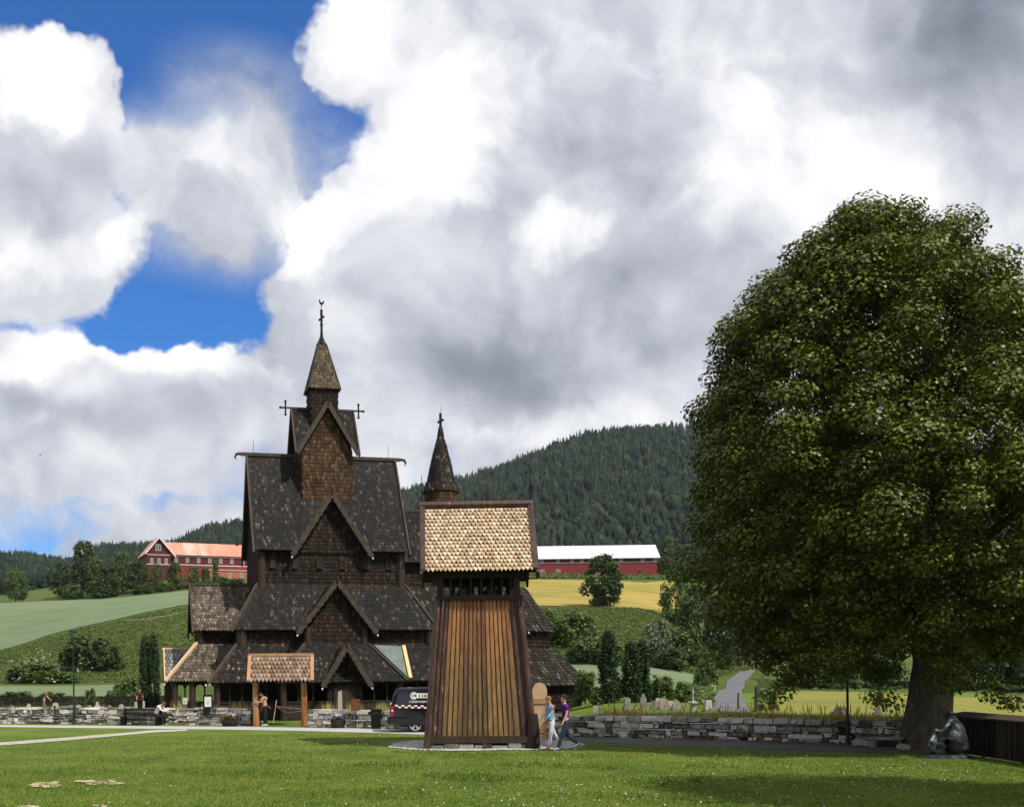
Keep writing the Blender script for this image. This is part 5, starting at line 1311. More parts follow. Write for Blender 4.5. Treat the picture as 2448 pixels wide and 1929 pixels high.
for (m_,px,yt,D,w,l) in [('leaf_mid',1310,1452,178,125,'large bush on the bank right behind the church apse'),
 ('leaf_mid',1368,1458,172,140,'large bush on the bank under the barley field, left one'),
 ('leaf_mid',1400,1516,153,120,'bush low on the bank behind the tall conifers'),
 ('leaf_light',1460,1530,152,100,'pale bush on the bank between the two tall conifers'),
 ('leaf_silver',1572,1474,157,100,'silvery bush with pale leaves on the bank left of the road'),
 ('leaf_mid',1640,1496,157,110,'round bush on the bank behind the silvery bush'),
 ('leaf_dark',1606,1545,152,100,'dark bush at the foot of the bank above the green crop'),
 ('leaf_mid',1690,1570,135,60,'small bush where the bank meets the road'),
 ('leaf_light',1935,1590,112,130,'bright shrub behind the hay field left of the lamp post'),
 ('leaf_light',2010,1560,114,100,'bright shrub behind the hay field right of the lamp post'),
 ('leaf_dark',1990,1620,113,160,'low dark hedge bush along the hay field'),
 ('leaf_dark',2130,1622,114,160,'low dark hedge bush left of the lime trunk'),
 ('leaf_light',2292,1585,110,60,'yellow-green shrub glowing right of the lime trunk'),
 ('leaf_dark',2350,1630,108,160,'low dark hedge bush right of the lime trunk'),
 ('leaf_dark',2450,1640,106,160,'low dark hedge bush at the right picture edge'),
 ('leaf_dark',208,1513,166,150,'large dark rounded bush on the slope left of the church'),
 ('leaf_dark',262,1540,164,80,'lower right lobe of dark bushes on the slope left of the church'),
 ('leaf_light',80,1580,150,150,'pale flowering shrub on the slope at the far left'),
 ('leaf_light',140,1600,150,110,'pale flowering shrub on the slope left of the lamp post'),
 ('leaf_mid',310,1610,84,78,'bush in the churchyard left of the paired columnar conifers'),
 ('leaf_mid',272,1640,82,50,'small bush left of the bush beside the conifers'),
 ('leaf_light',216,1642,80,40,'yellow-green bush above the stone wall right of the lamp post'),
 ('leaf_dark',40,1650,94,100,'dark hedge at the far left behind the picket fence'),
 ('leaf_dark',125,1652,94,90,'dark hedge left of the lamp post behind the picket fence'),
 ('leaf_mid',1400,1600,62,66,'leafy shrub beside the church apse in the churchyard'),
 ('leaf_mid',1432,1640,60,50,'low shrub with white flowers near the apse corner'),
 ('leaf_mid',1490,1620,64,70,'shrub between the narrow conifer and the broad conifer'),
 ('leaf_mid',1580,1610,62,80,'shrub right of the broad conifer behind the gravestones'),
 ('leaf_light',1640,1625,60,70,'loose pale shrub behind the gravestones, rightmost'),
 ('leaf_dark',1848,1668,47,30,'small dark bush behind the wall right of the road')]:
    plant('bush', m_, px, yt, 0, D, w, l)
plant('bush','leaf_dark',1820,1680,0,47.5,26,'smallest dark bush behind the wall beside the pole')
# columnar conifers
plant('column','leaf_thuja',347,1522,0,72,26,'left one of two slim columnar conifers left of the church', i=0)
plant('column','leaf_thuja',367,1518,0,72,28,'right one of two slim columnar conifers left of the church', i=1)
plant('column','leaf_thuja',1456,1508,0,60,44,'narrow columnar conifer in the churchyard nearest the bell tower', i=0)
plant('column','leaf_thuja',1510,1534,0,60,44,'left half of the broad pair of columnar conifers behind the gravestones', i=2)
plant('column','leaf_thuja',1536,1536,0,61,42,'right half of the broad pair of columnar conifers behind the gravestones', i=1)
# tree outside the frame whose shade falls on the lawn
g = V((16.6, 17.0, 0)); root = empty('leafy_tree', g); tag(root, 'broad tree just outside the right edge shading the near lawn', 'tree')
c = link('crown', crown_mesh('crown_near', 'oval', M['leaf_mid'], 5, 300, 170, .0115), root); c.scale = (15,15,14.5); t = link('trunk', TRK, root); t.scale = (10,10,10)

# ------------------------------------------------------------------ forest on the hills
def conifer(n=6, tiers=4):
    v = []; f = []
    for t in range(tiers):
        z0 = .10+.22*t; z1 = z0+.40-.02*t; r = .20*(1-.19*t); b = len(v)
        for k in range(n):
            a = 2*math.pi*(k+.5*(t % 2))/n; rr = r*(1 if k % 2 else .72); v.append((rr*math.cos(a), rr*math.sin(a), z0-(0 if k % 2 else -.04)))
        v.append((0,0,min(z1,1.0)))
        for k in range(n): f.append((b+k, b+(k+1)%n, b+n))
    return np.array(v), f
def broad(seed):
    r = random.Random(seed); v = []; f = []; n = 7; L = 5
    for i in range(L):
        z = .12+.86*i/(L-1); rad = .30*math.sin(math.pi*(.16+.78*i/(L-1)))
        for k in range(n): a = 2*math.pi*(k+.5*(i%2))/n; q = rad*r.uniform(.7,1.25); v.append((q*math.cos(a), q*math.sin(a), z+r.uniform(-.05,.05)))
    for i in range(L-1):
        for k in range(n): f.append((i*n+k, i*n+(k+1)%n, (i+1)*n+k)); f.append((i*n+(k+1)%n, (i+1)*n+(k+1)%n, (i+1)*n+k))
    f.append(tuple((L-1)*n+k for k in range(n))); return np.array(v), [x for x in f if len(x) == 3]+[((L-1)*n, (L-1)*n+k, (L-1)*n+k+1) for k in range(1, n-1)]
def forest(name, protos, spots, mat, label, attr=True):
    VS, FS = [], []; b = 0; cols = []
    for (x, y, z, h, w, a) in spots:
        v, f = protos[rng.randrange(len(protos))]; c, s = math.cos(a), math.sin(a)
        q = np.empty_like(v); q[:,0] = (v[:,0]*c-v[:,1]*s)*w+x; q[:,1] = (v[:,0]*s+v[:,1]*c)*w+y; q[:,2] = v[:,2]*h+z
        VS.append(q); FS.append(np.array(f)+b); b += len(v); cols.append(np.full(len(v), rng.random()))
    VS = np.concatenate(VS).astype(np.float32); FS = np.concatenate(FS).astype(np.int32)
    me = bpy.data.meshes.new(name); me.vertices.add(len(VS)); me.vertices.foreach_set('co', VS.ravel())
    me.loops.add(FS.size); me.loops.foreach_set('vertex_index', FS.ravel()); me.polygons.add(len(FS)); me.polygons.foreach_set('loop_start', np.arange(0, FS.size, 3, dtype=np.int32))
    me.update(calc_edges=True); me.materials.append(mat)
    at_ = me.attributes.new('tree', 'FLOAT', 'POINT'); at_.data.foreach_set('value', np.concatenate(cols).astype(np.float32))
    o = link(name, me); tag(o, label, 'forest', kind='stuff'); return o
def forest_mat(name, c0, c1, c2):
    m, t, b, out = newmat(name); a = t.n('ShaderNodeAttribute', attribute_name='tree').outputs[2]
    f = t.math('ADD', t.math('MULTIPLY', a, .6), t.math('MULTIPLY', t.noise(obj_coord(t), .012, 4, .6), .45))
    f2 = t.math('ADD', f, t.math('MULTIPLY', t.math('SUBTRACT', t.noise(obj_coord(t), .6, 3, .7), .5), .4))
    t.l(t.ramp(f2, [(.2,c0),(.55,c1),(.9,c2)]), b.inputs['Base Color']); b.inputs['Roughness'].default_value = .8; b.inputs['Specular IOR Level'].default_value = .1
    bn = t.n('ShaderNodeBump', ins={'Strength': 1, 'Distance': 1.2, 'Height': t.noise(obj_coord(t), .9, 4, .8)}); t.l(bn.outputs[0], b.inputs['Normal'])
    return m
M['forest'] = forest_mat('forest', (.014,.026,.016), (.027,.044,.026), (.060,.080,.042))
conP = [conifer(8), conifer(10, 5), conifer(8, 3)]; brP = [broad(i) for i in range(4)]
spots = []; spots2 = []
for i in range(15000):
    px = rng.uniform(-120, 2500); 
    if 640 < px < 930: continue
    D = 560+(1250-560)*rng.random()**.75
    if px > 1850 and rng.random() < .5: continue
    u = (px-PX)/FPX; h = rng.uniform(7, 14) if D > 700 else rng.uniform(9, 14)
    z = Zf(u, D)-.5
    s = (u*D, D, z, h, h*rng.uniform(.55,.85), rng.uniform(0,6.28))
    ((spots2 if rng.random() < (.55 if D < 760 else .22) else spots)).append(s)
for i in range(700):        # the ridge line, so the outline reads as tree tops
    px = rng.uniform(-120, 2300); 
    if 640 < px < 930: continue
    u = (px-PX)/FPX; D = rng.uniform(1215, 1252); h = rng.uniform(7, 15); spots.append((u*D, D, Zf(u, D)-.5, h, h*rng.uniform(.5,.75), rng.uniform(0,6.28)))
forest('conifer_forest', conP, spots, M['forest'], 'dark conifer forest covering the hills behind the barns')
forest('broadleaf_forest', brP, [(a,b,c,d*.85,e*1.15,f) for a,b,c,d,e,f in spots2], M['forest'], 'rounder broadleaf trees mixed into the hillside forest')

# ------------------------------------------------------------------ rough growth on the banks
def scatter(name, xs, D0, D1, n, size, mat, label, cat, dens=None, hgt=.5, per=9):
    cl = []
    for i in range(n):
        px = rng.uniform(*xs); D = rng.uniform(D0, D1); g = on_fast(px, D)
        if dens and not dens(px, D, g): continue
        s = hgt*rng.uniform(.5,1.5); cl.append(((g.x, g.y, g.z+s*.35), (s*1.1, s*1.1, s*.6), 1))
    Cc, Nn, Ss = cluster_leaves(cl, per, size, up=.8)
    o = link(name, leaf_mesh(name, Cc, Nn, Ss, mat)); tag(o, label, cat, kind='stuff'); return o
def on_fast(px, D):
    u = (px-PX)/FPX; return V((u*D, D, Z(u*D, D)))
def bank_left(px, D, g):
    w = (g.z-HC)/D; py = PY-(w*FPX+ (px-PX)*_s); top = float(np.interp(px, [0,60,110,170,250,330,420,480],[1560,1543,1525,1508,1492,1473,1455,1448]))
    return py > top and py < 1632
scatter('bank_growth', (-60, 640), 134, 232, 3600, .26, M['leaf_mid'], 'rough weeds and tall grass on the slope left of the church', 'undergrowth', bank_left, .38, 10)
scatter('bank_growth', (-60, 640), 134, 232, 9000, .20, M['leaf_grass'], 'paler weeds scattered over the slope left of the church', 'undergrowth', bank_left, .35, 9)
def bank_right(px, D, g):
    w = (g.z-HC)/D; py = PY-(w*FPX+(px-PX)*_s); return (px > 1560 or py > 1454) and py < float(np.interp(px,[1300,1400,1500,1600,1700,1800],[1588,1582,1588,1598,1622,1600])) and py > float(np.interp(px,[1500,1580,1660,1760],[1440,1470,1535,1560]))
scatter('bank_growth', (1260, 1830), 148, 236, 3600, .26, M['leaf_mid'], 'rough weeds on the bank between the barley field and the green crop', 'undergrowth', bank_right, .38, 10)
scatter('bank_growth', (1260, 1830), 148, 236, 8500, .20, M['leaf_grass'], 'paler weeds on the bank below the barley field', 'undergrowth', bank_right, .35, 9)
scatter('field_edge_growth', (1240, 1640), 345, 395, 2500, .7, M['leaf_light'], 'rough grass strip below the white-roofed barn', 'undergrowth', lambda px, D, g: True, 1.0, 8)
scatter('road_verge_growth', (1660, 1850), 52, 150, 2600, .22, M['leaf_light'], 'rough grass on the verges of the country road', 'undergrowth', lambda px, D, g: not (1700 < px < 1815) and D > 56, .3, 8)
# pale flower heads on the slope
fl = []
for (cx_, cy_, sx_, sy_, n_) in [(85,1590,50,22,70),(40,1612,35,10,40),(125,1625,30,12,45),(190,1605,40,10,30),(60,1630,40,8,25)]:
    for k in range(n_):
        q = hit(rng.gauss(cx_, sx_*.5), rng.gauss(cy_, sy_*.6)); fl.append(((q.x,q.y,q.z+.9), (.25,.25,.15), 1))
Cc, Nn, Ss = cluster_leaves(fl, 5, .22, up=1.2)
M['flower_pale'] = simple('pale_flowers', [(.30,.32,.22),(.48,.48,.34)], 3, .8, bump=0)
tag(link('flower_heads', leaf_mesh('flower_heads', Cc, Nn, Ss, M['flower_pale'])), 'cream flower heads dotted over the slope at the far left', 'flowers', kind='stuff')
# dry grass on top of the wall and in the churchyard
M['dry_grass'] = leaf_mat('dry_grass', (.26,.22,.07), (.55,.45,.18), .3, .8)
def blade_mat():
    m, t, b, out = newmat('grass_blade'); g = t.n('ShaderNodeNewGeometry').outputs['Random Per Island']; v = obj_coord(t); v2 = obj_coord(t, (1,.45,1))
    f = t.math('ADD', t.math('MULTIPLY', g, .45), t.math('MULTIPLY', t.math('SUBTRACT', t.noise(v2, .33, 4, .65), .5), 1.3))
    f = t.math('ADD', f, t.math('MULTIPLY', t.math('SUBTRACT', t.noise(v, 2.6, 3, .6), .5), .8)); f = t.math('ADD', f, .25)
    c = t.ramp(f, [(.05,(.045,.090,.010)),(.35,(.095,.155,.018)),(.65,(.175,.225,.030)),(.85,(.27,.28,.055)),(1,(.36,.31,.11))])
    t.l(c, b.inputs['Base Color']); b.inputs['Roughness'].default_value = .6; b.inputs['Specular IOR Level'].default_value = .25
    tr = t.n('ShaderNodeBsdfTranslucent'); t.l(c, tr.inputs[0]); mx = t.n('ShaderNodeMixShader', ins={0: .28}); t.l(b.outputs[0], mx.inputs[1]); t.l(tr.outputs[0], mx.inputs[2]); t.l(mx.outputs[0], out.inputs[0]); return m
M['blade'] = blade_mat()
def blades(name, pts, h0, h1, w, mat, label, cat='grass', lean=.35):
    P = np.array(pts, float); n = len(P); hh = nrg.uniform(h0, h1, n)[:,None]; a = nrg.uniform(0, 6.283, n); t1 = np.stack([np.cos(a), np.sin(a), np.zeros(n)], 1)
    b = nrg.uniform(0, 6.283, n); ln = nrg.uniform(0, lean, n)[:,None]; top = P+hh*(np.stack([np.cos(b), np.sin(b), np.zeros(n)], 1)*ln+np.array([0,0,1.]))
    mid = P+(top-P)*.55
    ww = w*(.6+.8*nrg.random(n))[:,None]
    vs = np.stack([P-t1*ww*.5, P+t1*ww*.5, mid+t1*ww*.35+np.array([0,0,.0]), top, mid-t1*ww*.35], 1).reshape(-1,3).astype(np.float32)
    me = bpy.data.meshes.new(name); me.vertices.add(5*n); me.vertices.foreach_set('co', vs.ravel()); me.loops.add(5*n); me.polygons.add(n)
    me.loops.foreach_set('vertex_index', np.arange(5*n, dtype=np.int32)); me.polygons.foreach_set('loop_start', np.arange(0,5*n,5,dtype=np.int32)); me.update(calc_edges=True); me.materials.append(mat)
    o = link(name, me); tag(o, label, cat, kind='stuff'); return o
pts = []
for i in range(5200):
    u = rng.uniform(uu(1290), uu(2180)); D = wallD(u)+rng.uniform(.05, 2.5)*rng.random()+.1; x = u*D
    if rng.random() < .55+.45*math.sin(x*2.1)*math.sin(x*.7+1): pts.append((x, D, Z(x, D)+(.0 if D > wallD(u)+.45 else .72*min(1,(u-.17)/.05))))
blades('dry_grass', pts, .12, .42, .04, M['dry_grass'], 'dry yellow grass tufts along the top of the long stone wall')
pts = []
for (a_, b_) in ((380,600),(770,935)):
    for i in range(700):
        u = rng.uniform(uu(a_), uu(b_)); D = wallD(u)+rng.uniform(.3,1.2); 
        if math.sin(u*FPX*.09)+rng.uniform(-.6,.6) > .1: pts.append((u*D, D, .45))
blades('dry_grass', pts, .35, .85, .035, M['dry_grass'], 'dry grass stalks standing behind the wall beside the church')
# mown lawn
def lawn_pts(n, d0, d1, pw_=1.0):
    out = []
    while len(out) < n:
        D = d0+(d1-d0)*rng.random()**pw_; px = rng.uniform(-25, 2475); u = ray(px, 1850)[0]; x = u*D
        if 34.9 < D < 40.3 and -.2 < x < 7.4 and ((x-3.6)/3.6)**2.6*0+1: 
            if abs(x-3.6) < 3.6 and abs(D-37.6) < 2.5: continue
        if D > 45 or D > wallD(u)-4.6: continue
        if u < -.17 and abs(D-path_D(u)) < .42: continue
        out.append((x, D, 0))
    return out
sl = [(gpt(*a), gpt(*b_)) for a, b_ in zip([(0,1777),(161,1765),(369,1747),(447,1744)], [(0,1777),(161,1765),(369,1747),(447,1744)])]
SU = [a.x/a.y for a, _ in sl]; SDp = [a.y for a, _ in sl]
def path_D(u): return float(np.interp(u, SU, SDp))
blades('lawn_grass', lawn_pts(105000, 20.3, 30, 1.1)+lawn_pts(52000, 30, 45), .018, .055, .013, M['blade'], 'short mown grass of the foreground lawn', lean=1.0)
pts = []
while len(pts) < 9000:
    q = rng.choice([(rng.gauss(2.5,5), rng.gauss(26,4)), (rng.uniform(-9,16), rng.uniform(20.3,40))]); 
    if 20.3 < q[1] < 44 and math.sin(q[0]*1.3+2*math.sin(q[1]*.9))+math.sin(q[1]*1.7+q[0]*.4) > .7 and not (abs(q[0]-3.6) < 3.8 and abs(q[1]-37.6) < 2.7): pts.append((q[0], q[1], 0))
blades('grass_tufts', pts, .05, .11, .022, M['blade'], 'longer darker tufts scattered over the lawn', lean=.9)
pts = []
for i in range(560):
    cx_, cy_ = rng.choice([(10.5,24),(13,27.5),(3,22.5),(7,33),(-3,40),(-1,39),(11.5,31),(2,25),(6,22)]); pts.append(((rng.gauss(cx_,1.8), rng.gauss(cy_,1.5), .05), (.012,.012,.006), 1))
pts += [((rng.uniform(-8,15), rng.uniform(20.5,36), .05), (.012,.012,.006), 1) for i in range(260)]
Cc, Nn, Ss = cluster_leaves([p for p in pts if not (abs(p[0][0]-3.6) < 3.8 and abs(p[0][1]-37.6) < 2.7)], 3, .028, up=2)
M['clover'] = simple('white_clover', [(.62,.62,.54),(.75,.74,.66)], 3, .8, bump=0)
tag(link('clover_flowers', leaf_mesh('clover_flowers', Cc, Nn, Ss, M['clover'])), 'tiny white clover flowers sprinkled over the lawn', 'flowers', kind='stuff')
# ------------------------------------------------------------------ people
def skin_mesh(name, joints, edges, mat, root=0, sub=2, smooth=True):
    """joints: list of (pos, rx, ry)"""
    me = bpy.data.meshes.new(name); me.from_pydata([tuple(j[0]) for j in joints], edges, [])
    o = bpy.data.objects.new(name, me); COL.objects.link(o)
    o.modifiers.new('s', 'SKIN'); sm = o.modifiers.new('d', 'SUBSURF'); sm.levels = sub; sm.render_levels = sub
    if not me.skin_vertices: 
        bpy.context.view_layer.objects.active = o; bpy.ops.mesh.customdata_skin_add()
    for i, j in enumerate(joints):
        me.skin_vertices[0].data[i].radius = (j[1], j[2] if len(j) > 2 else j[1]); me.skin_vertices[0].data[i].use_root = (i == root)
    bpy.context.view_layer.update()
    res = bpy.data.meshes.new_from_object(o.evaluated_get(bpy.context.evaluated_depsgraph_get()))
    bpy.data.objects.remove(o); bpy.data.meshes.remove(me); res.name = name; res.materials.clear(); res.materials.append(mat)
    if smooth: res.polygons.foreach_set('use_smooth', [True]*len(res.polygons))
    return res
def cloth(name, c, c2=None): return simple(name, [c, c2 or tuple(x*.7 for x in c)], 7, .85, bump=.3, bscale=14)
M['skin'] = simple('skin', [(.50,.26,.17),(.58,.33,.22)], 8, .5, bump=0)
def sph(d, th, L): return d
def person(label, pos, head, P, cols, hair='short', sleeve='short', S=1.0, jacket=False, bag=False, name='person'):
    """P: pose in degrees: lean, hip/knee/ (l, r), shoulder/elbow (l, r); local +x is forward, +y left"""
    root = empty(name, pos, head); tag(root, label, 'person')
    ln = R(P.get('lean', 3)); up = V((math.sin(ln), 0, math.cos(ln)))
    legL = .45*S; shL = .43*S; pel = V((0,0,0)); J = {}
    def dirv(a): return V((math.sin(R(a)), 0, -math.cos(R(a))))
    low = 0
    for sd_, y in (('l',.095*S),('r',-.095*S)):
        h = pel+V((0,y,-.03*S)); k = h+dirv(P['hip_'+sd_])*legL+V((0,P.get('splay',0)*(1 if y>0 else -1),0)); an = k+dirv(P['hip_'+sd_]-P['knee_'+sd_])*shL
        J['hip_'+sd_], J['knee_'+sd_], J['ank_'+sd_] = h, k, an; fa = P.get('foot_'+sd_, 0)
        fd = V((math.cos(R(fa)), 0, math.sin(R(fa)))); J['toe_'+sd_] = an+fd*.17*S+V((0,0,-.055*S)); J['heel_'+sd_] = an-fd*.05*S+V((0,0,-.06*S))
        low = min(low, an.z-.095*S, J['toe_'+sd_].z-.04*S)
    off = V((0,0,-low)) if 'seat' not in P else V((0,0,P['seat']+.10))
    for k in J: J[k] = J[k]+off
    pel = pel+off; waist = pel+up*.16*S; lc = R(P.get('lean',3)+P.get('curl',0)); up2 = V((math.sin(lc),0,math.cos(lc)))
    chest = waist+up2*.24*S; neck = chest+up2*.16*S
    ha = lc+R(P.get('nod', 5)); hu = V((math.sin(ha),0,math.cos(ha))); hf = V((math.cos(ha),0,-math.sin(ha)))
    turn = R(P.get('turn', 0)); hf = Matrix.Rotation(turn, 3, up2) @ hf; hs = hu.cross(hf)
    hc = neck+hu*.155*S+hf*.015
    for sd_, y in (('l',1),('r',-1)):
        tw = P.get('twist', 0)*y
        s = chest+up2*.10*S+V((tw, y*.175*S, 0)); a = P['sh_'+sd_]; ab = R(P.get('ab_'+sd_, 8))
        d1 = V((math.sin(R(a)), y*math.sin(ab), -math.cos(R(a)))).normalized(); e = s+d1*.285*S
        a2 = a+P['el_'+sd_]; d2 = V((math.sin(R(a2)), y*math.sin(ab)*.3-y*P.get('in_'+sd_,0), -math.cos(R(a2)))).normalized(); w = e+d2*.25*S
        J['sho_'+sd_], J['elb_'+sd_], J['wri_'+sd_], J['hd_'+sd_] = s, e, w, d2
    # one continuous body with head, face and separate fingers
    jt = [(pel,.11*S),(waist,.10*S),(chest,.125*S),(neck,.05*S),(neck+hu*.05*S,.052*S),(hc-hu*.035*S,.073*S),(hc+hu*.03*S,.088*S),(hc+hu*.085*S,.066*S)]
    ed = [(0,1),(1,2),(2,3),(3,4),(4,5),(5,6),(6,7)]
    def add(p, r, par): jt.append((p, r)); ed.append((par, len(jt)-1)); return len(jt)-1
    nz_ = add(hc+hf*.098*S-hu*.005, .014*S, 6); add(hc+hf*.108*S-hu*.022, .013*S, nz_)
    add(hc+hf*.085*S-hu*.075*S, .03*S, 5)
    for y in (1,-1): add(hc+hs*y*.085*S, .016*S, 6)
    for sd_, y in (('l',1),('r',-1)):
        a = add(J['sho_'+sd_], .058*S, 2); b = add(J['elb_'+sd_], .040*S, a); c = add(J['wri_'+sd_], .027*S, b)
        d2 = J['hd_'+sd_]; sidev = V((d2.z, 0, -d2.x)) if abs(d2.z) > .1 else V((0,0,1)); sidev.normalize()
        pm = add(J['wri_'+sd_]+d2*.055*S, .030*S, c)
        for q, (o_, L_) in enumerate(((-.028,.062),(-.010,.075),(.010,.072),(.027,.055))):
            f1 = add(J['wri_'+sd_]+d2*.095*S+sidev*o_*S, .0095*S, pm); inn = V((0,-y*.022,0)); f2 = add(jt[f1][0]+d2*L_*.6*S+inn*.5, .009*S, f1); add(jt[f2][0]+d2*L_*.35*S+inn, .008*S, f2)
        t1_ = add(J['wri_'+sd_]+d2*.05*S+sidev*(-.042)*S*(-1 if P.get('seat') is None else 1), .012*S, pm); add(jt[t1_][0]+d2*.035*S+sidev*.01, .010*S, t1_)
        a = add(J['hip_'+sd_], .088*S, 0); b = add(J['knee_'+sd_], .056*S, a); c = add(J['ank_'+sd_], .040*S, b); add(J['toe_'+sd_], .032*S, c)
    link('body', skin_mesh('body', jt, ed, M['skin'], 0, 1), root)
    # trousers
    jt = [(pel+up*.12*S,.118*S),(pel,.13*S)]; ed = [(0,1)]
    for sd_ in 'lr':
        b = len(jt); m_ = J['hip_'+sd_].lerp(J['knee_'+sd_], .5); jt += [(J['hip_'+sd_],.103*S),(m_,.086*S),(J['knee_'+sd_],.070*S),(J['knee_'+sd_].lerp(J['ank_'+sd_],.5),.062*S),(J['ank_'+sd_]+V((0,0,.01)),.053*S)]; ed += [(1,b),(b,b+1),(b+1,b+2),(b+2,b+3),(b+3,b+4)]
    link('trousers', skin_mesh('trousers', jt, ed, cols['legs'], 1, 2), root)
    def top(nm, mat, g, hem, sl):
        jt = [(pel+up*(-.07 if hem else .05)*S,(.138+g)*S),(waist,(.118+g)*S),(chest,(.142+g)*S),(chest+up2*.085*S,(.118+g)*S),(neck-up2*.012,(.058+g)*S)]; ed = [(0,1),(1,2),(2,3),(3,4)]
        for sd_ in 'lr':
            b = len(jt); s, e, w = J['sho_'+sd_], J['elb_'+sd_], J['wri_'+sd_]
            if sl == 'short': jt += [(s,(.072+g)*S),(s.lerp(e,.62),(.060+g)*S)]; ed += [(3,b),(b,b+1)]
            else: jt += [(s,(.070+g)*S),(e,(.050+g)*S),(e.lerp(w,.92),(.038+g)*S)]; ed += [(3,b),(b,b+1),(b+1,b+2)]
        link(nm, skin_mesh(nm, jt, ed, mat, 1, 2), root)
    top('shirt', cols['top'], 0, True, sleeve if not jacket else 'short')
    if jacket:
        top('jacket', cols['jacket'], .016, False, 'long')
    for sd_ in 'lr':
        jt = [(J['heel_'+sd_],.040*S),(J['ank_'+sd_]+V((0,0,-.045*S)),.046*S),(J['ank_'+sd_].lerp(J['toe_'+sd_],.6)+V((0,0,-.012)),.042*S),(J['toe_'+sd_],.032*S)]
        sh = link('shoe', skin_mesh('shoe', jt, [(0,1),(1,2),(2,3)], cols['shoe'], 1, 2), root)
        jt = [(J['heel_'+sd_]+V((0,0,-.028*S)),.036*S,.014),(J['toe_'+sd_]+V((0,0,-.024*S)),.036*S,.012)]
        link('sole', skin_mesh('sole', jt, [(0,1)], M['white_wood'], 0, 1), sh)
    hr = MB(); c = hc+hu*.045*S-hf*.014*S
    n = 10
    hm = []
    for i in range(1, 8):
        th = math.pi*i/(12 if hair == 'short' else 11)
        for k in range(12):
            a = 2*math.pi*k/12; rr = .108*S*(1+.05*math.sin(5*a+i))
            fr = math.cos(a)
            dz = math.cos(th); 
            if fr > .3 and th > math.pi*.38: th2 = math.pi*.38
            else: th2 = th
            p = c+(hf*math.cos(a)+hs*math.sin(a))*rr*math.sin(th2)+hu*rr*1.05*math.cos(th2); hr.v.append(tuple(p))
    for i in range(6):
        for k in range(12): hr.f.append((i*12+k, i*12+(k+1)%12, (i+1)*12+(k+1)%12, (i+1)*12+k)); hr.m.append(0)
    hr.f.append(tuple(range(12))); hr.m.append(0)
    hr.build('hair', cols['hair'], root, smooth=True)
    if hair == 'bun': v = MB(); v.ball(hc-hf*.12*S+hu*.06*S, .045*S, 6); v.build('hair_bun', cols['hair'], root, smooth=True)
    # eyes and mouth
    v = MB()
    for y in (1,-1): v.ball(hc+hf*.080*S+hs*y*.032*S+hu*.018*S, .009*S, 5)
    v.ball(hc+hf*.092*S-hu*.048*S, .012*S, 5, 0, (.6,1.4,.4)); v.build('face_features', simple('face_features', [(.05,.02,.015)], 3, .5, bump=0), root)
    return root, J, chest, up2
hb_ = cloth('brown_hair', (.035,.018,.008)); hblond = cloth('fair_hair', (.30,.18,.07))
W_ = lambda px, py: gpt(px, py)
# the walking couple
p = W_(1353, 1795)
person('man in a purple polo shirt and dark jeans walking beside the bell tower', p, R(195), dict(lean=2,nod=2,turn=-20,hip_l=24,knee_l=6,hip_r=-16,knee_r=36,foot_r=-38,foot_l=8,sh_l=8,el_l=22,sh_r=-14,el_r=18,curl=2),
       dict(legs=cloth('dark_jeans',(.010,.016,.030),(.030,.045,.07)), top=cloth('purple_polo',(.075,.008,.16)), shoe=cloth('blue_trainers',(.015,.07,.30)), hair=hb_), S=1.045)
p = W_(1318, 1791)
person('woman in a denim jacket, salmon top and white trousers walking beside the bell tower', p, R(200), dict(lean=2,nod=14,turn=10,hip_l=10,knee_l=3,hip_r=-22,knee_r=14,foot_r=-20,foot_l=0,sh_l=18,el_l=30,sh_r=-4,el_r=28,curl=2),
       dict(legs=cloth('white_trousers',(.66,.64,.70),(.60,.58,.66)), top=cloth('salmon_top',(.50,.15,.11)), jacket=cloth('denim_jacket',(.16,.30,.44),(.26,.40,.52)), shoe=cloth('tan_shoes',(.45,.36,.24)), hair=hblond), S=.98, jacket=True)
# visitors in the gate
p = W_(634, 1735)
person('person in a peach top and dark trousers standing by the left gate post', p, R(185), dict(lean=4,nod=32,curl=8,hip_l=4,knee_l=4,hip_r=-4,knee_r=2,sh_l=22,el_l=70,sh_r=26,el_r=62,in_l=.2,in_r=.2),
       dict(legs=cloth('black_trousers',(.012,.013,.018)), top=cloth('peach_top',(.62,.34,.24)), shoe=cloth('white_shoes',(.6,.6,.58)), hair=hb_), S=.96, sleeve='short')
q = on(606, 54.6); 
person('person in a grey-blue patterned top bending forward behind the left gate post', V((q.x,q.y,0)), R(0), dict(lean=38,nod=10,curl=28,hip_l=8,knee_l=8,hip_r=-6,knee_r=4,sh_l=42,el_l=10,sh_r=50,el_r=6),
       dict(legs=cloth('grey_trousers',(.10,.10,.11)), top=cloth('grey_blue_top',(.14,.18,.22),(.42,.36,.30)), shoe=cloth('black_shoes',(.02,.02,.02)), hair=cloth('grey_hair',(.40,.36,.32))), S=.96)
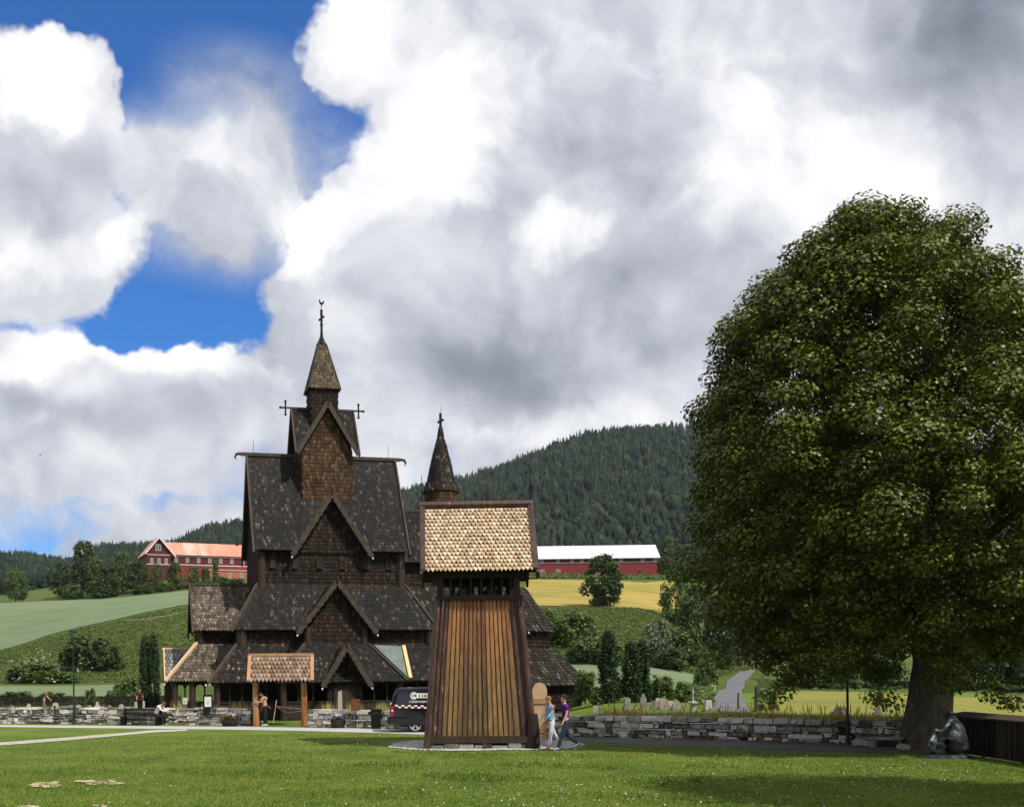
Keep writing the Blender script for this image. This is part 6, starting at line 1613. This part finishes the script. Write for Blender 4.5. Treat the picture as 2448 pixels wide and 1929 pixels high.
# bench and its sitter
bp = W_(338, 1733.2); BZ = R(-12)
bench = empty('park_bench', (bp.x, bp.y, 0), BZ); tag(bench, 'black slatted park bench in front of the stone wall left of the gate', 'bench')
bl = simple('black_bench_wood', [(.012,.011,.011),(.035,.032,.03)], 5, .6, bump=.3, stretch=(.5,3,3))
def bxp(px): return (at(px,1700,bp.y).x-bp.x)
xa_, xb_ = bxp(284), bxp(384)
for z, h in ((.80,.13),(.59,.13)):
    v = MB(); v.box(xa_,xb_,.34,.38,z-h/2,z+h/2); v.build('back_slat', bl, bench)
for k in range(4): v = MB(); v.box(xa_,xb_,-.12+.115*k,-.02+.115*k,.43,.465); v.build('seat_slat', bl, bench)
for x in (xa_+.12, xb_-.12):
    v = MB(); v.box(x-.07,x+.07,-.12,-.02,0,.43); v.box(x-.07,x+.07,.28,.36,0,.88); v.box(x-.07,x+.07,-.02,.28,.36,.43); v.build('leg_frame', M['iron'], bench)
p = V((bxp(372)+bp.x, bp.y+.02, 0))
person('man in a white shirt and dark trousers sitting bent forward on the bench', p, R(-14), dict(seat=.44,lean=14,curl=22,nod=32,hip_l=84,knee_l=84,hip_r=80,knee_r=80,splay=.05,sh_l=42,el_l=32,sh_r=46,el_r=26),
       dict(legs=cloth('navy_trousers',(.012,.016,.028)), top=cloth('white_shirt',(.74,.72,.70),(.70,.66,.66)), shoe=cloth('dark_shoes',(.015,.015,.015)), hair=cloth('thin_brown_hair',(.12,.07,.045))), S=1.0, sleeve='long')
# people inside the churchyard, seen above the wall on the left
q = on(106, 72)
person('person with fair hair and brown top bowing among gravestones at the far left', q, R(10), dict(lean=12,nod=25,curl=8,hip_l=6,knee_l=6,hip_r=-4,knee_r=4,sh_l=20,el_l=20,sh_r=25,el_r=25),
       dict(legs=cloth('tan_trousers',(.3,.2,.12)), top=cloth('brown_tan_top',(.35,.18,.09),(.10,.04,.02)), shoe=cloth('brown_shoes',(.05,.03,.02)), hair=hblond), S=.86)
q = on(335, 67)
person('person in a dark top standing behind the wall between two thin pale posts', q, R(-80), dict(lean=3,nod=6,hip_l=3,knee_l=3,hip_r=-2,knee_r=2,sh_l=14,el_l=20,sh_r=10,el_r=30),
       dict(legs=cloth('dark_brown_trousers',(.03,.02,.015)), top=cloth('dark_brown_top',(.05,.018,.012)), shoe=cloth('plain_shoes',(.03,.03,.03)), hair=hb_), S=.90)
# ------------------------------------------------------------------ things along the path
def lamp(px, py, zt_, label, colr):
    p = gpt(px, py); r = empty('lamp_post', p); tag(r, label, 'lamp post', 'park lamp posts')
    v = MB(); v.tube([(0,0,0),(0,0,.9),(0,0,.92),(0,0,zt_-.25)], [.075,.07,.045,.035], 10); v.lathe([(.11,0),(.10,.1),(.075,.14)], 10); v.build('pole', colr, r)
    v = MB(); v.lathe([(.04,zt_-.28),(.12,zt_-.2),(.19,zt_-.02),(.17,zt_+.06)], 12); v.build('lamp_shade', M['glass_lamp'], r)
    v = MB(); v.lathe([(.26,zt_+.05),(.24,zt_+.10),(.10,zt_+.17),(.02,zt_+.2)], 12); v.build('lamp_cap', colr, r)
M['lampgreen'] = simple('green_black_paint', [(.012,.022,.016),(.02,.03,.024)], 6, .4, bump=0)
M['glass_lamp'] = simple('lamp_glass', [(.10,.11,.12),(.16,.17,.18)], 6, .2, bump=0)
lamp(177, 1731, 4.85, 'tall dark green lamp post at the left, in front of the stone wall', M['lampgreen'])
lamp(2027, 1779, 3.7, 'dark lamp post under the edge of the big lime crown', M['lampgreen'])
v = MB(); p = gpt(131, 1731.5); v.tube([p, p+V((0,0,.95))], .025, 6); v.box(p.x-.05,p.x+.05,p.y-.04,p.y+.0,.85,1.0)
tag(v.build('marker_post', M['iron']), 'thin short dark post before the wall left of the green lamp post', 'post')
# information board
p = gpt(498, 1733); b_ = empty('information_board', p); tag(b_, 'black upright information board on one leg showing a white poster', 'information board')
v = MB(); v.box(-.03,.03,-.03,.03,0,.5); v.build('leg', M['iron'], b_)
v = MB(); v.box(-.24,.24,-.05,.05,.48,1.55); v.build('panel', M['iron'], b_)
v = MB(); v.box(-.17,.17,-.06,-.052,.94,1.45); ps = v.build('poster', M['white_wood'], b_)
v = MB(); v.ball((0,-.066,1.10), .018, 5, 0, (1,.1,1.4)); v.beam((0,-.064,1.13),(0,-.064,1.2), .008, .012, (1,0,0)); v.build('poster_mark', M['plastic'], ps)
# small white notice and the stone slab
p = on(443, 57.5); s_ = empty('notice_sign', p); tag(s_, 'small white notice on a thin stake by the west end of the church', 'sign')
v = MB(); v.box(-.02,.02,-.02,.02,0,1.25); v.build('stake', M['iron'], s_)
v = MB(); v.hexa([(-.13,-.03,.95),(.11,-.03,.93),(.11,-.02,.93),(-.13,-.02,.95)], [(-.11,-.03,1.3),(.14,-.03,1.28),(.14,-.02,1.28),(-.11,-.02,1.3)]); pn = v.build('panel', M['white_wood'], s_)
v = MB(); 
for k in range(4): v.box(-.07,.08,-.034,-.031,1.03+k*.05,1.045+k*.05)
v.build('printed_lines', simple('printed_grey', [(.25,.27,.32)], 3, .6, bump=0), pn)
p = on(813, 53.2); v = MB(); v.hexa([(p.x-.12,p.y-.05,p.z),(p.x+.14,p.y-.05,p.z),(p.x+.14,p.y+.06,p.z),(p.x-.12,p.y+.06,p.z)], [(p.x-.09,p.y-.04,1.64),(p.x+.10,p.y-.04,1.72),(p.x+.10,p.y+.05,1.72),(p.x-.09,p.y+.05,1.64)])
tag(v.build('standing_stone', M['stone_pale'] if 'stone_pale' in M else M['slab']), 'tall narrow pale standing stone behind the wall right of the gate', 'standing stone')
# rust-brown square sign on a post
p = gpt(851, 1741); s_ = empty('square_sign', p); tag(s_, 'rust-brown square sign on a thin black post near the litter bin', 'sign')
v = MB(); v.box(-.02,.02,-.02,.02,0,.85); v.build('post', M['iron'], s_)
v = MB(); v.box(-.22,.22,-.03,.0,.84,1.38); v.build('panel', simple('rusty_panel', [(.10,.035,.012),(.16,.06,.02)], 6, .6, bump=.1), s_)
v = MB()
for k in range(16):
    a0, a1 = 2*math.pi*k/16, 2*math.pi*(k+1)/16; q = [V((r_*math.cos(a), -.036, 1.13+r_*math.sin(a))) for r_, a in ((.07,a0),(.095,a0),(.095,a1),(.07,a1))]; v.hexa(q, [p_+V((0,.006,0)) for p_ in q])
v.ball((0,-.034,1.13), .03, 5, 0, (1,.2,1)); v.build('emblem', simple('sign_emblem', [(.28,.10,.04)], 5, .6, bump=0), s_)
p = gpt(899, 1742); lb = empty('litter_bin', p); tag(lb, 'black upright litter bin standing before the wall left of the van', 'litter bin')
v = MB(); v.hexa([(-.22,-.18,.0),(.22,-.18,.0),(.22,.18,.0),(-.22,.18,.0)], [(-.25,-.2,.88),(.25,-.2,.88),(.25,.2,.88),(-.25,.2,.88)]); v.build('body', M['iron'], lb)
v = MB(); v.box(-.27,.27,-.22,.22,.88,.93); v.build('lid', M['plastic'], lb)
v = MB(); v.box(-.15,.15,-.215,-.19,.68,.8); v.build('opening', M['mortar'], lb)
# flower tubs
def tub(px, py, r0, h, label, cols, w=1.0):
    p = gpt(px, py); t_ = empty('flower_tub', p); tag(t_, label, 'flower tub')
    v = MB(); v.lathe([(r0*.78,0),(r0*.95,h*.5),(r0,h),(r0*.9,h),(r0*.88,h-.05)], 14, sx=w); v.build('tub', simple('dark_tub', [(.018,.014,.012),(.03,.025,.02)], 5, .7), t_)
    for nm, n, size, mt, dz, spr in cols:
        cl_ = [((rng.gauss(0,r0*.55*w*spr), rng.gauss(0,r0*.4), h+dz+rng.uniform(-.06,.1)), (.13,.13,.09), 1) for _ in range(n)]
        Cc, Nn, Ss = cluster_leaves(cl_, 14, size, up=.8); link(nm, leaf_mesh(nm, Cc, Nn, Ss, mt), t_)
fr = simple('red_blossoms', [(.45,.02,.015),(.55,.06,.03)], 5, .7, bump=0); fw = simple('white_flowers', [(.62,.62,.58),(.7,.7,.66)], 5, .7, bump=0); fp = simple('purple_flowers', [(.06,.03,.14),(.12,.06,.22)], 5, .7, bump=0)
tub(549, 1735.5, .40, .34, 'wide dark flower tub with red and white flowers left of the gate', [('foliage',16,.07,M['leaf_mid'],.10,1.1),('red_blossoms',6,.05,fr,.16,.6),('white_blossoms',11,.045,fw,.26,1.0)], 1.05)
tub(808, 1740, .36, .42, 'round dark flower tub with white, red and purple flowers right of the gate', [('foliage',14,.07,M['leaf_dark'],.06,1.0),('white_blossoms',12,.045,fw,.16,.9),('red_blossoms',3,.045,fr,.08,.6),('purple_blossoms',8,.05,fp,.04,1.4)])
p = gpt(8, 1731)
# ------------------------------------------------------------------ picket fence and graves on the left
fr_ = empty('picket_fence', on(120, 80)); tag(fr_, 'low dark picket fence along the back of the churchyard at the left', 'fence'); fo = fr_.location
v = MB()
for k in range(150):
    px = -30+k*3.1
    q = on(px, 80+.5*math.sin(k)) - fo; v.box(q.x-.035,q.x+.035,q.y-.01,q.y+.01,q.z+.1,q.z+.92+.03*math.sin(k*5))
o = v.build('pickets', M['wood_black'], fr_)
for z in (.3,.7):
    v = MB(); a = on(-30,80.3)-fo; b2_ = on(432,80.3)-fo; v.beam(a+V((0,0,z)), b2_+V((0,0,z)), .05, .08); v.build('rail', M['wood_black'], fr_)
M['grave'] = simple('grave_granite', [(.15,.145,.13),(.30,.285,.26)], 5, .6, bump=.1)
M['grave_pink'] = simple('grave_pink_stone', [(.28,.20,.18),(.38,.29,.26)], 5, .6, bump=.1)
M['grave_pale'] = simple('grave_pale_stone', [(.36,.34,.30),(.50,.48,.43)], 5, .7, bump=.1)
M['stone_pale'] = M['grave_pale']
def grave(px, D, top_py, w, shape, mat, label, th=.14, group='gravestones'):
    g = on(px, D); _, w_ = ray(px, top_py); h = max(.35, HC+w_*D-g.z); r = empty('gravestone', g, rng.uniform(-.25,.25)); tag(r, label, 'gravestone', group)
    v = MB(); hw = w/2
    if shape == 'round': pts = [(-hw,.12),(hw,.12)]+[(hw*math.cos(math.pi*k/8), h-hw*.7+hw*.7*math.sin(math.pi*k/8)) for k in range(9)]
    elif shape == 'point': pts = [(-hw,.12),(hw,.12),(hw*.9,h*.86),(0,h),(-hw*.9,h*.86)]
    elif shape == 'shoulder': pts = [(-hw,.12),(hw,.12),(hw,h*.75),(hw*.55,h*.82),(hw*.4,h),(-hw*.4,h),(-hw*.55,h*.82),(-hw,h*.75)]
    elif shape == 'cross': a = hw*.3; pts = [(-a,.12),(a,.12),(a,h*.55),(hw,h*.57),(hw,h*.76),(a,h*.76),(a,h),(-a,h),(-a,h*.76),(-hw,h*.76),(-hw,h*.57),(-a,h*.55)]
    else: pts = [(-hw*.9,.12),(hw*1.0,.12),(hw*.75,h*.98),(-hw*.7,h)]
    n = len(pts); v.add([(x,-th/2,z) for x,z in pts]+[(x,th/2,z) for x,z in pts], [tuple(range(n)), tuple(range(2*n-1,n-1,-1))]+[(i,i+n,(i+1)%n+n,(i+1)%n) for i in range(n)])
    v.build('slab', M[mat], r); v = MB(); v.box(-hw-.07,hw+.07,-th/2-.08,th/2+.08,-.05,.12); v.build('base', M['grave'], r)
LG = [(28,68,1686,.30,'round','grave'),(69,66,1681,.26,'point','grave_pale'),(133,64,1679,.34,'round','grave_pale'),(154,68,1687,.5,'block','grave'),(171,66,1684,.4,'round','grave'),(188,65,1684,.28,'block','grave_pale'),(214,66,1685,.3,'round','grave'),(233,63,1677,.32,'shoulder','grave_pale'),(262,66,1685,.28,'point','grave'),(290,66,1683,.26,'round','grave_pale'),(325,63,1677,.16,'block','grave_pale'),(344,63,1675,.16,'block','grave_pale')]
LL = ['small rounded grey gravestone furthest left behind the wall','pointed pale gravestone left of the bowing person','rounded pale gravestone right of the thin marker post','low wide grey gravestone touching the green lamp post on its left','rounded grey gravestone seen behind the green lamp post','narrow pale block gravestone just right of the lamp post','small rounded grey gravestone second right of the lamp post','shouldered pale gravestone right of the yellow-green bush','small pointed grey gravestone left of the bench end','rounded pale gravestone above the left end of the bench','left one of two thin pale posts above the bench','right one of two thin pale posts above the bench']
for g_, l_ in zip(LG, LL): grave(*g_, l_)
RG = [(1425,47.5,1664+22,.30,'block','grave_pale'),(1500,50,1667,.28,'round','grave'),(1538,49,1658,.28,'shoulder','grave'),(1566,52,1680,.26,'round','grave'),(1573,53,1668,.30,'block','grave_pale'),(1584,50,1670,.34,'round','grave_pink'),(1604,52,1682,.34,'round','grave_pale'),(1618,49,1675,.40,'shoulder','grave_pink'),(1693,47,1672,.36,'block','grave_pale'),(1709,49,1684,.24,'block','grave'),(2008,43,1697,.48,'round','grave'),(2098,42,1705,.2,'point','grave')]
RL = ['low pale block gravestone right behind the walking couple','rounded grey gravestone in front of the narrow columnar conifer','tall shouldered grey gravestone in front of the broad conifer pair','small dark rounded gravestone left of the rounded pinkish stone','thin pale gravestone just left of the rounded pinkish stone','rounded pinkish gravestone in the middle of the row','small pale rounded gravestone between the two pinkish stones','shouldered pinkish gravestone right of the middle','leaning pale stone slab at the foot of the country road','small grey stub right of the leaning pale slab','rounded grey gravestone standing left of the dark lamp post','tiny pointed stone on the grass right of the dark lamp post']
for g_, l_ in zip(RG, RL): grave(*g_, l_)
q = on(243, 66); cl_ = [((q.x+rng.gauss(0,.14), q.y, q.z+.42+rng.uniform(-.12,.18)), (.13,.13,.12), 1) for _ in range(8)]
Cc, Nn, Ss = cluster_leaves(cl_, 16, .06, up=.8); fb2 = empty('flower_bunch', q); tag(fb2, 'bunch of pink flowers among the gravestones, left of the bench', 'flowers')
Cc = Cc-np.array(q); link('petals', leaf_mesh('petals', Cc, Nn, Ss, simple('pink_flowers', [(.55,.16,.20),(.65,.30,.32)], 5, .7, bump=0)), fb2)
v = MB(); v.lathe([(.12,0),(.16,.3),(.14,.3)], 10); v.build('pot', M['plastic'], fb2)
# urn monument
q = on(1657, 47); r = empty('urn_monument', q); tag(r, 'thin pale urn on a broad stone base between the gravestones and the road', 'monument')
v = MB(); v.lathe([(.16,0),(.14,.35),(.24,.40),(.24,.45),(.08,.48)], 10); v.build('base', M['grave_pale'], r)
v = MB(); v.lathe([(.04,.46),(.03,.75),(.05,.85),(.03,.95),(.015,1.1)], 8); v.build('urn', M['grave_pale'], r)
for px, D, yt, rr, l in ((1807,47,1640,.075,'thick wooden pole behind the wall, right of the country road'),(1764,48,1655,.04,'thin wooden post in front of the country road'),(1752,50,1690,.05,'short grey fence post left of the thin wooden post')):
    g = on(px, D); _, w_ = ray(px, yt); v = MB(); v.tube([g, V((g.x+.03,g.y,HC+w_*D))], [rr*1.1, rr], 8); tag(v.build('wooden_post', M['wood_verge']), l, 'post')
# statue: seated figure with a child, dark bronze
M['statue'] = simple('weathered_bronze', [(.018,.020,.024),(.045,.05,.058),(.14,.155,.17)], 5, .45, metal=.5, bump=.8, bscale=9)
sp_ = gpt(2262, 1811); st = empty('statue', sp_); tag(st, 'dark bronze statue of a robed figure leaning over a child, before the lime trunk', 'statue')
def blob(name, js, es, sub=2):
    me = skin_mesh(name, [(V(a), b, c) for a, b, c in js], es, M['statue'], 0, sub)
    for v_ in me.vertices:
        p_ = v_.co; n_ = math.sin(p_.x*19+p_.z*7)*math.cos(p_.z*13-p_.y*11)*.018+math.sin(p_.z*33+p_.x*9)*.008; v_.co = p_+V((p_.x*0+n_, n_, 0))
    return link(name, me, st)
blob('large_figure', [((.28,.05,.10),.36,.34),((.26,.05,.38),.32,.30),((.25,.05,.62),.24,.24),((.28,.05,.86),.21,.21),((.20,.05,1.06),.15,.15),((.17,.05,1.14),.07,.07),((.13,.05,1.26),.105,.11),((.12,.05,1.33),.075,.08),
 ((.05,-.05,1.0),.08,.08),((-.10,-.12,.80),.07,.07),((-.27,-.12,.72),.05,.05),((-.02,-.1,.5),.15,.15),((-.18,-.1,.42),.13,.13),((-.22,-.1,.18),.10,.10),((-.30,-.12,.06),.07,.06)],
 [(0,1),(1,2),(2,3),(3,4),(4,5),(5,6),(6,7),(4,8),(8,9),(9,10),(2,11),(11,12),(12,13),(13,14)])
blob('small_figure', [((-.36,-.05,.10),.15,.14),((-.36,-.05,.36),.13,.13),((-.33,-.05,.56),.11,.11),((-.30,-.05,.68),.05,.05),((-.27,-.05,.77),.075,.08),((-.25,-.05,.83),.05,.05),((-.44,-.1,.5),.05,.05),((-.5,-.12,.3),.04,.04)], [(0,1),(1,2),(2,3),(3,4),(4,5),(2,6),(6,7)])
v = MB(); v.lathe([(.66,-.02),(.62,.06),(.45,.10)], 14, (.02,.0), sy=.6); v.build('plinth', M['statue'], st); st.scale = (1.2,1.15,1.05)
# stone trough and boulders at the end of the wall
q = gpt(2122, 1788); tr_ = empty('stone_trough', q, R(-8)); tag(tr_, 'dark hollow stone trough between boulders at the end of the stone wall', 'trough')
v = MB(); v.box(-.42,.42,.0,.08,0,.30); v.box(-.42,-.32,.0,.4,0,.30); v.box(.32,.42,0,.4,0,.3); v.box(-.5,.5,-.02,.42,.30,.36); v.build('shell', M['grave'], tr_)
v = MB(); v.box(-.32,.32,-.02,.0,.04,.27); v.build('opening', M['mortar'], tr_)
for px, py, s, l in ((2078,1783,.17,'low rounded boulder left of the stone trough'),(2160,1790,.18,'pale boulder between the trough and the lime roots'),(2056,1781,.22,'long flat boulder by the foot of the lamp post')):
    q = gpt(px, py); v = MB(); v.ball((q.x,q.y,s*.35), s, 6, 0, (1.3,1,.75), .25); tag(v.build('boulder', M['stone']), l, 'boulder')
# board fence on the right
f0 = gpt(2268, 1797); f1 = gpt(2520, 1835); fe = empty('board_fence', (f0.x,f0.y,0), math.atan2(f1.y-f0.y, f1.x-f0.x)); tag(fe, 'dark brown wooden board fence with a capping, right of the statue', 'fence')
Lf = (f1-f0).length+3; bm = island_mat('fence_boards', [(0,(.010,.008,.006)),(.6,(.020,.015,.012)),(1,(.035,.027,.021))], .6, .2, 12, .85)
v = MB(); k = 0
while k*.14 < Lf: v.box(k*.14, k*.14+.13, (-.0 if k % 2 else .02), .05, .02, 1.14); k += 1
v.build('boards', bm, fe)
v = MB(); v.hexa([(-.1,-.10,1.12),(Lf,-.10,1.12),(Lf,.55,1.22),(-.1,.55,1.22)], [(-.1,-.10,1.17),(Lf,-.10,1.17),(Lf,.55,1.27),(-.1,.55,1.27)]); v.build('capping', simple('fence_cap', [(.030,.019,.015),(.07,.045,.036)], 9, .9, bump=.6), fe)
for k in range(int(Lf/2)+1): v = MB(); v.box(k*2-.05,k*2+.05,-.05,0,0,1.12); v.build('post', bm, fe)
# overhead wires on the hillside
for a, b_, l in (((1262,1450,240),(1670,1434,225),'thin pale overhead wire crossing below the barley field'),((300,1482,200),(470,1452,200),'thin pale overhead wire above the slope left of the church')):
    A = at(*a); B = at(*b_); v = MB(); n = 16; v.tube([A.lerp(B, k/n)-V((0,0,1.6*4*(k/n)*(1-k/n)*.35)) for k in range(n+1)], .022, 4); tag(v.build('wire', M['white_wood']), l, 'wire')
# bird
p = at(95, 1087, 120); v = MB(); v.add([p, p+V((-.22,.1,.07)), p+V((-.12,-.1,.05)), p+V((.22,.1,.06)), p+V((.12,-.1,.05)), p+V((0,-.18,-.03)), p+V((0,.18,-.02)), p+V((0,0,-.05))], [(0,2,1,6),(0,6,3,4),(0,5,2),(0,4,5),(5,7,2),(5,4,7),(7,6,1,2),(7,4,3,6)])
tag(v.build('bird', M['iron']), 'tiny dark bird flying in the clouds left of the church', 'bird')
# ------------------------------------------------------------------ air
m = bpy.data.materials.new('haze'); m.use_nodes = True; t = NT(m.node_tree); out = t.n('ShaderNodeOutputMaterial')
pv = t.n('ShaderNodeVolumePrincipled'); pv.inputs['Color'].default_value = (.78,.86,1,1); pv.inputs['Density'].default_value = .00005; pv.inputs['Anisotropy'].default_value = .3
t.l(pv.outputs[0], out.inputs['Volume'])
v = MB(); v.box(-1400, 1600, -60, 2600, -2.2, 420); o = v.build('haze', m); tag(o, 'thin clear-weather haze over the valley', 'haze', kind='stuff')
scene.cycles.volume_bounces = 0
